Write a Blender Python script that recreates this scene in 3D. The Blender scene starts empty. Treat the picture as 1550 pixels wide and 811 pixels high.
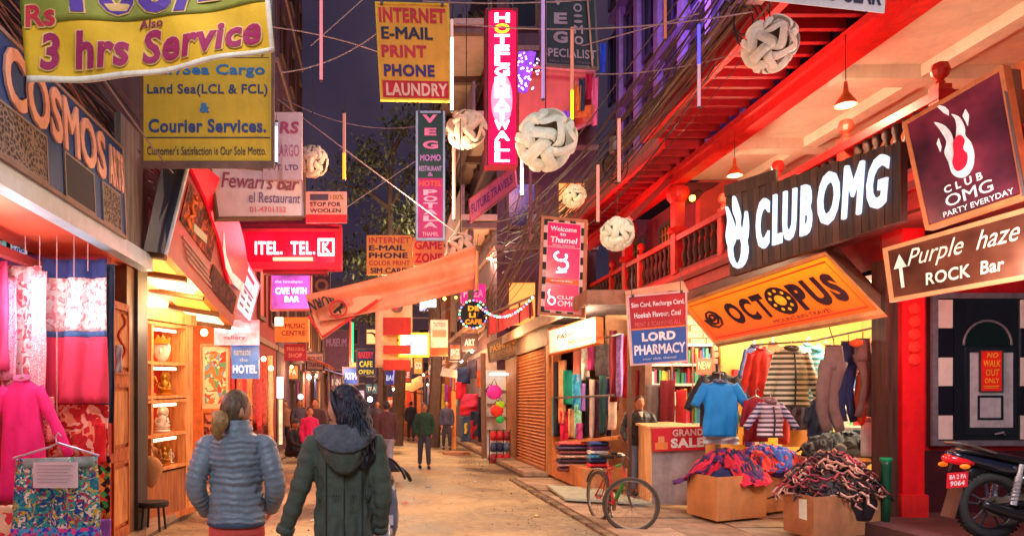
import bpy, bmesh, math, random
from mathutils import Vector, Matrix, noise
random.seed(11)
SC = bpy.context.scene
COL = SC.collection
PI = math.pi
# ---------------------------------------------------------------- camera
F, CX, CY, CZ = 1100.0, 575.0, 608.0, 1.6
cd = bpy.data.cameras.new('camera'); cam = bpy.data.objects.new('camera', cd); COL.objects.link(cam)
cam.location = (0, 0, CZ); cam.rotation_euler = (PI/2, 0, 0)
cd.sensor_width = 36; cd.lens = 36*F/1550; cd.shift_x = (775-CX)/1550; cd.shift_y = (CY-405.5)/1550
cd.clip_end = 2000; cd.clip_start = 0.05
SC.camera = cam
# ---------------------------------------------------------------- world, exposure
w = bpy.data.worlds.new('World'); SC.world = w; w.use_nodes = True
nt = w.node_tree; bg = nt.nodes['Background']
sky = nt.nodes.new('ShaderNodeTexSky'); sky.sky_type = 'NISHITA'; sky.sun_disc = False
sky.sun_elevation = math.radians(-4); sky.sun_rotation = math.radians(200)
mx = nt.nodes.new('ShaderNodeMix'); mx.data_type = 'RGBA'; mx.blend_type = 'ADD'; mx.inputs[0].default_value = 1
wc = nt.nodes.new('ShaderNodeTexCoord'); wn = nt.nodes.new('ShaderNodeTexNoise'); wn.inputs['Scale'].default_value = 5; wn.inputs['Detail'].default_value = 6
wr = nt.nodes.new('ShaderNodeValToRGB'); wr.color_ramp.elements[0].position = .36; wr.color_ramp.elements[0].color = (.20, .14, .32, 1)
wr.color_ramp.elements[1].position = .66; wr.color_ramp.elements[1].color = (.42, .28, .48, 1)
nt.links.new(wc.outputs['Generated'], wn.inputs['Vector']); nt.links.new(wn.outputs[0], wr.inputs[0]); nt.links.new(wr.outputs[0], mx.inputs[7])
nt.links.new(sky.outputs[0], mx.inputs[6]); nt.links.new(mx.outputs[2], bg.inputs[0])
bg.inputs[1].default_value = 0.11
SC.view_settings.view_transform = 'Standard'; SC.view_settings.look = 'None'
SC.view_settings.exposure = 0.28; SC.view_settings.gamma = 1
SC.cycles.max_bounces = 5; SC.cycles.diffuse_bounces = 3; SC.cycles.glossy_bounces = 2
SC.cycles.transmission_bounces = 3; SC.cycles.sample_clamp_indirect = 4
def lamp(kind, name, loc, energy, col, size=0.1, rot=None):
    l = bpy.data.lights.new(name, kind); o = bpy.data.objects.new(name, l); COL.objects.link(o)
    o.location = loc; l.energy = energy; l.color = col
    if kind == 'SUN': l.angle = size
    elif kind == 'AREA': l.shape = 'RECTANGLE'; l.size = size[0]; l.size_y = size[1]
    else: l.shadow_soft_size = size
    if rot: o.rotation_euler = rot
    return o
# added soft fill from behind the camera, an even base light
lamp('SUN', 'fill_sun', (0, -5, 20), 0.9, (0.80, 0.90, 1.0), math.radians(14), (math.radians(52), 0, math.radians(-8)))

# ---------------------------------------------------------------- helpers
def lin(c):
    return tuple(((x/255)/12.92 if x/255 <= .04045 else ((x/255+.055)/1.055)**2.4) for x in c)
def W(px, py, d): return Vector(((px-CX)/F*d, d, CZ-(py-CY)/F*d))
def X(px, d): return (px-CX)/F*d
def Z(py, d): return CZ-(py-CY)/F*d
def FQ(x0, y0, x1, y1, d, d2=None):
    e = d if d2 is None else d2
    return [W(x0, y0, d), W(x1, y0, e), W(x1, y1, e), W(x0, y1, d)]
def Q(*p): return [W(*a) for a in p]

MATS = {}
def _new(name):
    m = bpy.data.materials.new(name); m.use_nodes = True
    return m, m.node_tree, m.node_tree.nodes['Principled BSDF']
def _ramp(nt, cols, inp, const=False):
    r = nt.nodes.new('ShaderNodeValToRGB')
    if const: r.color_ramp.interpolation = 'CONSTANT'
    e = r.color_ramp.elements
    while len(e) < len(cols): e.new(1)
    for k, c in enumerate(cols):
        e[k].position = c[0]; e[k].color = (*lin(c[1]), 1)
    nt.links.new(inp, r.inputs[0]); return r
def _bump(nt, b, src, s, dist=.02):
    n = nt.nodes.new('ShaderNodeBump'); n.inputs['Strength'].default_value = s; n.inputs['Distance'].default_value = dist
    nt.links.new(src, n.inputs['Height']); nt.links.new(n.outputs[0], b.inputs['Normal'])
def _coord(nt, scale=(1, 1, 1), rot=(0, 0, 0)):
    t = nt.nodes.new('ShaderNodeTexCoord'); m = nt.nodes.new('ShaderNodeMapping')
    m.inputs['Scale'].default_value = scale; m.inputs['Rotation'].default_value = rot
    nt.links.new(t.outputs['Object'], m.inputs[0]); return m.outputs[0]
def _noise(nt, co, sc, det=4, rough=.6):
    n = nt.nodes.new('ShaderNodeTexNoise'); n.inputs['Scale'].default_value = sc
    n.inputs['Detail'].default_value = det; n.inputs['Roughness'].default_value = rough
    nt.links.new(co, n.inputs['Vector']); return n.outputs[0]
def C(c, rough=.7, var=.22, sc=6., bump=.15, metal=0., emit=0., ecol=None, stretch=(1, 1, 1), coat=0.):
    """plain worn surface in sRGB colour c"""
    key = ('C', tuple(c), rough, var, sc, bump, metal, emit, ecol, stretch, coat)
    if key in MATS: return MATS[key]
    m, nt, b = _new('surface'); co = _coord(nt, stretch)
    f = _noise(nt, co, sc, 6, .68)
    if not emit:   # grime: a second, streakier layer
        g2_ = nt.nodes.new('ShaderNodeMapping'); g2_.inputs['Scale'].default_value = (2.6, 2.6, .5); nt.links.new(co, g2_.inputs[0])
        n2 = _noise(nt, g2_.outputs[0], 1.7, 6, .75); mm = nt.nodes.new('ShaderNodeMix'); mm.inputs[0].default_value = .42
        nt.links.new(f, mm.inputs[2]); nt.links.new(n2, mm.inputs[3]); f = mm.outputs[0]
    lo = tuple(max(0, x*(1-var)) for x in c); hi = tuple(min(255, x*(1+var*.55)) for x in c)
    r = _ramp(nt, [(.3, lo), (.52, c), (.75, hi)], f)
    nt.links.new(r.outputs[0], b.inputs['Base Color'])
    b.inputs['Roughness'].default_value = rough; b.inputs['Metallic'].default_value = metal
    b.inputs['Coat Weight'].default_value = coat
    if bump: _bump(nt, b, _noise(nt, co, sc*5, 3), bump)
    if emit:
        if ecol: b.inputs['Emission Color'].default_value = (*lin(ecol), 1)
        else: nt.links.new(r.outputs[0], b.inputs['Emission Color'])
        b.inputs['Emission Strength'].default_value = emit
    MATS[key] = m; return m
def E(c, s=3.):
    """something that gives off light"""
    key = ('E', tuple(c), s)
    if key in MATS: return MATS[key]
    m, nt, b = _new('lit'); b.inputs['Base Color'].default_value = (*lin(c), 1)
    b.inputs['Emission Color'].default_value = (*lin(c), 1); b.inputs['Emission Strength'].default_value = s
    MATS[key] = m; return m
def LB(c, s=1., var=.25, sc=3.):
    """backlit panel, uneven like a tube behind acrylic"""
    key = ('LB', tuple(c), s, var, sc)
    if key in MATS: return MATS[key]
    m, nt, b = _new('backlit'); co = _coord(nt)
    r = _ramp(nt, [(.3, tuple(x*(1-var) for x in c)), (.7, tuple(min(255, x*(1+var*.6)+6) for x in c))], _noise(nt, co, sc, 2))
    nt.links.new(r.outputs[0], b.inputs['Base Color']); nt.links.new(r.outputs[0], b.inputs['Emission Color'])
    b.inputs['Emission Strength'].default_value = s; b.inputs['Roughness'].default_value = .25
    MATS[key] = m; return m
def wood(c, c2, sc=3., rough=.6, stretch=(6, 6, .5)):
    key = ('W', c, c2, sc, rough, stretch)
    if key in MATS: return MATS[key]
    m, nt, b = _new('wood'); co = _coord(nt, stretch)
    f = _noise(nt, co, sc, 6, .65)
    r = _ramp(nt, [(.3, c2), (.5, c), (.72, tuple(min(255, x*1.2) for x in c))], f)
    nt.links.new(r.outputs[0], b.inputs['Base Color']); b.inputs['Roughness'].default_value = rough
    _bump(nt, b, f, .3); MATS[key] = m; return m
def pattern(cols, sc=30., kind='vor', rough=.85, bump=.2, stretch=(1, 1, 1), distort=0.):
    """printed cloth: cells or swirls of several colours"""
    key = ('P', tuple(cols), sc, kind, stretch, distort)
    if key in MATS: return MATS[key]
    m, nt, b = _new('print'); co = _coord(nt, stretch)
    if distort:
        n = nt.nodes.new('ShaderNodeTexNoise'); n.inputs['Scale'].default_value = sc*.3; nt.links.new(co, n.inputs['Vector'])
        a = nt.nodes.new('ShaderNodeVectorMath'); a.operation = 'MULTIPLY_ADD'
        nt.links.new(n.outputs['Color'], a.inputs[0]); a.inputs[1].default_value = (distort,)*3; nt.links.new(co, a.inputs[2]); co = a.outputs[0]
    if kind == 'vor':
        v = nt.nodes.new('ShaderNodeTexVoronoi'); v.inputs['Scale'].default_value = sc; nt.links.new(co, v.inputs['Vector'])
        s = nt.nodes.new('ShaderNodeSeparateColor'); nt.links.new(v.outputs['Color'], s.inputs[0]); src = s.outputs[0]
    elif kind == 'ring':
        v = nt.nodes.new('ShaderNodeTexVoronoi'); v.inputs['Scale'].default_value = sc; nt.links.new(co, v.inputs['Vector']); src = v.outputs['Distance']
    elif kind == 'noise':
        src = _noise(nt, co, sc, 3, .7)
    else:
        v = nt.nodes.new('ShaderNodeTexWave'); v.bands_direction = kind; v.inputs['Scale'].default_value = sc
        v.inputs['Distortion'].default_value = distort; nt.links.new(co, v.inputs['Vector']); src = v.outputs[0]
    n = len(cols)
    if kind == 'noise': pos = [.32+.36*k/max(1, n-1) for k in range(n)]; pos[0] = 0
    else: pos = [k/n for k in range(n)]
    r = _ramp(nt, list(zip(pos, cols)), src, True)
    nt.links.new(r.outputs[0], b.inputs['Base Color']); b.inputs['Roughness'].default_value = rough
    _bump(nt, b, _noise(nt, co, 90, 2), bump, .005); MATS[key] = m; return m

class MB:
    def __init__(s): s.v = []; s.f = []; s.smooth = False
    def add(s, vs, fs):
        n = len(s.v); s.v += [Vector(a) for a in vs]; s.f += [tuple(i+n for i in f) for f in fs]; return s
    def box(s, x0, y0, z0, x1, y1, z1):
        return s.add([(x, y, z) for x in (x0, x1) for y in (y0, y1) for z in (z0, z1)],
                     [(0, 1, 3, 2), (4, 6, 7, 5), (0, 4, 5, 1), (2, 3, 7, 6), (0, 2, 6, 4), (1, 5, 7, 3)])
    def obox(s, c, ax, ay, az):
        c, ax, ay, az = map(Vector, (c, ax, ay, az))
        return s.add([c+i*ax+j*ay+k*az for i in (-1, 1) for j in (-1, 1) for k in (-1, 1)],
                     [(0, 1, 3, 2), (4, 6, 7, 5), (0, 4, 5, 1), (2, 3, 7, 6), (0, 2, 6, 4), (1, 5, 7, 3)])
    def hexa(s, a, b):
        """two quads, front a and back b"""
        return s.add(list(a)+list(b), [(0, 1, 2, 3), (7, 6, 5, 4), (0, 4, 5, 1), (1, 5, 6, 2), (2, 6, 7, 3), (3, 7, 4, 0)])
    def slab(s, q, th, off=0.):
        n = qn(q); a = [p+n*off for p in q]; return s.hexa(a, [p-n*th for p in a])
    def frame(s, fn, u0, v0, u1, v1, du, dv, w0, w1):
        for (a, b, c, d) in ((u0, v0, u1, v0+dv), (u0, v1-dv, u1, v1), (u0, v0+dv, u0+du, v1-dv), (u1-du, v0+dv, u1, v1-dv)):
            s.hexa([fn(a, b, w1), fn(c, b, w1), fn(c, d, w1), fn(a, d, w1)], [fn(a, b, w0), fn(c, b, w0), fn(c, d, w0), fn(a, d, w0)])
        return s
    def loft(s, secs, n=12, cap=True):
        """secs: (centre, ux, uy)"""
        base = len(s.v); k = len(secs); vs = []; fs = []
        for c, ux, uy in secs:
            c = Vector(c); ux = Vector(ux); uy = Vector(uy)
            for i in range(n):
                a = 2*PI*i/n; vs.append(c+ux*math.cos(a)+uy*math.sin(a))
        for j in range(k-1):
            for i in range(n):
                i2 = (i+1) % n; fs.append((j*n+i, j*n+i2, (j+1)*n+i2, (j+1)*n+i))
        if cap: fs.append(tuple(range(n-1, -1, -1))); fs.append(tuple((k-1)*n+i for i in range(n)))
        return s.add(vs, fs)
    def tube(s, pts, r, n=6, flat=1., cap=True):
        pts = [Vector(p) for p in pts]; rs = r if isinstance(r, (list, tuple)) else [r]*len(pts)
        secs = []; prev = None
        for k, p in enumerate(pts):
            t = (pts[min(k+1, len(pts)-1)]-pts[max(k-1, 0)])
            if t.length < 1e-9: t = Vector((0, 0, 1))
            t.normalize()
            if prev is None:
                ref = Vector((0, 1, 0)) if abs(t.y) < .9 else Vector((1, 0, 0))
                u = t.cross(ref).normalized()
            else: u = (prev - t*prev.dot(t)); u = u.normalized() if u.length > 1e-6 else t.orthogonal().normalized()
            prev = u; v = t.cross(u); rr = rs[k]
            secs.append((p, u*rr, v*rr*flat))
        return s.loft(secs, n, cap)
    def lathe(s, prof, c=(0, 0, 0), n=16, axis='z'):
        vs = []; fs = []; c = Vector(c)
        for r, h in prof:
            for i in range(n):
                a = 2*PI*i/n; x, y = r*math.cos(a), r*math.sin(a)
                vs.append(c+(Vector((x, y, h)) if axis == 'z' else Vector((h, x, y)) if axis == 'x' else Vector((x, h, y))))
        for j in range(len(prof)-1):
            for i in range(n):
                i2 = (i+1) % n; fs.append((j*n+i, j*n+i2, (j+1)*n+i2, (j+1)*n+i))
        return s.add(vs, fs)
    def ell(s, c, r, nu=12, nv=8):
        c = Vector(c); r = (r, r, r) if not isinstance(r, (tuple, list)) else r
        vs = []; fs = []
        for j in range(1, nv):
            t = PI*j/nv
            for i in range(nu):
                a = 2*PI*i/nu; vs.append(c+Vector((r[0]*math.sin(t)*math.cos(a), r[1]*math.sin(t)*math.sin(a), r[2]*math.cos(t))))
        n0 = len(vs); vs += [c+Vector((0, 0, r[2])), c-Vector((0, 0, r[2]))]
        for j in range(nv-2):
            for i in range(nu):
                i2 = (i+1) % nu; fs.append((j*nu+i, (j+1)*nu+i, (j+1)*nu+i2, j*nu+i2))
        for i in range(nu):
            i2 = (i+1) % nu; fs.append((n0, i, i2)); fs.append((n0+1, (nv-2)*nu+i2, (nv-2)*nu+i))
        return s.add(vs, fs)
    def poly(s, pts, fn, w0, w1):
        """outline in u,v extruded w0..w1"""
        n = len(pts)
        s.add([fn(u, v, w1) for u, v in pts]+[fn(u, v, w0) for u, v in pts],
              [tuple(range(n)), tuple(range(2*n-1, n-1, -1))]+[(i, n+i, n+(i+1) % n, (i+1) % n) for i in range(n)])
        return s
    def sheet(s, fn, nu, nv, th=.01, disp=None):
        vs = []; fs = []
        for L in (0, 1):
            for j in range(nv+1):
                for i in range(nu+1):
                    u, v = i/nu, j/nv; d = disp(u, v) if disp else 0
                    vs.append(fn(u, v, d-L*th))
        m = nu+1; o = m*(nv+1)
        for j in range(nv):
            for i in range(nu):
                a = j*m+i; fs.append((a, a+1, a+m+1, a+m)); fs.append((o+a+m, o+a+m+1, o+a+1, o+a))
        for i in range(nu):
            fs.append((i, o+i, o+i+1, i+1)); a = nv*m+i; fs.append((a, a+1, o+a+1, o+a))
        for j in range(nv):
            a = j*m; fs.append((a, a+m, o+a+m, o+a)); b = a+nu; fs.append((b, o+b, o+b+m, b+m))
        return s.add(vs, fs)
    def mesh(s, name, mat):
        me = bpy.data.meshes.new(name); me.from_pydata([tuple(v) for v in s.v], [], s.f)
        me.validate(); me.update()
        bm = bmesh.new(); bm.from_mesh(me); bmesh.ops.recalc_face_normals(bm, faces=bm.faces); bm.to_mesh(me); bm.free()
        if s.smooth:
            me.polygons.foreach_set('use_smooth', [True]*len(me.polygons))
        if mat: me.materials.append(mat)
        return me
def qn(q):
    n = (q[1]-q[0]).cross(q[3]-q[0]).normalized()
    c = (q[0]+q[2])/2
    if n.dot(Vector((0, 0, CZ))-c) < 0: n = -n
    return n
def planar(q):
    """slide the last-but-one corner along its sight line until the quad is flat"""
    a, b, c, d = [Vector(p) for p in q]; o = Vector((0, 0, CZ)); n = (b-a).cross(d-a); r = c-o
    k = n.dot(r)
    if abs(k) > 1e-6:
        t = n.dot(a-o)/k
        if .6 < t < 1.6: c = o+r*t
    return [a, b, c, d]
def qf(q, off=0.):
    """u,v,w mapping over a quad TL TR BR BL"""
    n = qn(q); a, b, c, d = q
    return lambda u, v, w=0.: (a*(1-u)*(1-v)+b*u*(1-v)+c*u*v+d*(1-u)*v)+n*(w+off)

class Thing:
    def __init__(s, name, label, cat, group=None, kind=None):
        s.e = bpy.data.objects.new(name, None); COL.objects.link(s.e); s.e.empty_display_size = .2
        s.e['label'] = label
        if cat: s.e['category'] = cat
        if group: s.e['group'] = group
        if kind: s.e['kind'] = kind
        s.own = []; s.parts = []
    def part(s, name, mb, mat, parent=None, smooth=None, label=None, kind=None):
        if smooth is not None: mb.smooth = smooth
        me = mb.mesh(name, mat) if isinstance(mb, MB) else mb
        o = bpy.data.objects.new(name, me); COL.objects.link(o); o.parent = parent or s.e
        if label: o['label'] = label
        if kind: o['kind'] = kind
        s.parts.append(o); return o
    def inst(s, name, me, mtx, parent=None):
        o = bpy.data.objects.new(name, me); COL.objects.link(o); o.parent = parent or s.e
        o.matrix_local = mtx; s.own.append(o); return o
    def done(s, loc=None, rz=None):
        """meshes are in world metres: move the Empty to the base of the thing"""
        lo = Vector((1e9,)*3); hi = -lo
        for o in s.parts+s.own:
            M = o.matrix_local if o in s.own else Matrix()
            for c in o.bound_box:
                p = M @ Vector(c)
                for k in range(3): lo[k] = min(lo[k], p[k]); hi[k] = max(hi[k], p[k])
        c = Vector(((lo[0]+hi[0])/2, (lo[1]+hi[1])/2, lo[2])) if loc is None else Vector(loc)
        seen = set()
        for o in s.parts:
            if o.data.name not in seen:
                seen.add(o.data.name); o.data.transform(Matrix.Translation(-c))
        for o in s.own: o.location = o.location - c
        s.e.location = c; return s.e
    def at(s, loc, rz=0., sc=1.):
        s.e.location = loc; s.e.rotation_euler = (0, 0, rz); s.e.scale = (sc,)*3; return s.e
def single(name, label, cat, mb, mat, group=None, kind=None, smooth=False):
    """a thing that is one mesh, origin at its base"""
    mb.smooth = smooth or mb.smooth
    me = mb.mesh(name, mat); o = bpy.data.objects.new(name, me); COL.objects.link(o)
    vs = mb.v; c = Vector(((min(v.x for v in vs)+max(v.x for v in vs))/2, (min(v.y for v in vs)+max(v.y for v in vs))/2, min(v.z for v in vs)))
    me.transform(Matrix.Translation(-c)); o.location = c
    if label: o['label'] = label
    if cat: o['category'] = cat
    if group: o['group'] = group
    if kind: o['kind'] = kind
    return o
def copy_tree(o, parent=None):
    c = o.copy(); COL.objects.link(c); c.parent = parent
    for ch in list(o.children): copy_tree(ch, c)
    return c

# ---------------------------------------------------------------- lettering
TX = {}
def text_mesh(s, bold=0., shear=0., res=3):
    if bold and any(ch in 'MWmw' for ch in s):   # the offset outline of these glyphs folds over: thicken with shifted copies instead
        key = (s, bold, shear)
        if key in TX: return TX[key]
        vs, fs, x0, x1, y0, y1 = text_mesh(s, 0, shear); V = []; Fc = []; b = bold*.8
        for k, (dx, dy) in enumerate(((0, 0), (b, 0), (-b, 0), (0, b*.7), (0, -b*.7), (b*.7, b*.5), (-b*.7, -b*.5))):
            n = len(V); V += [Vector((v.x+dx, v.y+dy, k)) for v in vs]; Fc += [tuple(i+n for i in f) for f in fs]
        TX[key] = (V, Fc, x0-b, x1+b, y0-b*.7, y1+b*.7); return TX[key]
    key = (s, bold, shear)
    if key in TX: return TX[key]
    cu = bpy.data.curves.new('t', 'FONT'); cu.body = s; cu.offset = bold; cu.shear = shear; cu.resolution_u = res
    cu.size = 1; cu.space_character = 1+bold*2.0
    o = bpy.data.objects.new('t', cu); COL.objects.link(o)
    dg = bpy.context.evaluated_depsgraph_get(); me = bpy.data.meshes.new_from_object(o.evaluated_get(dg))
    vs = [v.co.copy() for v in me.vertices]; fs = [tuple(p.vertices) for p in me.polygons]
    bpy.data.objects.remove(o); bpy.data.curves.remove(cu); bpy.data.meshes.remove(me)
    if not vs: vs = [Vector((0, 0, 0))]
    x0 = min(v.x for v in vs); x1 = max(v.x for v in vs); y0 = min(v.y for v in vs); y1 = max(v.y for v in vs)
    TX[key] = (vs, fs, x0, x1, y0, y1); return TX[key]
def serifs(mb, s, fn, u0, v0, u1, v1, w, k=.16):
    pass
def text(mb, s, fn, u0, v0, u1, v1, w=.006, bold=.0, shear=0., th=0.):
    vs, fs, x0, x1, y0, y1 = text_mesh(s, bold, shear)
    sx = (u1-u0)/max(x1-x0, 1e-6); sy = (v1-v0)/max(y1-y0, 1e-6)
    P = lambda v, ww: fn(u0+(v.x-x0)*sx, v1-(v.y-y0)*sy, ww+.0003*v.z)
    if not th:
        mb.add([P(v, w) for v in vs], fs); return mb
    n = len(vs); edge = {}
    for f in fs:
        for i in range(len(f)):
            a, b = f[i], f[(i+1) % len(f)]
            if (b, a) in edge: del edge[(b, a)]
            else: edge[(a, b)] = 1
    mb.add([P(v, w+th) for v in vs]+[P(v, w) for v in vs], list(fs)+[(b, a, a+n, b+n) for a, b in edge])
    return mb
def letters(T, s, fn, u0, v0, u1, v1, mat, th=.03, w=.004, bold=.03, shear=0., gap=.12, vert=False, name='letter', widths=None, mats=None):
    """each raised letter its own part"""
    chars = list(s); wd = []
    for c in chars:
        if c == ' ': wd.append(.45); continue
        a = text_mesh(c, bold, shear); wd.append(a[3]-a[2] if not vert else 1)
    tot = sum(wd)+gap*(len(chars)-1); p = 0
    for k, c in enumerate(chars):
        if c != ' ':
            mb = MB(); a = p/tot; b = (p+wd[k])/tot
            if vert: text(mb, c, fn, u0, v0+(v1-v0)*a, u1, v0+(v1-v0)*b, w, bold, shear, th)
            else: text(mb, c, fn, u0+(u1-u0)*a, v1-.2*(v1-v0) if c == '.' else v0, u0+(u1-u0)*b, v1, w, bold, shear, th)
            T.part(name, mb, (mats or {}).get(k, mat))
        p += wd[k]+gap
def rect(mb, fn, u0, v0, u1, v1, w0=0., w1=.003):
    mb.hexa([fn(u0, v0, w1), fn(u1, v0, w1), fn(u1, v1, w1), fn(u0, v1, w1)], [fn(u0, v0, w0), fn(u1, v0, w0), fn(u1, v1, w0), fn(u0, v1, w0)]); return mb
def sign(name, label, q, mat, lines=(), rects=(), th=.05, hang=0., frame=None, fw=.025, group=None, cat='sign', done=True, face='panel'):
    """lines: (string,u0,v0,u1,v1,material,bold,shear)  rects: (u0,v0,u1,v1,material,w,partname)"""
    T = Thing(name, label, cat, group); q = planar(q)
    T.part(face, MB().slab(q, th), mat); fn = qf(q)
    for (u0, v0, u1, v1, m, ww, nm) in rects:
        T.part(nm, rect(MB(), fn, u0, v0, u1, v1, .001, ww), m)
    for L in lines:
        s, u0, v0, u1, v1, m = L[:6]; b = L[6] if len(L) > 6 else .02; sh = L[7] if len(L) > 7 else 0
        T.part('lettering', text(MB(), s, fn, u0, v0, u1, v1, .0075, b, sh), m)
    if frame:
        wq = (q[1]-q[0]).length; hq = (q[3]-q[0]).length
        T.part('frame', MB().frame(fn, -fw/wq*.5, -fw/hq*.5, 1+fw/wq*.5, 1+fw/hq*.5, fw/wq, fw/hq, -th-.004, .014), frame)
    if hang:
        for u in (.08, .92):
            p = fn(u, 0, -th/2); T.part('hanger_wire', MB().tube([p, p+Vector((0, 0, hang))], .007, 5), C((110, 96, 96), .5))
            T.part('clamp', MB().obox(p+Vector((0, 0, .0)), (.018, 0, 0), (0, th/2+.018, 0), (0, 0, .022)), C((80, 70, 70), .5, metal=.6))
    if done: T.done()
    return T, fn
def spoly(pts, k=4):
    n = len(pts); out = []
    for i in range(n):
        a, b, c, d = pts[i-1], pts[i], pts[(i+1) % n], pts[(i+2) % n]
        for j in range(k):
            f = j/k; out.append(tuple(.5*(2*b[m]+(c[m]-a[m])*f+(2*a[m]-5*b[m]+4*c[m]-d[m])*f*f+(3*b[m]-a[m]-3*c[m]+d[m])*f**3) for m in (0, 1)))
    return out
def circ(n, cu, cv, ru, rv, a0=0): return [(cu+ru*math.cos(a0+2*PI*i/n), cv+rv*math.sin(a0+2*PI*i/n)) for i in range(n)]
def cable(pts, r=.006, n=4, sag=0., seg=8):
    out = []
    for k in range(len(pts)-1):
        a, b = Vector(pts[k]), Vector(pts[k+1])
        for i in range(seg):
            t = i/seg; p = a.lerp(b, t); p.z -= sag*4*t*(1-t); out.append(p)
    out.append(Vector(pts[-1])); return MB().tube(out, r, n)
# ================================================================ SETTING
def structure(name, mb, mat, label=None):
    o = single(name, label, None, mb, mat); o['kind'] = 'structure'; return o
def ground_mat():
    m, nt, b = _new('dusty_road'); co = _coord(nt)
    a = _noise(nt, co, .55, 5, .55); c = _noise(nt, co, 9, 5, .7)
    mix = nt.nodes.new('ShaderNodeMath'); mix.operation = 'MULTIPLY_ADD'; nt.links.new(c, mix.inputs[0]); mix.inputs[1].default_value = .3; nt.links.new(a, mix.inputs[2])
    r = _ramp(nt, [(.50, (72, 60, 50)), (.59, (122, 102, 78)), (.68, (168, 144, 108)), (.82, (204, 180, 140))], mix.outputs[0])
    nt.links.new(r.outputs[0], b.inputs['Base Color'])
    q = nt.nodes.new('ShaderNodeMapRange'); nt.links.new(a, q.inputs[0]); q.inputs[1].default_value = .4; q.inputs[2].default_value = .62
    q.inputs[3].default_value = .38; q.inputs[4].default_value = .8; nt.links.new(q.outputs[0], b.inputs['Roughness'])
    v = nt.nodes.new('ShaderNodeTexVoronoi'); v.feature = 'DISTANCE_TO_EDGE'; v.inputs['Scale'].default_value = .45
    dn = nt.nodes.new('ShaderNodeVectorMath'); dn.operation = 'MULTIPLY_ADD'; n3 = nt.nodes.new('ShaderNodeTexNoise'); n3.inputs['Scale'].default_value = 2.2; n3.inputs['Detail'].default_value = 5; nt.links.new(co, n3.inputs['Vector'])
    nt.links.new(n3.outputs['Color'], dn.inputs[0]); dn.inputs[1].default_value = (.5, .5, .5); nt.links.new(co, dn.inputs[2]); nt.links.new(dn.outputs[0], v.inputs['Vector'])
    cr = nt.nodes.new('ShaderNodeMapRange'); cr.inputs[1].default_value = 0; cr.inputs[2].default_value = .007; cr.inputs[3].default_value = .55; cr.inputs[4].default_value = 1; nt.links.new(v.outputs['Distance'], cr.inputs[0])
    st = nt.nodes.new('ShaderNodeMix'); st.data_type = 'RGBA'; st.blend_type = 'MULTIPLY'; st.inputs[0].default_value = 1
    nt.links.new(r.outputs[0], st.inputs[6]); nt.links.new(cr.outputs[0], st.inputs[7]); nt.links.new(st.outputs[2], b.inputs['Base Color'])
    hm = nt.nodes.new('ShaderNodeMath'); hm.operation = 'MULTIPLY_ADD'; nt.links.new(cr.outputs[0], hm.inputs[0]); hm.inputs[1].default_value = .4; nt.links.new(mix.outputs[0], hm.inputs[2])
    _bump(nt, b, hm.outputs[0], .8, .03); return m
g = MB()
N = 60
vs = []; fs = []
xs = [-60+i*2 for i in range(29)]+[-4+i*.2 for i in range(41)]+[6+i*2 for i in range(28)]
ys = [-20+i*2 for i in range(12)]+[4+i*.25 for i in range(80)]+[24+i*4 for i in range(30)]
for y in ys:
    for x in xs:
        z = .018*noise.noise(Vector((x*.9, y*.9, 0)))+.008*noise.noise(Vector((x*3.2, y*3.2, 4)))-.012
        vs.append((x, y, z))
nx = len(xs)
for j in range(len(ys)-1):
    for i in range(nx-1): fs.append((j*nx+i, j*nx+i+1, (j+1)*nx+i+1, (j+1)*nx+i))
g.add(vs, fs); g.smooth = True
structure('ground', g, ground_mat())
# right pavement of uneven slabs
def pavement(name, x0, x1, y0, y1, sx, sy, z, mats, lab):
    T = Thing(name, lab, None, kind='structure')
    T.part('bedding', MB().box(x0+.01, y0+.01, -.05, x1-.01, y1-.01, z-.03), C((96, 78, 66)))
    nx = max(1, round((x1-x0)/sx)); ny = max(1, round((y1-y0)/sy))
    me = {}
    for i in range(nx):
        for j in range(ny):
            k = random.randrange(len(mats)); dx = (x1-x0)/nx; dy = (y1-y0)/ny
            if k not in me:
                b = MB().box(-dx/2+.008, -dy/2+.008, -.08, dx/2-.008, dy/2-.008, 0); me[k] = b.mesh('paving_slab', mats[k])
            M = Matrix.Translation((x0+(i+.5)*dx, y0+(j+.5)*dy, z+random.uniform(-.009, .009))) @ Matrix.Rotation(random.uniform(-.012, .012), 4, 'X') @ Matrix.Rotation(random.uniform(-.01, .01), 4, 'Y')
            T.inst('paving_slab', me[k], M)
    T.done(loc=((x0+x1)/2, (y0+y1)/2, 0)); return T
pm = [C((172, 142, 116), .75, .4, 3), C((156, 128, 104), .7, .4, 4), C((184, 154, 126), .7, .35, 3)]
pavement('pavement', 2.78, 7.6, 5.2, 15.0, .8, .75, .05, pm, 'uneven paved forecourt in front of the clothes shops')
pavement('kerb', 2.66, 2.775, 5.2, 15.0, .12, .33, .03, [C((140, 116, 90), .85, .5, 5), C((110, 90, 72), .85, .5, 5)], 'low broken kerb stones along the forecourt')
pavement('shop_step', 3.0, 3.6, 15.1, 46, .6, 1.1, .14, pm, 'raised step along the far shops on the right')
pavement('pavement', -4.2, -2.72, 4.0, 46, .74, .9, .12, pm, 'stone step below the shops on the left')
structure('slab', MB().slab([Vector((2.98, 13.0, .12)), Vector((3.75, 12.6, .12)), Vector((4.0, 10.7, .12)), Vector((2.86, 11.2, .12))], .035), C((176, 180, 158), .6, .2, 4), 'pale greenish concrete slab before the scarf shop')

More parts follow.
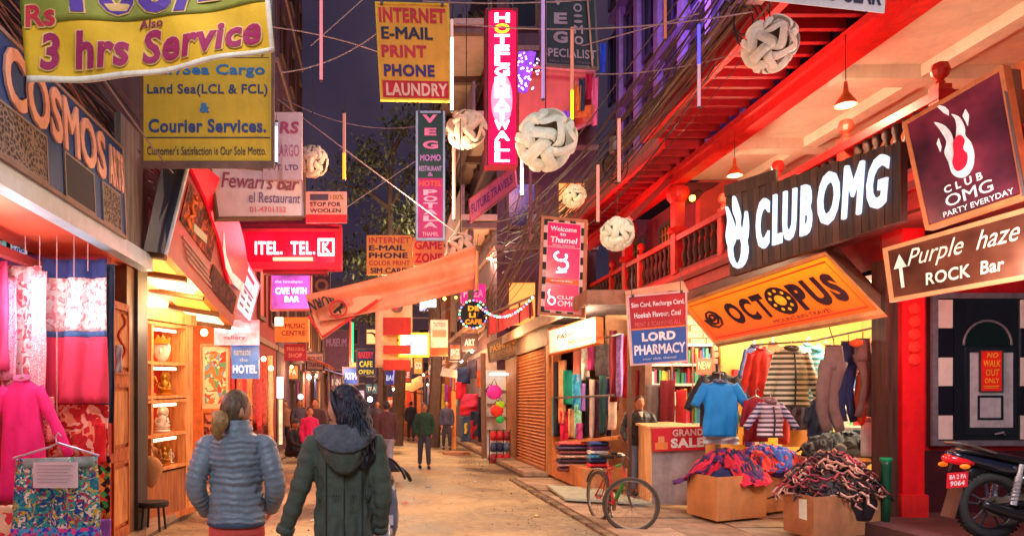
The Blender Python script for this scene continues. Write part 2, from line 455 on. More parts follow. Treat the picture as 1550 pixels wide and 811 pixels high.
# rubble, grit and scraps
rnd = random.Random(2); lt = [MB(), MB()]
for k in range(520):
    x = rnd.choice((rnd.gauss(2.5, .22), rnd.gauss(-2.5, .2), rnd.uniform(-2.4, 2.6), rnd.gauss(2.3, .35))); y = rnd.uniform(5.5, 24)**1.0; r = rnd.uniform(.004, .012)*(1.8 if rnd.random() < .06 else 1)
    lt[k % 2].ell((x, y, r*.4), (r, r*rnd.uniform(.6, 1.2), r*.7), 5, 4)
single('grit', 'brown grit and small stones strewn along the lane edges', 'grit', lt[0], C((96, 76, 60)), kind='stuff')
single('grit', 'pale small stones strewn along the lane', 'grit', lt[1], C((180, 156, 130)), kind='stuff')
for k, (x, y, c_, n) in enumerate(((1.3, 8.4, (226, 220, 210), 'white'), (.4, 11.5, (214, 60, 60), 'red'), (2.2, 10.2, (230, 200, 120), 'yellow'), (-.9, 9.8, (200, 200, 215), 'grey'), (1.9, 14.5, (226, 226, 220), 'cream'), (.9, 13.6, (90, 120, 180), 'blue'))):
    a = rnd.uniform(0, 3); ca, sa = math.cos(a), math.sin(a)
    single('paper_scrap', '%s scrap of litter lying on the street' % n, 'litter', MB().sheet(lambda u, v, w=0.: Vector((x+(u-.5)*.11*ca-(v-.5)*.07*sa, y+(u-.5)*.11*sa+(v-.5)*.07*ca, .012+.012*math.sin(u*6)*math.sin(v*5)+w)), 6, 5, .001), C(c_, .8))

# -------------------------------------------------------------- right: red club building
RED = C((226, 34, 30), .55, .25, 4); RED2 = C((158, 16, 32), .6, .3, 5); MAR = C((92, 18, 30), .7, .35, 4)
CREAM = C((246, 230, 206), .8, .12, 1.2); DK = C((40, 30, 32), .8, .3, 4); DWOOD = wood((70, 42, 34), (38, 22, 20))
B = Thing('club_building', 'red painted building with deep balcony, carved posts and wide red eaves on the right', 'building')
def slab_lines(x0, x1, y0, y1, z0, z1, mat, name, T=B): return T.part(name, MB().box(x0, y0, z0, x1, y1, z1), mat)
slab_lines(5.9, 8.2, 3, 20, 3.86, 4.02, RED, 'balcony_floor')
for k, (z0, z1, dx, m) in enumerate(((3.70, 3.90, .0, RED), (3.905, 4.0, -.05, RED2), (4.005, 4.10, -.02, RED))):
    B.part('balcony_fascia', MB().box(5.82+dx, 3, z0, 5.898, 20, z1), m)
B.part('handrail', MB().box(5.78, 7.52, 4.74, 5.94, 20, 4.84), RED)
B.part('bottom_rail', MB().box(5.82, 7.52, 4.102, 5.93, 20, 4.16), RED2)
pst = MB().box(-.07, -.07, 4.1, .07, .07, 4.90).lathe([(.02, 4.9), (.05, 4.93), (.03, 4.96), (.075, 5.0), (.09, 5.06), (.07, 5.13), (.0, 5.16)], n=10).mesh('balcony_post', C((226, 60, 40), .5, .2, 6))
posts = [7.6, 9.14, 10.7, 12.4, 14.3, 16.3, 18.3]
for y in posts: B.inst('balcony_post', pst, Matrix.Translation((5.86, y, 0)))
bal = MB().lathe([(.055, 4.16), (.055, 4.2), (.03, 4.24), (.06, 4.32), (.072, 4.42), (.04, 4.54), (.03, 4.6), (.055, 4.66), (.055, 4.74)], n=8)
bal.smooth = True; bal = bal.mesh('baluster', DWOOD)
B.part('return_rail', MB().box(5.94, 7.54, 4.74, 8.2, 7.66, 4.84), RED)
y = 7.75
while y < 20:
    if min(abs(y-p) for p in posts) > .12: B.inst('baluster', bal, Matrix.Translation((5.87, y, 0)))
    y += .165 if y < 12 else .24
B.part('ceiling', MB().box(5.96, 3, 5.96, 8.6, 14.3, 6.1), CREAM)
for y in (4.2, 6.6, 9.4, 12.0): B.part('ceiling_beam', MB().box(5.97, y, 5.78, 8.2, y+.28, 5.958), CREAM)
B.part('ceiling_beam', MB().box(7.0, 3, 5.80, 7.22, 14.2, 5.955), CREAM)
B.part('back_wall', MB().box(8.2, 3, 4.02, 8.5, 14.3, 5.955), C((214, 140, 96), .8, .15, 2))
B.part('end_wall', MB().box(6.3, 14.3, 4.02, 8.5, 14.5, 5.955), C((190, 60, 50), .7, .2, 3))
B.part('eave_beam', MB().box(5.70, 2, 5.84, 5.95, 20, 6.12), RED)
B.part('eave_moulding', MB().box(5.62, 2, 5.98, 5.698, 20, 6.08), C((220, 52, 52), .45, .2, 5))
B.part('eave_boarding', MB().box(4.62, 2, 6.30, 5.70, 12.6, 6.36).box(4.95, 12.6, 6.20, 5.70, 19.8, 6.26), C((84, 8, 22), .6, .35, 6))
rf = MB().box(4.63, -.04, 6.15, 5.69, .04, 6.298).mesh('rafter', RED2)
y = 2.3
while y < 12.6: B.inst('rafter', rf, Matrix.Translation((0, y, 0))); y += .33
rf2 = MB().box(4.97, -.04, 6.06, 5.69, .04, 6.198).mesh('rafter', RED2)
y = 12.8
while y < 19.7: B.inst('rafter', rf2, Matrix.Translation((0, y, 0))); y += .4
B.part('eave_fascia', MB().box(4.50, 2, 6.08, 4.61, 12.6, 6.44), RED)
B.part('eave_fascia', MB().box(4.84, 12.6, 6.0, 4.94, 19.8, 6.32), RED)
B.part('roof', MB().add([(4.45, 2, 6.46), (6.5, 2, 7.2), (6.5, 12.7, 7.2), (4.45, 12.7, 6.46), (4.45, 2, 6.44), (6.5, 2, 7.1), (6.5, 12.7, 7.1), (4.45, 12.7, 6.44)], [(0, 1, 2, 3), (7, 6, 5, 4), (0, 4, 5, 1), (1, 5, 6, 2), (2, 6, 7, 3), (3, 7, 4, 0)]), DK)
for y in (14.3, 17.2): # carved posts with struts
    B.part('pillar', MB().box(5.76, y-.1, 4.1, 5.96, y+.1, 5.84).lathe([(.16, 4.9), (.2, 4.96), (.16, 5.02)], (5.86, y, 0), 12).lathe([(.13, 5.5), (.2, 5.6), (.22, 5.7), (.2, 5.8)], (5.86, y, 0), 12), RED)
    B.part('strut', MB().obox((5.35, y, 5.62), (.42, 0, .42), (0, .05, 0), (-.04, 0, .04)), RED2)
    B.part('bracket', MB().poly([(0, 0), (.9, .0), (.72, -.1), (.5, -.18), (.3, -.36), (.12, -.42), (0, -.5)], lambda u, v, ww, y=y: Vector((5.97+u*.8, y+ww, 5.9+v)), -.05, .05), MAR)
B.part('gallery_wall', MB().box(6.3, 14.5, 3.72, 6.5, 20, 5.84), C((120, 20, 34), .7, .3, 3))
for (ya, yb) in ((15.2, 16.2), (17.2, 18.4)):
    wn = B.part('window', MB().box(6.26, ya, 4.2, 6.298, yb, 5.5), DK)
    B.part('window_frame', MB().frame(lambda u, v, ww, ya=ya, yb=yb: Vector((6.26-ww, ya+(yb-ya)*u, 5.5-1.3*v)), 0, 0, 1, 1, .1, .08, -.01, .06), wood((60, 40, 34), (30, 20, 18)), parent=wn)
    gl = MB()
    for i in range(1, 6): gl.tube([(6.24, ya+(yb-ya)*i/6, 4.25), (6.24, ya+(yb-ya)*i/6, 5.4)], .02)
    for i in range(1, 6): gl.tube([(6.23, ya, 4.2+.21*i), (6.23, yb, 4.2+.21*i)], .015)
    B.part('lattice', gl, C((170, 130, 70), .4, .3), parent=wn)
# corner pillar and door wall
B.part('pillar', MB().box(6.2, 8.62, .08, 6.46, 8.98, 3.69), C((226, 18, 30), .5, .2, 3, coat=.2))
B.part('pillar_base', MB().box(6.17, 8.59, .07, 6.49, 9.01, .5), C((214, 34, 34), .5, .25, 5)); B.part('capital', MB().box(6.18, 8.6, 2.9, 6.48, 9.0, 3.0), C((214, 34, 34), .5, .25, 5))
cv = MB()
for k in range(5): cv.lathe([(0, 0), (.06, .01), (.075, .03), (.04, .045), (0, .05)], (6.33, 8.62-.045, 2.1+.15*k), 10, 'y')
B.part('carving', cv, C((235, 50, 40), .5, .2, 6))
B.part('jamb', MB().box(6.02, 8.64, .08, 6.16, 8.9, 3.3), DWOOD)
B.part('front_wall', MB().box(6.47, 9.0, 1.0, 10.5, 9.2, 3.69), C((206, 20, 34), .6, .25, 2))
B.part('plinth', MB().box(6.465, 8.985, .05, 10.5, 9.2, .998), C((74, 20, 34), .7, .4, 3))
B.part('canopy', MB().box(6.3, 8.2, 3.34, 10.5, 8.995, 3.42), C((70, 50, 52), .6))
# lintel and body under the balcony
B.part('lintel', MB().box(6.2, 9.0, 3.2, 6.45, 13.4, 3.85), RED2)
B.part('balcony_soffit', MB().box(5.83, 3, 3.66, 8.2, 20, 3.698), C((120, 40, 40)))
# Octopus shop room
B.part('shop_floor', MB().box(6.2, 9.2, .06, 8.9, 13.4, .13), C((150, 120, 96), .5))
B.part('shop_wall', MB().box(8.8, 9.2, .1, 9.0, 13.4, 3.2), C((240, 200, 130), .7, .12))
B.part('shop_wall', MB().box(6.24, 13.3, .1, 8.8, 13.42, 3.2), C((244, 196, 104), .7, .1))
B.part('shop_wall', MB().box(6.47, 9.205, .1, 8.8, 9.28, 3.2), C((200, 160, 110), .7, .1))
B.part('shop_ceiling', MB().box(6.2, 9.0, 3.201, 9.0, 13.4, 3.26), C((240, 220, 180), .7, .1))
B.done(loc=(6.2, 8.6, 0))
# upper storey
U = Thing('upper_building', 'violet lit upper storeys with tall dark windows above the red eaves', 'building')
PUR = C((112, 84, 150), .75, .3, 2); PUR2 = C((146, 112, 176), .7, .3, 3)
U.part('wall', MB().box(6.6, 3, 6.3, 7.4, 20.4, 16), C((60, 46, 84), .8, .35, 1.5))
for y in [6+i*1.35 for i in range(11)]:
    U.part('pilaster', MB().box(6.42, y, 6.4, 6.598, y+.26, 16), PUR2)
for r in range(3):
    z0 = 7.3+r*2.7
    for y in [6.36+i*1.35 for i in range(11)]:
        wn = U.part('window', MB().box(6.56, y, z0, 6.598, y+.9, z0+1.9), C((18, 20, 34), .15, .3))
        U.part('window_frame', MB().frame(lambda u, v, ww, y=y, z0=z0: Vector((6.56-ww, y+.9*u, z0+1.9*(1-v))), 0, 0, 1, 1, .07, .04, 0, .05).box(6.52, y+.42, z0+.05, 6.558, y+.48, z0+1.85), wood((70, 50, 90), (40, 30, 60)), parent=wn)
    U.part('string_course', MB().box(6.40, 3, z0-.5, 6.596, 20.4, z0-.34), PUR)
U.done()

# -------------------------------------------------------------- right: low shops
S = Thing('low_shops', 'row of low shop units with roller shutter left of the red club building', 'building')
OW = C((178, 120, 80), .7, .25, 2)
S.part('wall', MB().box(3.52, 18.7, .1, 3.8, 20.4, 3.2), OW)
S.part('pillar', MB().box(3.48, 18.56, .1, 3.7, 18.8, 3.1), C((150, 100, 70)))
S.part('pillar', MB().box(3.48, 15.0, .1, 3.74, 15.26, 3.1), C((200, 130, 70)))
S.part('lintel', MB().box(3.46, 15.0, 2.78, 3.8, 20.4, 3.2), C((120, 92, 78), .7, .3))
S.part('roof', MB().box(3.3, 11.4, 3.2, 6.2, 20.4, 3.3), C((96, 80, 84), .8, .35, 2))
S.part('roof_edge', MB().box(3.22, 11.3, 3.12, 3.298, 20.4, 3.34).box(3.3, 11.3, 3.12, 6.1, 11.398, 3.34), C((160, 120, 96), .7, .3))
S.part('back_wall', MB().box(4.2, 13.42, .1, 6.2, 13.55, 3.2), C((206, 150, 110), .7))
S.part('side_wall', MB().box(5.0, 13.56, .1, 5.2, 20.4, 3.2), C((220, 170, 120), .7))
br = MB()
for r in range(5):
    for c in range(3): br.box(0, 0, 0, 0, 0, 0) if False else None
bme = MB().box(0, 0, 0, .27, .05, .1).mesh('brick', C((226, 170, 140), .8, .2, 9))
for r in range(7):
    for c in range(2): S.inst('brick', bme, Matrix.Translation((5.66+c*.29+(r % 2)*.06, 13.36, 2.3+r*.12)))
# shutter: slats joined, each only three pixels high
sh = MB(); n = 34
for k in range(n):
    z = .16+2.6*k/n; h = 2.6/n
    sh.add([(3.55, 15.27, z), (3.55, 18.55, z), (3.49, 15.27, z+h*.5), (3.49, 18.55, z+h*.5), (3.55, 15.27, z+h*.96), (3.55, 18.55, z+h*.96)], [(0, 1, 3, 2), (2, 3, 5, 4)])
S.part('shutter_slats', sh, C((206, 136, 84), .5, .25, 3), kind='stuff')
S.part('shutter_bottom_bar', MB().box(3.46, 15.27, .12, 3.58, 18.55, .19), C((150, 90, 50)))
for ya, yb in ((18.5, 18.56), (15.262, 15.3)): S.part('guide_rail', MB().box(3.47, ya, .12, 3.6, yb, 2.78), C((110, 66, 40)))
S.done(loc=(3.5, 16, 0))

# far right tall building
def facade(name, label, x0, x1, y0, y1, h, mat, wmat, floors, nwx, nwy, side=-1, floor0=3.2, fh=2.8, lit=()):
    T = Thing(name, label, 'building')
    T.part('wall', MB().box(x0, y0, 0, x1, y1, h), mat)
    xs = x0 if side < 0 else x1
    i = 0
    fm = wood((96, 60, 44), (50, 32, 28))
    for r in range(floors):
        z = floor0+r*fh+.5
        if z+1.4 > h: break
        for k in range(nwy):
            yy = y0+(y1-y0)*(k+.5)/nwy; i += 1
            m = lit[i % len(lit)] if lit else wmat
            e = .02
            xa, xb = (xs-e, xs-.001) if side < 0 else (xs+.001, xs+e)
            wn = T.part('window', MB().box(xa, yy-.45, z, xb, yy+.45, z+1.3), m or wmat)
            T.part('window_frame', MB().frame(lambda u, v, ww, yy=yy, z=z: Vector((xs+side*(.02+ww), yy-.5+u, z+1.35-1.4*v)), 0, 0, 1, 1, .09, .07, -.01, .06), fm, parent=wn)
        for k in range(nwx):
            xx = x0+(x1-x0)*(k+.5)/nwx; i += 1
            m = lit[i % len(lit)] if lit else wmat
            wn = T.part('window', MB().box(xx-.4, y0-.02, z, xx+.4, y0-.001, z+1.3), m or wmat)
            T.part('window_frame', MB().frame(lambda u, v, ww, xx=xx, z=z: Vector((xx-.45+.9*u, y0-.02-ww, z+1.35-1.4*v)), 0, 0, 1, 1, .09, .07, -.01, .06), fm, parent=wn)
        T.part('cornice', MB().box(x0-.06, y0-.06, z-.62, x1+.06, y0-.001, z-.48).box(xs-.06 if side < 0 else xs+.001, y0, z-.62, xs-.001 if side < 0 else xs+.06, y1, z-.48), C((150, 110, 100), .7, .3))
    return T
DG = C((26, 26, 38), .2, .3)
T1 = facade('corner_building', 'dusky building with projecting pale balconies behind the tall red hotel sign', 3.3, 6.1, 20.5, 34, 16, C((96, 62, 72), .8, .3, 1.2), DG, 4, 2, 5, lit=(DG, DG, E((255, 150, 70), 1.2), DG))
PALE = C((214, 172, 150), .8, .15, 1.5)
for (z, xo, ya, yb) in ((6.7, 2.3, 20.4, 31), (9.6, 2.6, 20.4, 30), (12.2, 1.9, 20.4, 30)):
    T1.part('balcony_slab', MB().box(xo, ya, z, 3.298, yb, z+.16), PALE)
    T1.part('balcony_beam', MB().box(xo, ya, z-.22, xo+.16, yb, z-.002), C((110, 80, 76)))
    for y in (ya+.1, ya+3.3, ya+6.6, yb-.4): T1.part('cross_beam', MB().box(xo+.17, y, z-.2, 3.298, y+.2, z-.002), C((128, 94, 84)))
    T1.part('parapet', MB().box(xo, ya, z+.162, xo+.08, yb, z+1.0), C((150, 108, 112), .8, .3))
T1.part('balcony_slab', MB().box(2.75, 20.0, 3.9, 3.298, 30, 4.06), C((160, 110, 80)))
T1.part('pillar', MB().box(2.5, 20.6, 4.07, 2.66, 20.76, 6.47), C((96, 70, 60)))
T1.part('pillar', MB().box(2.5, 25.6, 4.07, 2.66, 25.76, 6.47), C((96, 70, 60)))
# coral lit balcony over the lane, facing us
T1.part('coral_balcony', MB().slab(Q((786, 110, 19.6), (902, 100, 19.6), (900, 180, 19.6), (786, 236, 19.6)), .12), C((236, 108, 92), .7, .14, 1.5))
T1.part('coral_rail', MB().tube([W(792, 100, 19.4), W(900, 108, 19.4)], .05).tube([W(786, 238, 19.5), W(896, 184, 19.5)], .05), C((250, 150, 150)))
T1.done(loc=(3.3, 20.5, 0))
# flags and washing hung at the coral balcony
for (a, col, nm) in (((852, 168, 866, 206), (150, 90, 220), 'violet'), ((868, 130, 880, 168), (236, 140, 40), 'orange'), ((876, 120, 886, 168), (44, 70, 84), 'slate'), ((886, 112, 898, 150), (190, 24, 60), 'crimson'), ((862, 160, 900, 178), (220, 110, 40), 'amber'), ((895, 118, 906, 190), (240, 120, 150), 'pink'), ((908, 66, 918, 110), (50, 90, 210), 'blue')):
    q = FQ(*a, 19.2); fn = qf(q)
    single('cloth_strip', nm+' cloth strip hanging below the coral balcony', 'cloth', MB().sheet(fn, 6, 6, .01, lambda u, v: .05*math.sin(u*9+v*2)), C(col, .9))

# left buildings
L1 = Thing('shop_building', 'dark building with open shop fronts along the left', 'building')
LW = C((44, 36, 48), .85, .4, 2)
L1.part('upper_wall', MB().box(-5.5, 2, 4.3, -3.1, 11, 14), LW)
L1.part('lintel', MB().box(-5.4, 2, 3.24, -2.95, 8.6, 4.299), LW)
L1.part('soffit', MB().box(-3.6, 2.5, 3.14, -2.68, 8.3, 3.2), C((236, 90, 60), .5, .2, 1.5))
L1.part('soffit_edge', MB().box(-2.69, 2.5, 3.07, -2.56, 8.2, 3.24), C((190, 206, 222), .4, .12))
L1.part('inner_wall', MB().box(-4.6, 2, .1, -4.4, 8.6, 3.2), C((190, 96, 84), .8, .3, 2))
L1.part('rail', MB().box(-3.36, 2.5, 2.88, -3.28, 7.3, 2.96), C((150, 40, 36)))
for y in (3.5, 5.0, 6.3): L1.part('bracket', MB().tube([(-3.32, y, 3.14), (-3.32, y, 2.9)], .02), C((80, 60, 60)))
L1.part('end_wall', MB().box(-4.4, 7.62, .1, -2.86, 7.74, 3.13), C((170, 40, 50), .8, .3))
L1.part('pillar', MB().box(-2.98, 8.35, .12, -2.78, 8.7, 3.2), C((58, 48, 50), .6, .4, 5))
L1.part('pillar', MB().box(-2.96, 8.1, .12, -2.82, 8.345, 3.12), C((120, 88, 60), .6, .3, 5))
# back of the shop bays between cabinet and red building
L1.part('bay_wall', MB().box(-4.2, 8.7, .1, -4.0, 13.4, 3.4), C((226, 176, 124), .7, .2, 3))
L1.part('bay_ceiling', MB().box(-4.2, 8.7, 3.1, -2.95, 13.4, 3.2), C((240, 200, 150), .7))
L1.part('bay_wall', MB().box(-4.0, 13.4, .1, -2.8, 13.6, 3.4), C((210, 110, 50), .7, .3, 5))
L1.part('bay_fascia', MB().box(-3.05, 8.71, 3.201, -2.9, 13.6, 4.2), C((90, 40, 36)))
# slatted grey panel after the blue signboard
for k in range(6):
    y = 7.28+k*.145
    L1.part('plank', MB().box(-2.66-.004*(k % 2), y, 3.26, -2.60, y+.138, 4.5), wood((104, 92, 84), (60, 52, 52)))
L1.done(loc=(-2.9, 8.3, 0))
L2 = facade('red_building', 'red lit narrow building behind the glowing telephone sign', -6, -3.0, 13.7, 21, 7.4, C((150, 30, 40), .7, .3, 2), DG, 2, 2, 4, side=1, lit=(DG, E((255, 60, 60), .8)))
L2.part('pent_roof', MB().slab([Vector((-3.4, 13.5, 5.5)), Vector((-2.1, 13.5, 5.2)), Vector((-2.1, 16.5, 5.2)), Vector((-3.4, 16.5, 5.5))], .1), C((190, 60, 70), .6))
L2.done()
L3 = facade('tall_building', 'tall violet brown building high up on the left beyond the yellow signs', -6, -3.0, 21.2, 28, 17, C((104, 70, 88), .8, .3, 1.2), DG, 5, 3, 3, side=1); L3.done()
L4 = facade('dim_building', 'dim brown building further along the left row', -6, -2.9, 28.2, 42, 7, C((110, 64, 60), .8, .3, 1.2), DG, 2, 2, 6, side=1, lit=(DG, E((255, 160, 90), 1))); L4.done()
R3 = facade('orange_building', 'orange lit building further along the right row', 3.1, 7, 34.2, 46, 11, C((150, 84, 54), .8, .3, 1.2), DG, 3, 2, 5, lit=(DG, E((255, 170, 90), 1.2))); R3.done()
EN = facade('end_building', 'dark building closing the end of the street', -9, 9, 62, 68, 12, C((70, 50, 66), .8, .3, .8), DG, 3, 12, 2, lit=(DG, DG, E((255, 180, 110), 1), DG, E((200, 200, 255), 1))); EN.done()
# ================================================================ SIGNS
YEL = C((238, 184, 24), .75, .14, 2.5); YEL2 = C((214, 170, 40), .75, .14, 2.5); WHT = C((238, 232, 226), .6, .08, 3)
NAVY = C((32, 48, 118), .7, .15); BLUEP = C((38, 112, 170), .7, .2); MAG = C((170, 18, 84), .7, .2); BLK = C((22, 20, 26), .7, .1)
METAL = C((120, 112, 110), .4, .3, 8, metal=.8); RUST = C((110, 74, 60), .7, .4, 8)
# laundry banner, cloth with a slack lower edge
T = Thing('banner', 'yellow cloth banner reading 3 hrs Service, largest and nearest at the top left', 'banner')
q = Q((24, -46, 5.0), (402, -46, 5.2), (414, 78, 5.2), (45, 128, 5.0)); f0 = qf(q)
def bfn(u, v, w=0.):
    p = f0(u, v, w+.03*math.sin(u*7+v*2)+.018*math.sin(u*17-v*5))
    p.z -= .03*math.sin(PI*u)*v; return p
T.part('cloth', MB().sheet(bfn, 48, 16, .006), YEL, smooth=True)
T.part('green_band', MB().sheet(lambda u, v, w=0.: bfn(u, v*(.50-.07*u)+0., w+.004), 48, 8, .002), C((150, 150, 52), .75, .2, 3), smooth=True)
T.part('hem', MB().sheet(lambda u, v, w=0.: bfn(u, .955+.055*v, w+.006), 48, 2, .008), C((240, 224, 200)), smooth=True)
T.part('hem', MB().sheet(lambda u, v, w=0.: bfn(.985+.02*v, u, w+.006), 24, 2, .008), C((240, 224, 200)), smooth=True)
OUT = C((244, 190, 120), .7)
def outlined(T, s, fn, u0, v0, u1, v1, m, mo, b, b2, sh=0, w=.009):
    T.part('lettering', text(MB(), s, fn, u0-.006, v0-.014, u1+.006, v1+.014, w, b2, sh), mo)
    T.part('lettering', text(MB(), s, fn, u0, v0, u1, v1, w+.004, b, sh), m)
def rot_fn(fn, du, dv):  # baseline running uphill
    return lambda u, v, w=0.: fn(u+du*(v-.5), v+dv*(u-.5), w)
rf_ = rot_fn(bfn, .0, -.01)
outlined(T, '3 hrs Service', rf_, .055, .575, .955, .90, MAG, OUT, .035, .07, .22)
T.part('lettering', text(MB(), 'Also', bfn, .455, .47, .555, .555, .01, .03, .2), C((140, 40, 70)))
outlined(T, 'Rs', bfn, .015, .33, .135, .52, C((220, 40, 60)), OUT, .03, .06, .1)
outlined(T, '100/-', bfn, .20, .02, .80, .42, C((90, 50, 150)), OUT, .04, .07)
T.done()
# cargo board
q = FQ(215, 62, 413, 250, 7.4); SB = C((44, 66, 124), .7, .2)
DKL = C((60, 56, 60))
sign('cargo_sign', 'yellow board for air and sea cargo and courier services under the laundry banner', q, YEL2, [
    ('By', .86, .08, .95, .13, DKL), ('Air/Sea Cargo', .06, .19, .94, .30, BLUEP, .03), ('Land Sea(LCL & FCL)', .04, .35, .96, .45, C((40, 60, 110)), .02),
    ('&', .44, .50, .52, .58, BLUEP, .03), ('Courier Services.', .05, .63, .95, .74, SB, .03),
    ("Customer's Satisfaction is Our Sole Motto.", .04, .85, .95, .92, DKL, .01)],
    [(0, .0, 1, .07, C((235, 196, 150)), .004, 'strip'), (.04, .135, .97, .14, DKL, .004, 'rule'), (.02, .775, .98, .785, DKL, .004, 'rule'), (-.01, .97, 1.01, 1.03, RUST, .02, 'lower_rail')], th=.04, frame=RUST, fw=.03)
# COSMOS board in the plane of the left shop front
q = [Vector((-2.58, 4.3, 4.13)), Vector((-2.58, 7.26, 4.13)), Vector((-2.54, 7.26, 3.24)), Vector((-2.54, 4.3, 3.24))]
T, fn = sign('shop_sign', 'long blue signboard reading COSMOS ARTS with photographs of shawls, over the left shop', q, C((16, 62, 126), .55, .25, 3), th=.08, done=False, frame=C((150, 120, 110)), fw=.03)
letters(T, 'COSMOS', fn, .215, .06, .83, .55, C((240, 172, 146), .6), .02, .004, .03, name='letter', gap=.06)
letters(T, 'ARTS', fn, .86, .10, .985, .53, C((240, 172, 146), .6), .02, .004, .03, name='letter', gap=.05)
ph = [pattern([(40, 36, 40), (96, 84, 80), (150, 130, 116), (60, 50, 54)], 26, 'ring'), pattern([(60, 60, 72), (100, 96, 100), (40, 40, 50)], 40, 'X', distort=4), pattern([(110, 96, 88), (70, 64, 66), (150, 130, 110)], 60, 'vor')]
for k, (a, b) in enumerate(((.05, .42), (.53, .73), (.80, .95))):
    p = T.part('photo_panel', rect(MB(), fn, a, .58, b, .97, .002, .01), ph[k])
    T.part('panel_border', MB().frame(fn, a-.004, .565, b+.004, .985, .006, .02, .002, .016), C((150, 130, 120)), parent=p)
T.done()
# pinkish courier sign behind
PL = C((222, 178, 186), .6, .14, 2)
sign('company_sign', 'tall pale pink sign with RS and PVT LTD between the cargo board and lantern', FQ(398, 170, 457, 272, 9.2), PL, [
    ('RS', .42, .14, .92, .32, C((190, 70, 110)), .04, .1), ('CARGO', .30, .48, .93, .66, C((200, 110, 140)), .02), ('PVT. LTD', .15, .78, .9, .86, C((110, 70, 110)))], th=.08)
sign('bar_sign', 'pale grey pink board reading Bar and Restaurant under the cargo board', Q((318, 250, 8.9), (461, 262, 9.5), (461, 328, 9.5), (330, 330, 8.9)), C((214, 184, 196), .5, .12, 2), [
    ("Fewari's Bar", .08, .10, .94, .42, C((140, 60, 90)), .02, .35), ('el Restaurant', .36, .48, .95, .70, C((110, 80, 130)), .01, .2), ('01-4701152', .36, .78, .78, .90, C((220, 90, 110)), .01)], th=.12, frame=RUST)
sign('small_sign', 'small pink and red sign to the right of the bar board', FQ(463, 290, 525, 337, 12), C((230, 160, 150), .6), [
    ('STOP FOR', .10, .34, .85, .48, BLK), ('WOOLEN', .1, .55, .85, .68, BLK), ('100%', .6, .1, .92, .26, C((150, 110, 40)))],
    [(0, .74, 1, 1, C((220, 30, 50)), .004, 'band'), (.1, .08, .55, .28, C((80, 70, 90)), .004, 'picture')], th=.06)
# cola sign box, one tilted box along the left row
a, b, c, d = W(284, 250, 8.0), W(372, 402, 11.2), W(352, 494, 11.3), W(252, 384, 8.1)
T = Thing('cola_sign', 'long red and brown drinks sign box with dark blue end and white swoosh', 'sign')
q = planar([a, b, c, d]); a, b, c, d = q; fn = qf(q)
T.part('panel', MB().slab(q, .05), C((150, 30, 40), .4, .25, 2))
e = [W(246, 248, 7.9), a, d, W(217, 379, 7.9)]
T.part('end_panel', MB().slab(e, .04, .001), C((30, 38, 66), .4, .35, 2))
T.part('end_trim', MB().tube([W(285, 250, 7.95), W(251, 385, 8.0)], .022), C((200, 210, 220), .4))
T.part('arched_top', MB().poly([(0, .02), (.08, -.16), (.3, -.33), (.55, -.36), (.8, -.22), (1.0, .02), (1, .3), (.75, .55), (.5, .25), (.2, .06)], fn, .004, .05), C((214, 6, 30), .35, .12, 2, emit=.4))
T.part('swoosh', MB().poly([(.50, .10), (.60, .30), (.74, .38), (.98, .30), (.99, .44), (.80, .50), (.64, .44), (.54, .28)], fn, .052, .06), C((250, 220, 220), .5, emit=.3))
T.part('picture', rect(MB(), fn, .04, .12, .46, .56, .002, .012), pattern([(60, 30, 26), (120, 50, 30), (200, 90, 50), (40, 20, 26)], 7, 'noise'))
T.part('picture', rect(MB(), fn, .5, .55, .95, .84, .002, .012), pattern([(50, 34, 36), (90, 50, 44), (130, 90, 90)], 9, 'noise'))
T.part('swirl', MB().tube([fn(.12+.03*math.sin(t*1.9), .16+.05*t, .03) for t in range(8)], .025, 5), C((236, 120, 60), .5))
T.part('bottle', MB().poly([(.17, .42), (.34, .36), (.36, .44), (.19, .50)], fn, .014, .02), C((60, 170, 120), .4))
for k in range(4): T.part('stripe', rect(MB(), fn, .10+.03*k, .66+.05*k, .45+.03*k, .685+.05*k, .012, .018), C((170, 130, 120)))
under = [d, c, c+Vector((-.75, 0, .12)), d+Vector((-.75, 0, .12))]
T.part('underside', MB().slab(under, .03, .0), C((240, 150, 70), .6, emit=.15))
ff = qf(under)
for k in range(4): T.part('lamp_tray', rect(MB(), ff, .04+.25*k, .15, .22+.25*k, .8, .002, .02), E((255, 236, 190) if k % 2 else (255, 180, 70), 1.3))
for k in range(5): T.part('rib', rect(MB(), ff, .0+.245*k, .02, .025+.245*k, .98, .003, .06), C((110, 70, 40)))
T.done()
sign('notice_sign', 'white lit price board at the far end of the cola box', Q((360, 372, 11.2), (393, 432, 12.4), (378, 488, 12.4), (344, 452, 11.2)), LB((214, 220, 246), .75), [],
     [(.25, .12, .8, .20, C((150, 70, 110)), .006, 'line'), (.2, .42, .9, .46, C((150, 70, 110)), .006, 'line')]+[(.2+.25*i, .5+.15*j, .36+.25*i, .56+.15*j, C((120, 120, 150)), .006, 'picture') for i in range(3) for j in range(3)], th=.12, frame=C((190, 150, 190)))
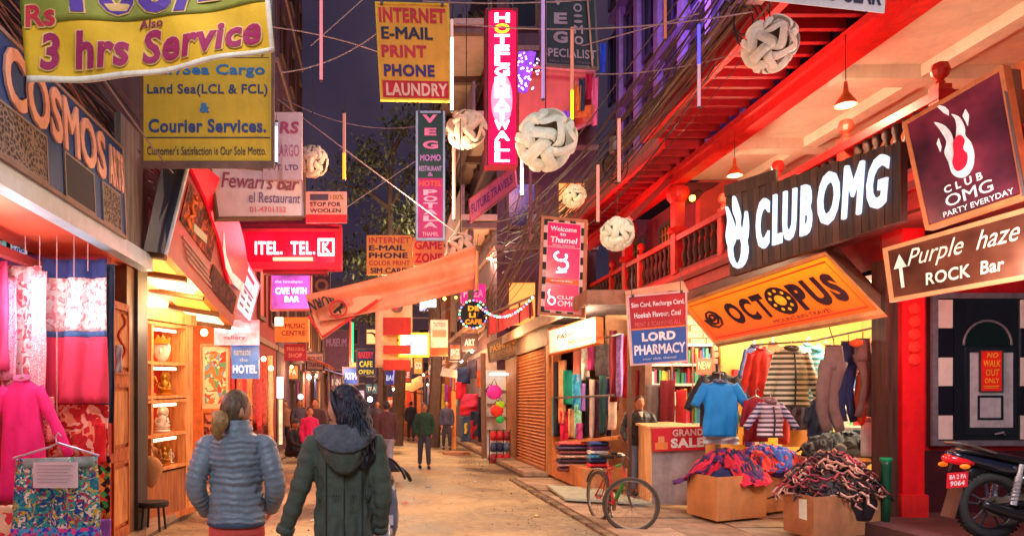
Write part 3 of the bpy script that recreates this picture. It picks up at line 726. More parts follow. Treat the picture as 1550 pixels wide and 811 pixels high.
# red neon telephone sign
T, fn = sign('phone_sign', 'glowing red neon sign reading ITEL. TEL. above the left row', FQ(366, 346, 512, 402, 12.6), LB((220, 6, 40), .8, .3, 1.2), th=.25, done=False, frame=C((200, 10, 40), emit=.5), fw=.12)
letters(T, 'ITEL. TEL.', fn, .14, .36, .76, .70, E((255, 226, 226), 2.6), .03, .01, .02, gap=.12)
T.part('tube', MB().tube([fn(.33, .84, .06), fn(.74, .84, .06)], .03), E((255, 150, 110), 3))
p = T.part('symbol_frame', MB().frame(fn, .79, .28, .96, .74, .02, .06, .01, .05), E((255, 226, 226), 2.4))
T.part('symbol', text(MB(), 'K', fn, .835, .38, .915, .64, .03, .04), E((255, 226, 226), 2.4), parent=p)
T.part('canopy', MB().slab([W(340, 322, 12.9), W(508, 330, 12.9), W(514, 346, 12.5), W(340, 346, 12.5)], .06), C((150, 30, 50)))
T.part('lower_box', MB().slab(FQ(398, 404, 496, 414, 12.7), .2), C((130, 20, 40)))
T.done()
sign('cafe_sign', 'square violet lit sign reading CAFE WITH BAR below the red neon', FQ(410, 413, 470, 468, 13.6), LB((190, 90, 200), .9, .35, 2), [
    ('CAFE WITH', .12, .40, .9, .58, E((240, 250, 255), 2), .03), ('BAR', .35, .64, .72, .80, E((240, 250, 255), 2), .03), ('the himalayan', .1, .2, .8, .3, E((240, 200, 255), 1.2))], th=.2, frame=C((230, 120, 120)))
sign('carpet_sign', 'orange sign under the violet cafe sign', FQ(416, 480, 467, 517, 13.8), C((232, 120, 40), .5, emit=.3), [('MUSIC', .3, .25, .9, .45, C((130, 30, 20))), ('CENTRE', .2, .55, .9, .75, C((130, 30, 20)))], [(.0, .0, .25, .35, E((255, 220, 190), 2), .006, 'lamp')], th=.1)
sign('trek_sign', 'dark red sign under the orange one', FQ(430, 520, 464, 546, 14), C((170, 20, 44), .5), [('TREKKING', .1, .2, .9, .42, C((240, 150, 120))), ('SHOP', .2, .55, .8, .8, C((240, 150, 120)))], th=.1)
sign('shop_banner', 'white and pink lit shop banner hanging at the doorway', FQ(324, 484, 392, 522, 12.4), LB((255, 150, 160), 1.0, .3, 4), [('handicraft', .1, .25, .8, .5, E((255, 240, 240), 2), .03), ('gallery', .2, .62, .7, .82, C((220, 60, 90)))], th=.05)
sign('hotel_board', 'blue hotel board hanging beneath the pink lit banner', FQ(350, 521, 392, 573, 12.6), LB((70, 120, 200), .35), [('HOTEL', .06, .60, .94, .84, C((230, 236, 250), emit=.5), .04), ('namaste', .1, .15, .7, .32, C((200, 220, 240))), ('the', .3, .4, .6, .5, C((200, 220, 240)))], th=.05)
T = Thing('neon_letters', 'dim unlit letters KOU stacked on a dark board beside the cafe sign', 'sign')
q = FQ(474, 396, 500, 468, 16); T.part('board', MB().slab(q, .05), C((70, 36, 50), .7)); letters(T, 'KOU', qf(q), .1, .04, .9, .96, C((150, 96, 70)), .02, vert=True, gap=.2); T.done()
# rods and hanging sign bracket over the street
# INTERNET sign
q = Q((569, 5, 9), (678, 8, 9), (681, 152, 9), (577, 150, 9))
IY = C((238, 158, 44), .65, .1, 3)
sign('internet_sign', 'yellow orange sign listing INTERNET E-MAIL PRINT PHONE with red LAUNDRY strip', q, IY, [
    ('INTERNET', .03, .045, .96, .20, C((206, 40, 50)), .045), ('E-MAIL', .05, .245, .78, .375, C((50, 40, 70)), .045), ('PRINT', .04, .435, .68, .565, C((206, 40, 60)), .045),
    ('PHONE', .06, .635, .79, .765, C((70, 40, 110)), .045), ('LAUNDRY', .08, .83, .97, .965, C((250, 190, 170)), .035)], [(.03, .805, .99, .985, C((206, 20, 40)), .0045, 'red_strip')], th=.05, frame=C((240, 180, 40)), hang=.9)
# VEG / HOTEL POTALA
GRN = C((28, 60, 62), .6, .2)
T, fn = sign('restaurant_sign', 'narrow vertical sign, dark green VEG MO:MO above and magenta HOTEL POTALA below', FQ(631, 170, 672, 362, 12), GRN, [
    ('V', .2, .02, .75, .085, C((236, 130, 190)), .05), ('E', .28, .125, .72, .185, C((236, 130, 190)), .05), ('G', .22, .225, .78, .29, C((236, 130, 190)), .05),
    ('MO:MO', .12, .335, .88, .385, C((200, 130, 220)), .03), ('RESTAURANT', .08, .425, .92, .465, C((190, 150, 220)), .02), ('&', .4, .475, .6, .505, C((200, 130, 220)))],
    [(0, .52, 1, 1, C((176, 20, 110), .6, .15), .004, 'lower_panel')], th=.06, done=False, frame=C((150, 170, 220)), fw=.035, hang=1.2)
T.part('lettering', text(MB(), 'HOTEL', fn, .08, .54, .92, .585, .0085, .03), C((240, 90, 60)))
letters(T, 'POTALA', fn, .24, .61, .76, .91, C((244, 170, 210)), .006, .006, .04, vert=True, gap=.18)
T.part('lettering', text(MB(), 'THAMEL', fn, .2, .945, .8, .975, .0085, .02), C((244, 170, 210)))
T.done()
# tall red lit hotel sign
T, fn = sign('hotel_sign', 'tall bright red lit sign with white stacked letters HOTEL GREAT WALL', FQ(737, 15, 782, 250, 10.4), LB((236, 4, 66), 1.0, .18, 2), th=.2, done=False, frame=C((150, 0, 40), emit=.4), fw=.03, hang=.6)
wl = E((255, 240, 244), 3.0)
letters(T, 'HOTELGREATWALL', fn, .26, .025, .76, .98, wl, .015, .004, .03, vert=True, gap=.16, mats={1: E((255, 214, 30), 1.6)})
T.part('panel_glow', MB().poly(circ(20, .5, .58, .36, .17), fn, .001, .003), LB((255, 120, 150), 1.3, .1))
T.part('side_case', MB().slab([W(733, 17, 10.5), W(736.5, 15, 10.38), W(736.5, 250, 10.38), W(733, 250, 10.5)], .03), C((80, 30, 50)))
T.done()
# VEG MO:MO SPECIALIST
GL = C((176, 150, 170), .6)
T, fn = sign('momo_sign', 'dark grey hanging sign reading VEG MO:MO SPECIALIST at the top centre', Q((818, -20, 11), (899, -20, 11), (905, 103, 11), (819, 97, 11)), C((44, 48, 62), .6, .25, 3), [
    ('V', .20, .10, .44, .24, GL, .05), ('E', .24, .335, .48, .48, GL, .05), ('G', .22, .57, .48, .72, GL, .05), ('MOMO', .02, .02, .03, .03, GL),
    ('SPECIALIST', .03, .79, .98, .90, GL, .02), ('Non Veg & Thukpa', .15, .935, .9, .975, C((120, 90, 120)))], th=.06, done=False, frame=C((110, 96, 104)))
letters(T, 'MO:MO', fn, .60, .08, .76, .73, GL, .004, .004, .03, vert=True, gap=.25)
T.part('hanger_rod', MB().tube([W(826, -60, 10.9), W(826, 98, 10.9)], .014).tube([W(885, -60, 10.9), W(897, 100, 10.9)], .014), C((190, 150, 130)))
T.done()
# white banner cut by the top edge
sign('white_banner', 'white banner with dark lettering cut by the top edge above the red eaves', Q((1130, -60, 6.6), (1342, -40, 6.4), (1339, 20, 6.4), (1150, 0, 6.6)), C((236, 226, 230), .7, .1), [('TREKKING GEAR', .05, .3, .97, .84, C((60, 50, 80)), .04)], th=.01)
# far internet sign
sign('internet_sign', 'distant yellow sign listing INTERNET E-MAIL PHONE COLOR PRINT SIM', FQ(555, 356, 624, 416, 19), C((236, 150, 60), .6, .1), [
    ('INTERNET', .05, .05, .95, .20, C((200, 60, 60)), .03), ('E-MAIL', .05, .25, .85, .39, C((60, 40, 60)), .04), ('PHONE', .05, .44, .9, .58, C((60, 40, 60)), .04), ('COLOR PRINT', .05, .64, .95, .76, C((200, 60, 50)), .03), ('SIM CARD', .08, .82, .9, .96, C((60, 40, 60)), .04)], th=.08)
sign('game_sign', 'distant orange sign reading GAME ZONE beside the distant internet sign', FQ(625, 360, 672, 402, 19.3), C((236, 130, 70), .6, .1), [('GAME', .05, .1, .95, .42, C((200, 20, 50)), .05), ('ZONE', .05, .55, .95, .9, C((200, 20, 50)), .05)], th=.08)
# slanted pink banner
sign('slanted_banner', 'slanted pink banner with violet letters on the tall building over the lane', Q((710, 302, 19.4), (778, 252, 17.8), (781, 282, 17.8), (712, 337, 19.4)), C((226, 110, 150), .7, .2), [('FUTURE TRAVELS', .05, .3, .95, .72, C((110, 60, 150)), .02)], th=.04, frame=C((190, 90, 110)))
# checker framed Thamel sign
T, fn = sign('club_banner', 'upright pink sign with black and white checkered border, welcome to Thamel', Q((822, 329, 12.4), (887, 335, 12.1), (883, 479, 12.1), (816, 474, 12.4)), C((240, 200, 200), .6), th=.08, done=False, frame=C((190, 120, 90)), fw=.05)
ck = MB(); nn = 13
for i in range(nn):
    for sgn in (0, 1):
        if (i+sgn) % 2 == 0: rect(ck, fn, .02 if not sgn else .90, i/nn, .12 if not sgn else .98, (i+1)/nn, .001, .006)
for i in range(6):
    for (a, b) in ((.0, .035), (.965, 1.0)):
        if i % 2 == 0: rect(ck, fn, .12+i*.13, a, .12+i*.13+.13, b, .001, .006)
T.part('checkers', ck, BLK)
HP = LB((232, 20, 80), .55, .15)
for (a, b) in ((.045, .29), (.30, .62), (.68, .955)): T.part('pink_panel', rect(MB(), fn, .13, a, .88, b, .001, .008), HP)
T.part('orange_band', rect(MB(), fn, .13, .625, .88, .675, .001, .008), C((240, 110, 60)))
LP = C((255, 214, 220), emit=.5)
T.part('lettering', text(MB(), 'Welcome', fn, .2, .08, .8, .13, .012, .01, .1), LP)
T.part('lettering', text(MB(), 'to', fn, .42, .145, .55, .175, .012, .01), LP)
T.part('lettering', text(MB(), 'Thamel', fn, .2, .19, .82, .25, .012, .02, .1), LP)
T.part('lettering', text(MB(), 'Visit Nepal', fn, .25, .268, .75, .287, .012, .0), LP)
ring = MB().tube([fn(.45+.14*math.cos(t), .39+.045*math.sin(t), .014) for t in [-.6+i*.5 for i in range(11)]], .022, 5).tube([fn(.5+.12*math.cos(t), .48+.05*math.sin(t), .014) for t in [-2+i*.5 for i in range(10)]], .022, 5).tube([fn(.36, .56, .014), fn(.6, .545, .014)], .02, 5)
T.part('emblem', ring, E((255, 230, 236), 1.4))
T.part('lettering', text(MB(), 'everyday', fn, .25, .635, .75, .66, .012, .01), LP)
T.part('lettering', text(MB(), 'CLUB', fn, .40, .80, .80, .835, .012, .02), LP)
T.part('lettering', text(MB(), 'OMG', fn, .42, .85, .84, .91, .012, .02), LP)
T.part('flame_logo', MB().tube([fn(.28+.08*math.cos(t), .86+.04*math.sin(t), .014) for t in [i*.6 for i in range(12)]], .014, 5).tube([fn(.24, .83, .014), fn(.2, .78, .014), fn(.23, .74, .014)], .014, 5), E((255, 230, 236), 1.2))
T.done()
# pharmacy sign
q = Q((950, 449, 10.4), (1038, 441, 10.4), (1040, 546, 10.4), (957, 552, 10.4)); PW = C((244, 232, 232), .5, emit=.15)
sign('pharmacy_sign', 'red and blue hanging sign reading LORD PHARMACY', q, C((190, 16, 34), .5, .12), [
    ('Sim Card, Recharge Card,', .05, .10, .97, .19, PW, .02), ('Hookah Flavour, Coal', .09, .25, .9, .34, PW, .02), ('PRINT & SCANNING ALL', .09, .39, .9, .455, C((230, 120, 110)), .01), ('LORD', .20, .545, .80, .675, PW, .05),
    ('PHARMACY', .05, .72, .97, .87, PW, .045), ('near club, thamel', .2, .91, .8, .95, C((200, 220, 250)))], [(.0, .50, 1, 1, C((24, 92, 180), .5, .12), .0045, 'blue_panel'), (0, .475, 1, .50, C((250, 130, 60)), .006, 'stripe')], th=.05, frame=C((230, 190, 190)), hang=.35)
T = Thing('awning', 'small beige awning flap above the pharmacy sign', 'awning')
T.part('canvas', MB().sheet(qf(Q((945, 440, 11.4), (1034, 425, 11.2), (1042, 438, 10.4), (948, 450, 10.4))), 10, 3, .012, lambda u, v: .03*math.sin(u*11)*v), C((226, 176, 140), .8)); T.done()
# white orange lit sign of the scarf shop
sign('scarf_shop_sign', 'slanting white and orange lit sign over the scarf shop', Q((830, 500, 14.6), (902, 480, 12.4), (903, 518, 12.3), (832, 536, 14.4)), LB((255, 226, 206), .45, .15), [('FASHION', .2, .30, .85, .50, C((214, 60, 40)), .03, .2), ('HOUSE', .45, .6, .95, .85, C((240, 90, 30)), .05)], th=.12, frame=C((240, 110, 50), emit=.2))
sign('old_board', 'weathered wooden signboard with gold letters left of the roller shutter', Q((738, 520, 20.0), (788, 498, 18.2), (792, 532, 18.2), (740, 548, 20.0)), C((110, 86, 66), .7, .3, 5), [('PASHMINA', .08, .2, .92, .55, C((200, 140, 70)), .03), ('EMPORIUM', .12, .62, .9, .85, C((160, 120, 80)), .02)], th=.08, frame=RUST)
# OMG plank sign
TL, TR, BR, BL = W(1097, 300, 9.6), W(1363, 214, 7.7), W(1363, 334, 7.7), W(1104, 418, 9.6)
T = Thing('club_sign', 'long dark plank sign with large white lit letters CLUB OMG and flame logo', 'sign')
q = planar([TL, TR, BR, BL]); fn = qf(q)
T.part('backing', MB().slab(q, .10, -.035), C((40, 28, 28)))
pw = [wood((78, 50, 38), (46, 28, 24)), wood((92, 60, 44), (54, 34, 28)), wood((66, 42, 34), (38, 24, 22))]
npl = 26
for k in range(npl):
    T.part('plank', rect(MB(), fn, k/npl+.001, -.008*(k % 3), (k+1)/npl-.0015, 1+.006*(k % 2), -.033, -.008+.006*((k*7) % 3)/2), pw[(k*5) % 3])
T.part('corner_plank', rect(MB(), fn, .0, -.16, .34, -.01, -.05, .004), pw[0])
LW_ = E((206, 230, 255), .95); LS = C((70, 120, 190), .4, emit=.3)
letters(T, 'CLUB', fn, .215, .17, .55, .80, LW_, .04, .012, .03, .22, gap=.10)
letters(T, 'OMG', fn, .59, .10, .955, .76, LW_, .04, .012, .03, .22, gap=.09)
fl = lambda pts, d=.05: MB().poly(spoly(pts), fn, .012, .012+d)
flame_l = [(.055, .17), (.07, .36), (.075, .52), (.085, .42), (.075, .30)]
T.part('flame_ring', MB().frame(fn, 0, 0, 0, 0, 0, 0, 0, 0) if False else MB().tube([fn(.085+.05*math.cos(t), .70+.22*math.sin(t), .045) for t in [i*2*PI/18 for i in range(19)]], .05, 8, .6, False), LW_)
T.part('flame', fl([(.03, .66), (.012, .50), (.03, .30), (.022, .12), (.06, .34), (.07, .50), (.062, .60)]), LW_)
T.part('flame', fl([(.075, .56), (.09, .36), (.07, .20), (.078, .02), (.11, .26), (.105, .40), (.12, .56)]), LW_)
T.part('flame', fl([(.125, .55), (.14, .38), (.155, .26), (.16, .46), (.145, .62)]), LW_)
T.done()
# OCTOPUS light box
q = planar(Q((1034, 461, 11.2), (1250, 386, 9.4), (1333, 472, 8.6), (1083, 519, 10.2))); fn = qf(q)
T = Thing('octopus_sign', 'tilted yellow and orange light box reading OCTOPUS over the clothes shop', 'sign')
def grad_mat(c0, c1, e):
    m, nt, b = _new('printed_acrylic'); co = _coord(nt)
    s = nt.nodes.new('ShaderNodeSeparateXYZ'); nt.links.new(co, s.inputs[0])
    a = nt.nodes.new('ShaderNodeMapRange'); a.inputs[1].default_value = .12; a.inputs[2].default_value = 1.45; nt.links.new(s.outputs[2], a.inputs[0])
    r = _ramp(nt, [(0, c0), (.5, tuple((x+y)/2 for x, y in zip(c0, c1))), (1, c1)], a.outputs[0])
    nt.links.new(r.outputs[0], b.inputs['Base Color']); nt.links.new(r.outputs[0], b.inputs['Emission Color']); b.inputs['Emission Strength'].default_value = e; b.inputs['Roughness'].default_value = .3
    return m
T.part('acrylic_face', MB().slab(q, .03), grad_mat((244, 70, 30), (255, 196, 24), .55))
bq = [p+Vector((.35, .5, .3)) for p in q]
T.part('case', MB().hexa([p+(Vector((.02, .03, 0))) for p in q], bq), C((96, 78, 66), .6, .3))
T.part('end_cap', MB().slab([W(1250, 384, 9.58), W(1268, 372, 9.7), W(1344, 460, 8.85), W(1334, 474, 8.72)], .02), C((128, 112, 96), .5, .3))
T.part('trim', MB().frame(fn, .03, .09, .97, .91, .004, .02, .002, .008), C((220, 60, 40)))
OK_ = C((40, 26, 44), .5)
T.part('trim_case', MB().frame(fn, -.012, -.04, 1.012, 1.04, .015, .06, -.05, .02), C((190, 150, 100), .5))
letters(T, 'OCT', fn, .225, .27, .50, .74, OK_, .006, .004, .05, gap=.1)
letters(T, 'PUS', fn, .665, .27, .935, .76, OK_, .006, .004, .06, gap=.1)
wh = T.part('wheel_letter', MB().poly(circ(24, .585, .5, .078, .27), fn, .004, .010), OK_)
T.part('wheel_hole', MB().poly(circ(16, .585, .5, .030, .10), fn, .011, .014), C((250, 170, 30), emit=.5), parent=wh)
dots = MB()
for k in range(9):
    a = 2*PI*k/9; dots.poly(circ(8, .585+.052*math.cos(a), .5+.185*math.sin(a), .009, .03), fn, .011, .014)
T.part('wheel_holes', dots, C((250, 170, 30), emit=.5), parent=wh)
T.part('spiral', MB().tube([fn(.115+.055*(t/22+.12)*math.cos(t*.75), .5+.21*(t/22+.12)*math.sin(t*.75), .01) for t in range(22)], .018, 5), OK_)
T.part('lettering', text(MB(), 'MOUNTAIN TRAVEL', fn, .45, .80, .80, .87, .008, .01), OK_)
T.done()
# square OMG sign
q = Q((1370, 187, 7.0), (1516, 103, 6.3), (1550, 296, 6.1), (1404, 345, 6.9)); 
m, nt, b = _new('glossy_print'); co = _coord(nt); r = _ramp(nt, [(.3, (60, 26, 40)), (.5, (112, 40, 60)), (.7, (170, 60, 84))], _noise(nt, co, 1.6, 3)); nt.links.new(r.outputs[0], b.inputs['Base Color']); b.inputs['Roughness'].default_value = .22; BROWN = m
T, fn = sign('flame_sign', 'square dark maroon sign with white flame, CLUB OMG PARTY EVERYDAY', q, BROWN, th=.12, done=False, frame=C((226, 130, 80), .4, .2, metal=.3), fw=.035)
T.part('side_panel', MB().slab([W(1519, 102, 6.3), W(1545, 106, 6.9), W(1562, 290, 6.8), W(1552, 296, 6.12)], .02), C((110, 84, 84), .5))
FW = C((250, 236, 236), .4, emit=.25)
flame = [(.36, .52), (.34, .42), (.38, .34), (.34, .22), (.30, .13), (.39, .20), (.44, .29), (.455, .38), (.50, .28), (.505, .20), (.48, .14), (.55, .20), (.58, .30), (.57, .36), (.61, .44), (.62, .54), (.58, .64), (.50, .69), (.42, .67), (.37, .61)]
T.part('flame_logo', MB().poly(spoly(flame), fn, .004, .012), FW)
T.part('flame_core', MB().poly(spoly([(.43, .62), (.40, .54), (.43, .47), (.45, .37), (.52, .34), (.56, .40), (.53, .46), (.56, .53), (.52, .61)]), fn, .0125, .018), C((220, 14, 50), emit=.5))
T.part('flame_wisp', MB().poly([(.41, .10), (.36, .02), (.36, .0), (.43, .05), (.46, .10), (.45, .14)], fn, .004, .012).poly([(.60, .26), (.58, .2), (.62, .16), (.64, .22), (.61, .3)], fn, .004, .012).poly([(.30, .40), (.28, .32), (.31, .28), (.32, .36)], fn, .004, .012), FW)
T.part('lettering', text(MB(), 'C L U B', fn, .26, .70, .66, .765, .01, .03), FW)
T.part('lettering', text(MB(), 'OMG', fn, .25, .785, .74, .885, .01, .01), FW)
T.part('lettering', text(MB(), 'PARTY EVERYDAY', fn, .20, .915, .92, .96, .01, .005), FW)
T.done()
# Purple haze
q = Q((1340, 378, 7.3), (1560, 316, 6.5), (1564, 417, 6.5), (1350, 454, 7.3))
m, nt, b = _new('brushed_print'); co = _coord(nt); r = _ramp(nt, [(.3, (60, 28, 26)), (.5, (130, 70, 50)), (.75, (190, 120, 90))], _noise(nt, co, 1.3, 3)); nt.links.new(r.outputs[0], b.inputs['Base Color']); b.inputs['Roughness'].default_value = .18; b.inputs['Metallic'].default_value = .4
T, fn = sign('bar_sign', 'brown wooden framed sign reading Purple haze ROCK Bar with an arrow', q, m, th=.1, done=False, frame=C((216, 140, 90), .5, .2), fw=.04)
CR = C((240, 220, 196), .5, emit=.15)
T.part('lettering', text(MB(), 'Purple  haze', fn, .15, .12, .93, .52, .01, .0, .45), CR)
T.part('lettering', text(MB(), 'ROCK  Bar', fn, .27, .62, .82, .84, .01, .02, .1), CR)
T.part('arrow', MB().poly([(.085, .80), (.085, .42), (.045, .42), (.10, .16), (.145, .42), (.11, .42), (.11, .80)], fn, .004, .01), CR)
T.done()
# small pieces far down the street
YL = E((255, 200, 40), 1.2)
T, fn = sign('light_box', 'bright white and yellow light box over the far street', FQ(605, 505, 648, 538, 24), E((236, 240, 255), 1.2), [('P-1', .2, .3, .8, .75, LB((160, 170, 240), .8), .03)], th=.3, frame=YL, fw=.07)
sign('menu_board', 'cream board with small red pictures right of the bright light box', FQ(652, 484, 678, 538, 23), C((240, 200, 170), .6, emit=.2), [('TATTOO', .15, .08, .85, .2, C((190, 50, 40)))], [(0, .78, 1, 1, C((230, 80, 40)), .006, 'band'), (.1, .28, .9, .48, C((230, 150, 110)), .006, 'picture'), (.1, .54, .9, .74, C((250, 226, 200)), .006, 'picture')], th=.1)
sign('pharmacy_cross_sign', 'small white lit sign with green mark above the cream board', FQ(637, 439, 660, 464, 24), E((225, 250, 240), 2.0), [('+', .3, .2, .6, .7, E((0, 170, 110), 1), .12)], th=.15)
sign('pink_sign', 'magenta lit sign left of the round wheel sign', FQ(698, 430, 735, 458, 20.8), LB((236, 30, 130), .6), [('PIZZA', .1, .3, .9, .7, C((255, 200, 220)), .03)], th=.1)
T = Thing('round_sign', 'round black sign with yellow letters and a ring of coloured lights', 'sign')
c = W(716, 476, 20); T.part('disc', MB().lathe([(0, -.06), (.36, -.06), (.36, .06), (0, .06)], c, 24, 'y'), BLK)
q = FQ(700, 462, 733, 492, 19.92); fn = qf(q)
T.part('lettering', text(MB(), 'DE', fn, .25, .02, .75, .28, .01, .06), C((250, 170, 40), emit=.7)); T.part('lettering', text(MB(), 'LI', fn, .3, .36, .6, .62, .01, .06), C((250, 170, 40), emit=.7)); T.part('lettering', text(MB(), 'CAFE', fn, .12, .7, .88, .95, .01, .06), C((250, 150, 40), emit=.7))
for k, cc in enumerate(((80, 255, 200), (255, 80, 90), (90, 120, 255), (255, 240, 160))):
    mb = MB()
    for j in range(k, 24, 4): a = 2*PI*j/24; mb.ell(c+Vector((.38*math.cos(a), -.07, .38*math.sin(a))), .028, 6, 4)
    T.part('led', mb, E(cc, 3))
T.done()
# long flags: cream / red banners
T = Thing('flag_banner', 'tall cream and red hanging banner with a round emblem in mid street', 'banner')
q = Q((570, 448, 24.4), (623, 450, 24), (625, 560, 24), (566, 530, 24.4)); fn0 = qf(FQ(580, 450, 624, 560, 24))
T.part('cloth', MB().sheet(qf(FQ(568, 448, 624, 556, 24.2)), 10, 12, .01, lambda u, v: .06*math.sin(u*7+v)), C((232, 176, 140), .8), smooth=True)
for (v0, v1, cc) in ((.28, .52, (170, 34, 32)), (.66, .78, (180, 50, 36)), (.86, 1.0, (176, 46, 36))): T.part('red_band', rect(MB(), fn0, 0, v0, .95, v1, .07, .09), C(cc, .8))
T.part('emblem', MB().poly(circ(14, .48, .14, .2, .075), fn0, .07, .09), C((96, 70, 50))); T.part('emblem_centre', MB().poly(circ(10, .42, .14, .1, .05), fn0, .091, .1), C((190, 40, 60)))
T.part('arrow_mark', MB().poly(circ(3, .5, .59, .08, .03), fn0, .091, .1), C((130, 60, 40)))
T.done()
# mid-street cluster of little signs
mini = [((540, 528, 568, 568), 30, (40, 50, 96), 'dark blue board with red and yellow lettering', [('BAKERY', .1, .1, .9, .35, (230, 50, 40)), ('CAFE', .15, .45, .85, .68, (240, 210, 40)), ('OPEN', .1, .78, .9, .95, (230, 200, 50))]),
        ((519, 556, 542, 582), 31, (60, 100, 200), 'small blue and white board', [('ATM', .1, .3, .9, .7, (240, 240, 255))]),
        ((464, 534, 490, 560), 26, (190, 130, 110), 'pale brown board left of the dark haired woman', [('TOURS', .1, .2, .9, .45, (90, 40, 40)), ('TRAVELS', .1, .55, .9, .8, (90, 40, 40))]),
        ((490, 500, 528, 560), 34, (84, 44, 66), 'large dim maroon board in the distance', [('MUSEUM', .1, .2, .9, .4, (130, 90, 110))]),
        ((583, 561, 600, 582), 30, (60, 66, 170), 'little violet blue board below the red banner', [('BAR', .1, .3, .9, .7, (200, 220, 255))]),
        ((600, 556, 622, 578), 29, (214, 60, 40), 'little red board below the bright light box', [('SALE', .1, .3, .9, .7, (255, 220, 200))])]
for (bx, d, c_, lab, ls) in mini:
    sign('shop_board', lab, FQ(*bx, d), C(c_, .6, emit=.25), [(s, a, b2, c2, d2, C(cc, emit=.5), .03) for (s, a, b2, c2, d2, cc) in ls], th=.12, frame=C((110, 90, 90)), fw=.06)
# vertical LED strips far away
for (x, y0, y1, d, cc, nm) in ((531, 486, 552, 30, (255, 60, 60), 'red'), (534, 488, 548, 29.5, (40, 255, 130), 'green'), (597, 560, 590, 28, (150, 120, 255), 'violet')):
    single('led_strip', nm+' vertical strip of lights far down the lane', 'light', MB().tube([W(x, y0, d), W(x, y1, d)], .035, 6), E(cc, 1.6))
# gauze awning and burger sign
T = Thing('cloth_awning', 'long salmon cloth stretched across the street with a printed lower flap', 'awning')
q = Q((462, 446, 8.6), (720, 373, 8.2), (719, 436, 8.2), (484, 486, 8.5)); f1 = qf(q)
def af(u, v, w=0.):
    p = f1(u, v, w+.05*math.sin(v*6+u*3)+.03*math.sin(v*15-u*4)*(.3+u)); p.z -= .05*math.sin(PI*u); return p
m, nt, b = _new('thin_salmon_cloth'); co = _coord(nt); r = _ramp(nt, [(.3, (240, 140, 104)), (.7, (255, 196, 160))], _noise(nt, co, 2.2, 6, .7)); nt.links.new(r.outputs[0], b.inputs['Base Color']); b.inputs['Roughness'].default_value = .9
tl = nt.nodes.new('ShaderNodeBsdfTranslucent'); nt.links.new(r.outputs[0], tl.inputs[0]); ms = nt.nodes.new('ShaderNodeMixShader'); ms.inputs[0].default_value = .5
nt.links.new(b.outputs[0], ms.inputs[1]); nt.links.new(tl.outputs[0], ms.inputs[2]); nt.links.new(ms.outputs[0], nt.nodes['Material Output'].inputs[0]); SAL = m
T.part('cloth', MB().sheet(af, 40, 20, .008), SAL, smooth=True)
q = Q((463, 448, 8.65), (574, 447, 8.45), (580, 450, 8.4), (487, 515, 8.6)); f2 = qf(q)
T.part('flap', MB().poly([(0, 0), (1, 0), (1, .1), (.0, 1.0)], f2, -.004, .004) if False else MB().slab(q, .008, .01), C((246, 164, 124), .85, .1))
RB = C((226, 40, 36), .7)
T.part('red_border', MB().obox((0, 0, 0), (0, 0, 0), (0, 0, 0), (0, 0, 0)) if False else MB().tube([W(467, 478, 8.5), W(488, 510, 8.5), W(572, 454, 8.36)], .02, 5, .4), RB)
cc = W(512, 467, 8.46); T.part('ring', MB().tube([cc+Vector((.1*math.cos(a), 0, .1*math.sin(a))) for a in [i*PI/10 for i in range(21)]], .011, 5, 1, False), RB)
T.part('symbol', MB().tube([cc+Vector((-.05, 0, -.05)), cc+Vector((0, 0, .0)), cc+Vector((.05, 0, .03))], .018, 5).ell(cc+Vector((.04, 0, .05)), .018, 6, 4).tube([cc+Vector((0, 0, 0)), cc+Vector((.03, 0, -.05))], .014, 5), BLK)
f3 = qf(Q((464, 455, 8.5), (502, 444, 8.5), (508, 455, 8.5), (470, 475, 8.5)))
T.part('lettering', text(MB(), 'BURN', lambda u, v, w=0.: f3(1-u, 1-v, w), .02, .05, .98, .95, .01, .03), BLK)
T.done()
# ================================================================ GOODS, GARMENTS, LIGHTS IN THE STREET
WIRE = C((70, 62, 66), .5, .2, 8, metal=.5)
# ---- paper lanterns of interlocking curled petals
def icosa():
    p = (1+5**.5)/2; v = [Vector(a).normalized() for a in ((-1, p, 0), (1, p, 0), (-1, -p, 0), (1, -p, 0), (0, -1, p), (0, 1, p), (0, -1, -p), (0, 1, -p), (p, 0, -1), (p, 0, 1), (-p, 0, -1), (-p, 0, 1))]
    L = min((v[0]-a).length for a in v[1:])
    return v, [(i, j) for i in range(12) for j in range(i+1, 12) if (v[i]-v[j]).length < L*1.05]
IV, IE = icosa()
def petal():
    """curled S-shaped plate, unit radius, lying over +z, long axis x"""
    mb = MB(); nu, nv = 9, 5
    def fn(u, v, w=0.):
        a = (u-.5)*2; b = (v-.5)*2
        x = .62*a; wd = .205*(1-abs(a)**2.4)+.04; y = wd*b+.18*math.sin(a*2.6)
        r = 1.02+.06*(1-a*a)+.085*b*(1-.5*a*a)-.05*b*b+.03*a-.38*max(0, abs(a)-.65)+(.03 if abs(b) < .3 else 0)
        n = Vector((x, y, 1)).normalized(); return n*(r+w)
    mb.sheet(fn, nu, nv, .012); return mb
pm_mats = {}
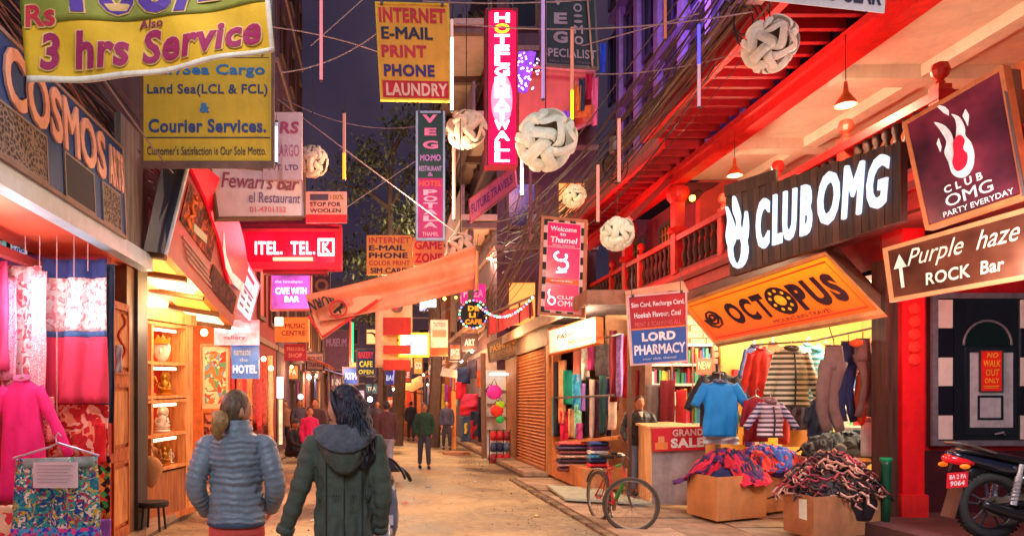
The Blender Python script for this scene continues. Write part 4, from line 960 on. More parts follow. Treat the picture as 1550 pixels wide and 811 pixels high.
def lantern(label, px, py, rad_px, d, col, em, hang):
    T = Thing('paper_lantern', label, 'lantern', 'paper lanterns strung over the street')
    k = (col, em)
    if k not in pm_mats: pm_mats[k] = petal().mesh('petal', C(col, .6, .12, 5, .1, emit=em))
    R = rad_px/F*d; c = W(px, py, d)
    tilt = Matrix.Rotation(random.uniform(0, 3), 4, 'Z') @ Matrix.Rotation(random.uniform(0, 2), 4, 'X')
    for i, j in IE:
        n = (IV[i]+IV[j]).normalized(); t = (IV[j]-IV[i]).normalized(); b = n.cross(t)
        M = Matrix((t, b, n)).transposed().to_4x4()
        T.inst('petal', pm_mats[k], Matrix.Translation(c) @ tilt @ M @ Matrix.Rotation(random.uniform(-.22, .22), 4, 'Z') @ Matrix.Diagonal((R*.9*random.uniform(.95, 1.1), R*.9*random.uniform(.9, 1.2), R*.9*random.uniform(.95, 1.04), 1)))
    T.part('core', MB().ell(c, R*.66, 14, 10), C((104, 78, 60), .8, .3, 9), smooth=True)  # dark ball added inside so the gaps between petals look shaded
    T.part('cord', MB().tube([c+Vector((0, 0, R*.9)), W(px, hang, d)], .006, 5), WIRE)
    T.done()
lantern('small brownish paper lantern beside the pale pink company sign', 473, 245, 25, 10, (214, 180, 164), .02, 60)
lantern('cream paper lantern hanging left of the tall red hotel sign', 706, 196, 30, 9.6, (236, 204, 178), .04, 0)
lantern('largest paper lantern, bright cream white, right of the tall red hotel sign', 826, 213, 46, 8.0, (240, 234, 214), .10, -40)
lantern('smallest pale yellow paper lantern over the club banner', 869, 297, 18, 10.5, (240, 224, 180), .15, 120)
lantern('pale cream green paper lantern before the carved gallery window', 934, 354, 26, 11, (232, 232, 205), .14, 60)
lantern('white paper lantern at the upper right against the red eaves', 1165, 68, 40, 7.2, (236, 218, 200), .03, -60)
lantern('pinkish paper lantern at the end of the salmon cloth', 697, 374, 22, 8.9, (226, 176, 152), .03, 180)
# ---- hanging light tubes
tubes = [(486, -20, 122, 7.5, (244, 140, 150), (255, 150, 160), .0, 'pink unlit light tube at the upper left of the open sky'),
         (521, 172, 272, 9, (200, 130, 120), (255, 140, 40), .6, 'light tube with glowing orange lower half left of the trees'),
         (684, 30, 168, 8.6, (244, 200, 190), (210, 225, 255), .2, 'long light tube glowing white beside the INTERNET sign'),
         (687, 222, 332, 10, (240, 140, 130), (240, 150, 140), .0, 'salmon light tube left of the tall red hotel sign foot'),
         (866, 42, 182, 8.4, (230, 140, 110), (255, 190, 30), .68, 'light tube glowing yellow at its foot beside the momo sign'),
         (1058, 38, 162, 7.8, (220, 170, 190), (70, 60, 255), .0, 'light tube glowing blue at its head before the violet windows'),
         (937, 180, 276, 10, (226, 140, 130), (230, 140, 130), .0, 'thin salmon light tube above the pale cream green lantern'),
         (905, 250, 336, 11, (226, 150, 140), (226, 150, 140), .0, 'thin salmon light tube just right of the club banner top'),
         (790, 236, 296, 9.5, (200, 210, 240), (200, 220, 255), .3, 'short light tube glowing white under the largest lantern'),
         (418, 186, 246, 9, (170, 190, 230), (190, 220, 255), .1, 'light tube glowing blue white at the edge of the cargo board'),
         (822, -20, 150, 8.2, (190, 150, 220), (150, 120, 230), .0, 'violet light tube above the largest lantern'),
         (803, 225, 366, 14, (120, 70, 80), (120, 70, 80), .0, 'dull maroon rod at the corner of the tall building'),
         (1007, -20, 60, 9.2, (200, 110, 80), (200, 110, 80), .0, 'orange brown rod hanging from the top edge before violet windows'),
         (722, 380, 440, 10, (190, 110, 60), (190, 110, 60), .0, 'short brown rod at the right end of the salmon cloth')]
for x, y0, y1, d, c0, c1, t0, lab in tubes:
    T = Thing('light_tube', lab, 'light tube', 'hanging light tubes over the street')
    r = .018*d/8
    if x == 1058: segs = [(y0, y0+60, 2.2, c1), (y0+60, y1, .25, c0)]
    elif c0 == c1: segs = [(y0, y1, .22, c0)]
    else: segs = [(y0, y0+(y1-y0)*t0, .25, c0), (y0+(y1-y0)*t0, y1, 2.0 if t0 > .4 else 1.6, c1)] if t0 else [(y0, y1, .35, c0)]
    for a, b, e, c in segs:
        if b-a > 4: T.part('tube', MB().tube([W(x, a, d), W(x, b, d)], r, 8), E(c, e))
    T.part('cap', MB().tube([W(x, y1, d), W(x, y1+2, d)], r*1.15, 8), WIRE)
    T.part('cap', MB().tube([W(x, y0-3, d), W(x, y0, d)], r*1.15, 8), WIRE)
    T.part('wire', MB().tube([W(x, y0-3, d), W(x+2, y0-26, d)], .004, 4), WIRE)
    T.done()
# ---- cables
random.seed(5)
def bundle(name, label, a, b, n, spread, mat, sagr=(.0, .3), r=.009, extra=()):
    mb = MB()
    for k in range(n):
        o = Vector((random.gauss(0, spread), 0, random.gauss(0, spread*1.4))); o2 = Vector((random.gauss(0, spread), 0, random.gauss(0, spread*1.4)))
        pts = []; s = random.uniform(*sagr); ph = random.uniform(0, 6)
        for i in range(15):
            t = i/14; p = a.lerp(b, t)+o.lerp(o2, t); p.z -= 4*s*t*(1-t)-.05*math.sin(t*11+ph); p.x += .04*math.sin(t*9+ph); pts.append(p)
        mb.tube(pts, random.uniform(.5, 1.4)*r, 4)
    return single(name, label, 'cables', mb, mat, kind='stuff')
bundle('cable_bundle', 'thick tangle of black cables along the left upper wall', Vector((-2.9, 3.2, 4.9)), Vector((-2.75, 11, 4.35)), 40, .16, C((34, 28, 40), .6), (.0, .25))
bundle('cable_bundle', 'brownish cables with pink sheen sagging above the COSMOS board', Vector((-2.8, 3.5, 4.75)), Vector((-2.7, 9, 4.2)), 14, .12, C((150, 96, 92), .4), (.0, .3), .008)
bundle('cable_bundle', 'brown cable tangle running along the outer red eaves', Vector((4.35, 5.5, 6.65)), Vector((4.2, 19.5, 5.9)), 34, .15, C((104, 72, 60), .5), (.0, .5), .012)
bundle('cable_bundle', 'dark cable tangle behind the largest lantern', Vector((4.35, 9, 6.5)), Vector((3.2, 19.5, 5.9)), 22, .24, C((56, 38, 44), .5), (.2, 1.1), .012)
bundle('cable_bundle', 'sparse cables draped from the club banner to the far right row', W(830, 300, 13), W(700, 520, 26), 14, .18, C((90, 56, 50), .5), (.0, .6), .015)
for k, (p, q_, sg, lab) in enumerate((((150, 110, 6), (262, 262, 7.6), .02, 'single pale cord slanting down to the cola box'),
    ((430, 150, 14), (640, 190, 15), .25, 'pale cord crossing the sky at mid height left of the vertical restaurant sign'), ((400, 40, 9), (575, 80, 10), -.05, 'pinkish cord crossing behind the INTERNET sign'),
    ((425, 110, 9), (572, 50, 9.4), .1, 'grey cord rising to the INTERNET sign corner'), ((640, 2, 8.5), (950, -6, 8.5), .05, 'cord along the top carrying hanging tubes'),
    ((690, 36, 8.6), (1140, 18, 8.0), .12, 'pale cord crossing before the momo sign'), ((900, 112, 11), (1120, 80, 9), .08, 'pale cord before the violet windows'),
    ((420, 150, 10), (700, 360, 10), .0, 'thin cord slanting down across the trees'), ((500, 330, 12), (740, 170, 13), .0, 'thin cord rising across the trees'),
    ((880, 70, 10), (1060, 20, 9), .0, 'thin cord in front of the top violet windows'), ((560, -10, 10), (470, 70, 10), .0, 'short dark cord high in the left sky'))):
    single('street_cable', lab, 'cable', cable([W(*p), W(*q_)], .008, 5, sg, 14), C((150, 124, 130), .5), group='cords crossing the street')
# ---- balcony pendants (lit)
for x, y, d, sc, lab in ((1280, 152, 8.6, 1.0, 'nearer conical pendant lamp glowing under the cream ceiling'), (1112, 258, 11.8, 1.0, 'farther conical pendant lamp glowing under the cream ceiling'), (743, 383, 21.5, 1.2, 'small pendant lamp under the pale far balcony')):
    T = Thing('pendant_lamp', lab, 'lamp', 'conical pendant lamps'); c = W(x, y+8, d); ztop = c.z+.32*sc
    T.part('shade', MB().lathe([(.0, .30*sc), (.02*sc, .28*sc), (.03*sc, .16*sc), (.115*sc, .03*sc), (.12*sc, .0), (.11*sc, .0), (.02*sc, .14*sc)], c, 16), C((214, 90, 40), .4, emit=.15), smooth=True)
    T.part('bulb', MB().ell(c+Vector((0, 0, .015)), (.1*sc, .1*sc, .035*sc), 12, 6), E((255, 236, 170), 14))
    T.part('cord', MB().tube([c+Vector((0, 0, .3*sc)), Vector((c.x, c.y, 5.94 if y < 300 else 6.45))], .006, 5), WIRE); T.done()
    lamp('POINT', 'pendant_light', c+Vector((0, 0, -.08)), 75 if y < 300 else 40, (1.0, .76, .48), .08)
T = Thing('wall_lantern', 'little glowing yellow lantern on the red carved post', 'lamp'); c = W(1048, 300, 14)
T.part('bulb', MB().ell(c, .06, 8, 6), E((255, 190, 60), 12)); T.part('holder', MB().tube([c+Vector((0, 0, .06)), c+Vector((.1, 0, .16)), c+Vector((.2, .05, .14))], .012), DK); T.done()

# ---- garments
def garment(label, px, py, hpx, wpx, d, mat, name='shirt', cat='shirt', sleeve=.55, spread=.32, puff=0, yaw=0., group=None, depth=.065, collar=None, hanger=True, flare=1.06, zipc=None, slmat=None):
    """px,py is the neck; hpx body length; wpx chest width in the photograph"""
    T = Thing(name, label, cat, group); k = d/F; L = hpx*k; Wd = wpx*k/2; c = W(px, py, d)
    secs = []; n = 34 if puff else 16
    for i in range(n+1):
        t = i/n
        if t < .10: hw = Wd*(.30+.62*(t/.10)**.55); dp = depth*.35+depth*.4*(t/.1)
        else: hw = Wd*(.92+(flare-.92)*(t-.1)/.9); dp = depth*(.75+.25*math.sin(PI*min(1, t*1.1)))
        if puff: m = abs(math.sin(PI*t*puff)); dp += .022*m; hw += .016*m
        jx = .01*math.sin(t*9+px)
        secs.append((c+Vector((jx, 0, -L*t)), Vector((hw, 0, 0)), Vector((0, dp, 0))))
    mb = MB().loft(secs, 28)
    for v in mb.v:   # folds in the cloth
        a = (v.x-c.x)/max(Wd, .01); t = (c.z-v.z)/L
        v.y += (.016*math.sin(a*8+px+t*3)+.008*math.sin(a*19+t*7)+.006*math.sin(t*17+a*5))*min(1, t*2)*(0 if puff else 1.3)
        if a*a < .06 and t < .12 and v.y < c.y: v.z -= .05*Wd
    T.part('body', mb, mat, smooth=True)
    for s in (-1, 1):
        sl = sleeve*L if sleeve > .3 else sleeve*L
        p0 = c+Vector((s*Wd*.72, 0, -L*.07)); dirv = Vector((s*math.sin(spread+.1), -.05, -math.cos(spread+.1))); N_ = 16 if puff else 8
        pts = [p0+dirv*(sl*i/N_)+Vector((s*.10*Wd*math.sin(PI*i/N_*.6), 0, 0)) for i in range(N_+1)]
        rs = [Wd*(.33-.08*i/N_)+(.010*abs(math.sin(PI*i/N_*puff*.8)) if puff else .004*math.sin(i*2.2+px)) for i in range(N_+1)]
        T.part('sleeve', MB().tube(pts, rs, 12, .62), slmat or mat, smooth=True)
    if collar: T.part('collar', MB().tube([c+Vector((.36*Wd*math.cos(a), -.045*math.sin(a)-.01, .012-.022*math.sin(a))) for a in [i*2*PI/12 for i in range(13)]], .028 if puff else .014, 6), collar, smooth=True)
    if zipc: T.part('zip', MB().tube([c+Vector((0, -depth*.8-.025, -.06)), c+Vector((.01, -depth-.03, -L*.5)), c+Vector((0, -depth-.02, -L*.98))], .012, 5, .5), zipc)
    if hanger:
        T.part('hanger', MB().tube([c+Vector((-Wd*.75, 0, -L*.04)), c+Vector((0, 0, .03)), c+Vector((Wd*.75, 0, -L*.04))], .008, 5).tube([c+Vector((0, 0, .03)), c+Vector((0, 0, .10)), c+Vector((.025, 0, .13)), c+Vector((.045, 0, .10))], .005, 5), C((200, 200, 200), .3, metal=.6))
    T.done()
    if yaw: T.e.rotation_euler = (0, 0, yaw)
    return T
def strip(label, x0, y0, x1, y1, d, mat, name='scarf', cat='scarf', folds=3, amp=.03, group=None, d2=None, hem=None, skew=0, tap=0):
    q = Q((x0, y0, d), (x1, y0, d2 or d), (x1+skew-tap, y1, d2 or d), (x0+skew+tap, y1, d)); fn = qf(q); ph = random.uniform(0, 6)
    nu = max(6, folds*5)
    mb = MB().sheet(fn, nu, 12, .012, lambda u, v: amp*math.sin(2*PI*folds*u+ph+1.2*v)*(.4+.6*v)+.012*math.sin(9*v+5*u+ph)); mb.smooth = True
    return single(name, label, cat, mb, mat, group)

# left shop display
PINKF = pattern([(250, 190, 200), (244, 220, 224), (236, 120, 140), (250, 236, 236), (210, 90, 110)], 26, 'vor', distort=.2)
strip('violet cloth at the back of the left display', 0, 385, 62, 470, 7.3, C((110, 50, 130)), 'hanging_cloth', 'cloth', 2)
strip('pink and white floral dress length hanging at the far left', 0, 402, 62, 602, 6.9, PINKF, 'dress', 'dress', 2, .04)
strip('deep pink border cloth at the left picture edge', -14, 395, 12, 560, 6.7, C((240, 70, 130)), 'scarf', 'scarf', 1)
q = FQ(66, 392, 163, 610, 6.9)
T = Thing('shawl', 'large shawl with floral white top, navy band and coral red lower half', 'shawl'); fn = qf(q)
dd = lambda u, v: .035*math.sin(u*13+1+v*2)+.014*math.sin(u*31+v*6)
def seg(v0, v1): return lambda u, v, w=0.: fn(u, v0+(v1-v0)*v, w+dd(u, v0+(v1-v0)*v))
T.part('navy_top', MB().sheet(seg(0, .13), 24, 3, .01), C((38, 50, 110), .8), smooth=True)
T.part('floral_half', MB().sheet(seg(.131, .50), 24, 8, .01), pattern([(246, 196, 200), (246, 226, 226), (226, 140, 150), (250, 240, 240)], 30, 'vor', distort=.15), smooth=True)
T.part('blue_stripe', MB().sheet(seg(.501, .54), 24, 3, .01), C((60, 96, 150), .8), smooth=True)
T.part('coral_half', MB().sheet(seg(.541, 1), 24, 8, .01), C((240, 66, 104), .85, .15, 3), smooth=True)
T.done()
strip('blue grey curtain edge right of the coral shawl', 152, 400, 172, 640, 7.25, C((50, 84, 130)), 'curtain', 'curtain', 2)
garment('magenta pink kurta on a hanger at the left edge', 34, 574, 182, 62, 6.6, C((250, 40, 140), .8, .12, 4), 'kurta', 'kurta', .62, .34, collar=C((255, 120, 190)), flare=1.16, depth=.07)
strip('red paisley cloth below the coral shawl', 74, 612, 163, 690, 7.0, pattern([(214, 40, 44), (240, 150, 120), (246, 190, 170), (190, 24, 40)], 17, 'vor', distort=.3), 'hanging_cloth', 'cloth', 2, .015)
strip('dark tasselled scarf with flowers right of the turquoise dress', 146, 690, 166, 790, 7.0, pattern([(30, 26, 30), (220, 60, 50), (60, 170, 80), (230, 150, 60), (20, 20, 26)], 22, 'vor'), 'scarf', 'scarf', 1)
strip('red cloth edge right of the paisley cloth', 143, 640, 160, 700, 6.95, C((220, 20, 36)), 'hanging_cloth', 'cloth', 1)
strip('cream cloth with red flowers in the bottom left corner', -10, 764, 24, 830, 6.4, pattern([(240, 206, 170), (240, 206, 170), (220, 60, 80), (244, 220, 190)], 14, 'vor'), 'hanging_cloth', 'cloth', 1)
strip('violet hem cloth below the turquoise dress', 146, 785, 166, 830, 6.6, C((150, 90, 210)), 'hanging_cloth', 'cloth', 1)
T = Thing('paisley_dress', 'turquoise paisley dress on a wire hanger with a white paper pinned on', 'dress')
q = Q((24, 694, 6.0), (146, 690, 6.0), (152, 840, 6.0), (14, 840, 6.0)); fn = qf(q)
T.part('cloth', MB().sheet(fn, 30, 14, .012, lambda u, v: .03*math.sin(u*12)*(.3+v)+.01*math.sin(u*29)), pattern([(24, 130, 160), (40, 170, 180), (200, 190, 70), (36, 80, 170), (80, 190, 170), (190, 60, 90), (240, 240, 220)], 34, 'vor', distort=.25), smooth=True)
T.part('yoke', MB().sheet(lambda u, v, w=0.: fn(.02+.96*u, .0+.10*v, w+.012), 20, 2, .006), C((160, 200, 200), .8), smooth=True)
T.part('hem', MB().sheet(lambda u, v, w=0.: fn(u, .72+.28*v, w+.012+.03*math.sin(u*12)*(.3+.72+.28*v)), 30, 3, .006), pattern([(40, 60, 190), (60, 150, 200), (200, 60, 120)], 40, 'vor'), smooth=True)
T.part('paper_note', MB().slab(FQ(50, 699, 118, 738, 5.94), .004), C((226, 226, 236), .6, .06))
lm = MB()
for k in range(6): rect(lm, qf(FQ(50, 699, 118, 738, 5.94)), .08+.02*(k % 2), .12+.13*k, .90-.06*(k % 3), .135+.13*k, .001, .003)
T.part('writing', lm, C((150, 150, 170)))
T.part('hanger', MB().tube([W(20, 693, 5.97), W(76, 676, 5.97), W(88, 670, 5.97), W(150, 689, 5.97)], .009, 6).tube([W(86, 671, 5.97), W(84, 662, 5.97), W(88, 654, 5.97), W(93, 660, 5.97)], .007, 6), C((220, 210, 230), .3, metal=.4))
T.done()
strip('white paper tag hanging at the carved orange door', 174, 522, 184, 564, 7.7, C((226, 226, 240)), 'paper_tag', 'paper', 1, .01)
for k, (x, y0, y1) in enumerate(((38, 290, 400), (60, 330, 470), (86, 340, 640), (112, 350, 420), (133, 360, 410))):
    single('cord', ('shortest', 'second', 'longest', 'fourth', 'rightmost')[k]+' thin cord hanging under the left shop soffit', 'cord', MB().tube([W(x, y0, 6.75), W(x, y1, 6.75)], .005, 4), C((190, 150, 150)), group='cords under the soffit')
# small blue stickers, mirror pieces under the soffit
sign('sticker_board', 'little blue lettered board high at the back of the left shop', FQ(16, 362, 40, 386, 7.4), C((190, 210, 230), .5, emit=.4), [('SALE', .1, .15, .9, .45, C((40, 60, 200)), .05), ('50%', .1, .55, .9, .85, C((40, 60, 200)), .05)], th=.02)
sign('sticker_board', 'turquoise lettered board at the left picture edge under the soffit', FQ(-6, 340, 8, 386, 7.4), C((90, 190, 190), .5, emit=.4), [('YAK', .1, .2, .9, .8, C((240, 240, 240)), .05)], th=.02)

# carved orange door
OWD = wood((198, 108, 56), (130, 58, 28), 4, .5); OWL = wood((222, 146, 86), (170, 90, 44), 4, .5)
T = Thing('carved_door', 'carved orange wooden door panel left of the dark pillar', 'door')
q = Q((166, 452, 7.8), (196, 462, 8.1), (196, 812, 8.1), (166, 830, 7.8)); fn = qf(q)
T.part('leaf', MB().slab(q, .06), OWD)
for (v0, v1) in ((.02, .30), (.34, .62), (.66, .95)):
    p = T.part('raised_panel', rect(MB(), fn, .18, v0+.03, .82, v1-.03, .002, .022), OWL)
    T.part('moulding', MB().frame(fn, .10, v0, .90, v1, .06, .014, .002, .03), OWD, parent=p)
cv = MB()
for k in range(9): cv.tube([fn(.5+.18*math.sin(k*1.3+t), .05+.025*k+.02*t, .03) for t in range(3)], .014, 5)
T.part('carving', cv, C((190, 60, 30)), kind='stuff')
T.done()
# display cabinet
T = Thing('display_cabinet', 'tall orange wooden cabinet with four lit shelves of statues and masks', 'cabinet')
q = planar(Q((219, 474, 9.1), (292, 486, 10.2), (292, 774, 10.2), (219, 800, 9.1))); fn = qf(q)
T.part('back_panel', rect(MB(), fn, .0, .0, 1.0, 1.0, -.42, -.38), C((200, 40, 30), .7, .2, 4))
T.part('side', rect(MB(), fn, .0, .0, .06, 1.0, -.38, .0), OWD); T.part('side', rect(MB(), fn, .84, .0, 1.0, 1.0, -.38, .0), OWL)
T.part('side', rect(MB(), fn, .12, .05, .16, .70, -.37, .005), OWL)
sv = [.03, .22, .385, .405, .57, .735]
for v in sv: T.part('shelf', rect(MB(), fn, .06, v, .84, v+.014, -.37, .004), OWL)
T.part('cornice', rect(MB(), fn, -.04, -.03, 1.04, .025, -.40, .03), OWL)
T.part('lower_door', rect(MB(), fn, .06, .76, .84, .97, -.05, -.01), wood((170, 100, 60), (120, 60, 30), 4, .5))
T.part('base', rect(MB(), fn, -.02, .97, 1.02, 1.0, -.42, .02), OWD)
for k, (v0, v1) in enumerate(((.05, .22), (.24, .385), (.42, .57), (.59, .735))):
    T.part('shelf_lamp', MB().tube([fn(.25, v0+.012, -.1), fn(.75, v0+.012, -.1)], .018, 6), E((255, 226, 170), 7))
    T.part('red_lining', rect(MB(), fn, .17, v0+.01, .30, v1, -.36, -.34), C((230, 30, 40), .6))
T.done()
def statue(label, fnp, u, vb, h, mat, kind=0, w=-.16):
    T = Thing('statue' if kind < 2 else 'mask', label, 'statue' if kind < 2 else 'mask', 'carvings in the lit cabinet')
    b = fnp(u, vb, w); s = h
    if kind == 0:   # seated figure
        T.part('base', MB().lathe([(0, 0), (.34*s, 0), (.36*s, .05*s), (.28*s, .1*s), (.34*s, .16*s), (0, .16*s)], b, 12), mat)
        T.part('figure', MB().ell(b+Vector((0, 0, .26*s)), (.33*s, .2*s, .12*s), 10, 6).loft([(b+Vector((0, 0, z*s)), Vector((r*s, 0, 0)), Vector((0, r*.7*s, 0))) for z, r in ((.2, .2), (.35, .16), (.5, .2), (.6, .15), (.66, .06), (.7, .06))], 10).ell(b+Vector((0, 0, .79*s)), (.1*s, .1*s, .13*s), 10, 6).tube([b+Vector((-.2*s, 0, .56*s)), b+Vector((-.27*s, -.05*s, .38*s)), b+Vector((-.1*s, -.14*s, .3*s))], .05*s, 6).tube([b+Vector((.2*s, 0, .56*s)), b+Vector((.27*s, -.05*s, .38*s)), b+Vector((.1*s, -.14*s, .3*s))], .05*s, 6), mat, smooth=True)
        T.part('halo', MB().lathe([(.0, -.02*s), (.24*s, -.02*s), (.24*s, .02*s), (0, .02*s)], b+Vector((0, .1*s, .78*s)), 14, 'y'), mat)
    elif kind == 1:  # standing figure
        T.part('figure', MB().loft([(b+Vector((0, 0, z*s)), Vector((r*s, 0, 0)), Vector((0, r*.7*s, 0))) for z, r in ((0, .2), (.06, .22), (.1, .1), (.4, .13), (.55, .1), (.68, .16), (.76, .12), (.8, .05))], 10).ell(b+Vector((0, 0, .88*s)), (.08*s, .08*s, .11*s), 8, 6).tube([b+Vector((-.15*s, 0, .72*s)), b+Vector((-.26*s, -.02*s, .6*s)), b+Vector((-.3*s, 0, .86*s))], .035*s, 5).tube([b+Vector((.15*s, 0, .72*s)), b+Vector((.24*s, -.02*s, .5*s)), b+Vector((.14*s, 0, .36*s))], .035*s, 5), mat, smooth=True)
    else:
        T.part('face', MB().loft([(b+Vector((0, -dy*s, z*s)), Vector((r*s, 0, 0)), Vector((0, .1*s, 0))) for z, r, dy in ((0, .12, 0), (.15, .26, .03), (.4, .36, .08), (.6, .36, .06), (.8, .28, .02), (.9, .12, 0))], 12), mat, smooth=True)
        T.part('crown', MB().poly([(-.34, .7), (-.38, .95), (-.2, .84), (-.1, 1.05), (0, .88), (.1, 1.05), (.2, .84), (.38, .95), (.34, .7)], lambda uu, v, ww: b+Vector((uu*s, -.04-ww, v*s)), 0, .05), C((220, 160, 50), .4, metal=.4))
        T.part('nose', MB().ell(b+Vector((0, -.2*s, .42*s)), (.06*s, .07*s, .12*s), 8, 6), mat)
        for sg in (-1, 1): T.part('eye', MB().ell(b+Vector((sg*.14*s, -.15*s, .56*s)), (.06*s, .03*s, .035*s), 8, 5), C((240, 240, 230)))
    T.done()
cabf = fn
GOLD = C((200, 140, 50), .35, .3, 12, metal=.6); WHM = C((236, 220, 200), .6, .2); BRZ = C((150, 90, 40), .4, .3, 12, metal=.5)
statue('white mask with crown on the top cabinet shelf', cabf, .55, .218, .34, WHM, 2)
statue('gilt standing figure on the second shelf, left side', cabf, .33, .383, .34, GOLD, 1)
statue('gilt seated figure on the second shelf, right side', cabf, .60, .383, .30, GOLD, 0)
statue('white seated figure on the third shelf', cabf, .55, .568, .34, WHM, 0)
statue('large bronze seated figure on the lowest shelf, left', cabf, .38, .733, .40, BRZ, 0)
statue('small gilt seated figure on the lowest shelf, centre', cabf, .60, .733, .26, GOLD, 0)
statue('little white standing figure on the lowest shelf, right', cabf, .73, .733, .20, WHM, 1)
# straw hat hanging and dark bag below
T = Thing('straw_bag', 'pale straw bag hanging under the lit shelves beside the dark pillar', 'bag'); c = W(228, 690, 8.9)
T.part('pouch', MB().loft([(c+Vector((.02*math.sin(k), 0, -.055*k)), Vector((r, 0, 0)), Vector((0, r*.5, 0))) for k, r in enumerate((.05, .10, .13, .15, .15, .13, .08, .02))], 14), C((200, 140, 90), .9, .2, 30), smooth=True)
T.part('strap', MB().tube([c+Vector((-.05, 0, 0)), c+Vector((0, 0, .16)), c+Vector((.05, 0, 0))], .01, 5), C((150, 100, 60))); T.done()
T = Thing('stool', 'dark little stool with a black bag at the foot of the cabinet', 'stool'); c = Vector((X(240, 8.7), 8.5, .1))
T.part('seat', MB().lathe([(0, .28), (.17, .28), (.18, .31), (.17, .34), (0, .34)], c, 16), DK)
for a in (0.7, 2.3, 3.9, 5.5): T.part('leg', MB().tube([c+Vector((.15*math.cos(a), .15*math.sin(a), 0)), c+Vector((.12*math.cos(a), .12*math.sin(a), .29))], .014, 6), DK)
T.done()
# thangka painting and doorway goods
T = Thing('scroll_painting', 'framed bright painted scroll with green and orange figures in the doorway', 'painting'); q = FQ(306, 524, 346, 618, 12.6); fn = qf(q)
T.part('frame', MB().frame(fn, -.06, -.04, 1.06, 1.04, .06, .04, 0, .03), OWD); T.part('canvas', MB().slab(q, .02), C((236, 200, 160), .7))
T.part('painting', rect(MB(), fn, .1, .08, .9, .92, .001, .006), pattern([(240, 120, 60), (90, 150, 110), (240, 210, 160), (200, 60, 50), (110, 150, 180), (250, 230, 190)], 14, 'vor', distort=.4)); T.done()
T = Thing('scroll_painting', 'smaller dark red framed painting under the bright scroll', 'painting'); q = FQ(308, 624, 344, 664, 12.6); fn = qf(q)
T.part('frame', MB().frame(fn, -.06, -.06, 1.06, 1.06, .08, .08, 0, .03), OWD); T.part('painting', MB().slab(q, .02), pattern([(120, 40, 40), (200, 120, 80), (70, 30, 40)], 14, 'vor', distort=.4)); T.done()
# hanging crafts in front of the red building: shawls and carved posts
cols = [(200, 30, 30), (230, 90, 40), (170, 20, 40), (240, 130, 60), (150, 40, 30), (220, 50, 60), (190, 70, 40), (240, 180, 120)]
nm = ['crimson', 'orange', 'wine red', 'amber', 'brown red', 'rose red', 'rust', 'sand']
for k in range(8):
    x = 350+k*8; d = 2.9*F/(CX-x)
    strip('%s shawl hanging on the red shop front, %s from the doorway' % (nm[k], ('first', 'second', 'third', 'fourth', 'fifth', 'sixth', 'seventh', 'eighth')[k]), x, 545+random.randint(-8, 8), x+8, 640+random.randint(0, 40), d, pattern([cols[k], tuple(min(255, c+30) for c in cols[k]), tuple(int(c*.6) for c in cols[k])], 9, 'noise'), 'shawl', 'shawl', 1, .03, 'shawls on the red shop front', d2=d+.6)
T = Thing('lit_panel', 'tall pale lit strip standing at the edge of the red shop', 'light'); T.part('panel', MB().slab(FQ(419, 570, 428, 602, 19), .1), E((230, 236, 255), 2)); T.part('post', MB().slab(FQ(422, 604, 427, 672, 19), .08), LB((255, 220, 170), .8)); T.done()
single('lamp_globe', 'yellow green lit globe above the pale strip', 'lamp', MB().ell(W(410, 557, 17), .06, 10, 6), E((255, 240, 150), 7))
single('lamp_globe', 'warm glowing bulb in the gallery doorway', 'lamp', MB().ell(W(309, 503, 11.6), .06, 10, 6), E((255, 226, 160), 9))

for k, (x0, x1, y0, y1, c, n) in enumerate(((-10, 26, 420, 575, ((250, 120, 170), (255, 190, 214), (240, 90, 150)), 'rose lace'), (48, 70, 410, 596, ((246, 220, 226), (236, 150, 170), (250, 236, 240)), 'white lace'), (62, 80, 600, 668, ((230, 60, 90), (246, 160, 160), (200, 30, 60)), 'coral floral'))):
    strip('%s scarf hanging between the dresses of the left display' % n, x0, y0, x1, y1, 6.75-.03*k, pattern(list(c), 60, 'ring', bump=.5), 'scarf', 'scarf', 2, .03, 'lace scarves of the left display')
# junction boxes and loops on the cables
for k, (p, n) in enumerate(((Vector((4.25, 8.2, 6.25)), 'near'), (Vector((4.1, 12.6, 6.05)), 'middle'), (Vector((3.6, 17.2, 5.9)), 'far'))):
    T = Thing('junction_box', 'grey junction box in the right hand cable tangle, the %s one' % n, 'junction box'); T.part('box', MB().obox(p, (.10, 0, 0), (0, .08, 0), (0, 0, .13)), C((120, 112, 110), .5, .4)); T.part('lid', MB().obox(p+Vector((-.005, -.09, 0)), (.085, 0, 0), (0, .008, 0), (0, 0, .11)), C((150, 140, 136), .5, .4))
    lp = MB()
    for q in range(4):
        r = .16+.05*q; lp.tube([p+Vector((.05*q-.1+r*math.cos(a)*.7, .1+.03*q, -.3+r*math.sin(a))) for a in [i*2*PI/16 for i in range(17)]], .009, 4, 1, False)
    T.part('cable_loop', lp, BLK, kind='stuff'); T.done()
# ================================================================ RIGHT SIDE GOODS
TURQ = C((60, 190, 190), .8)
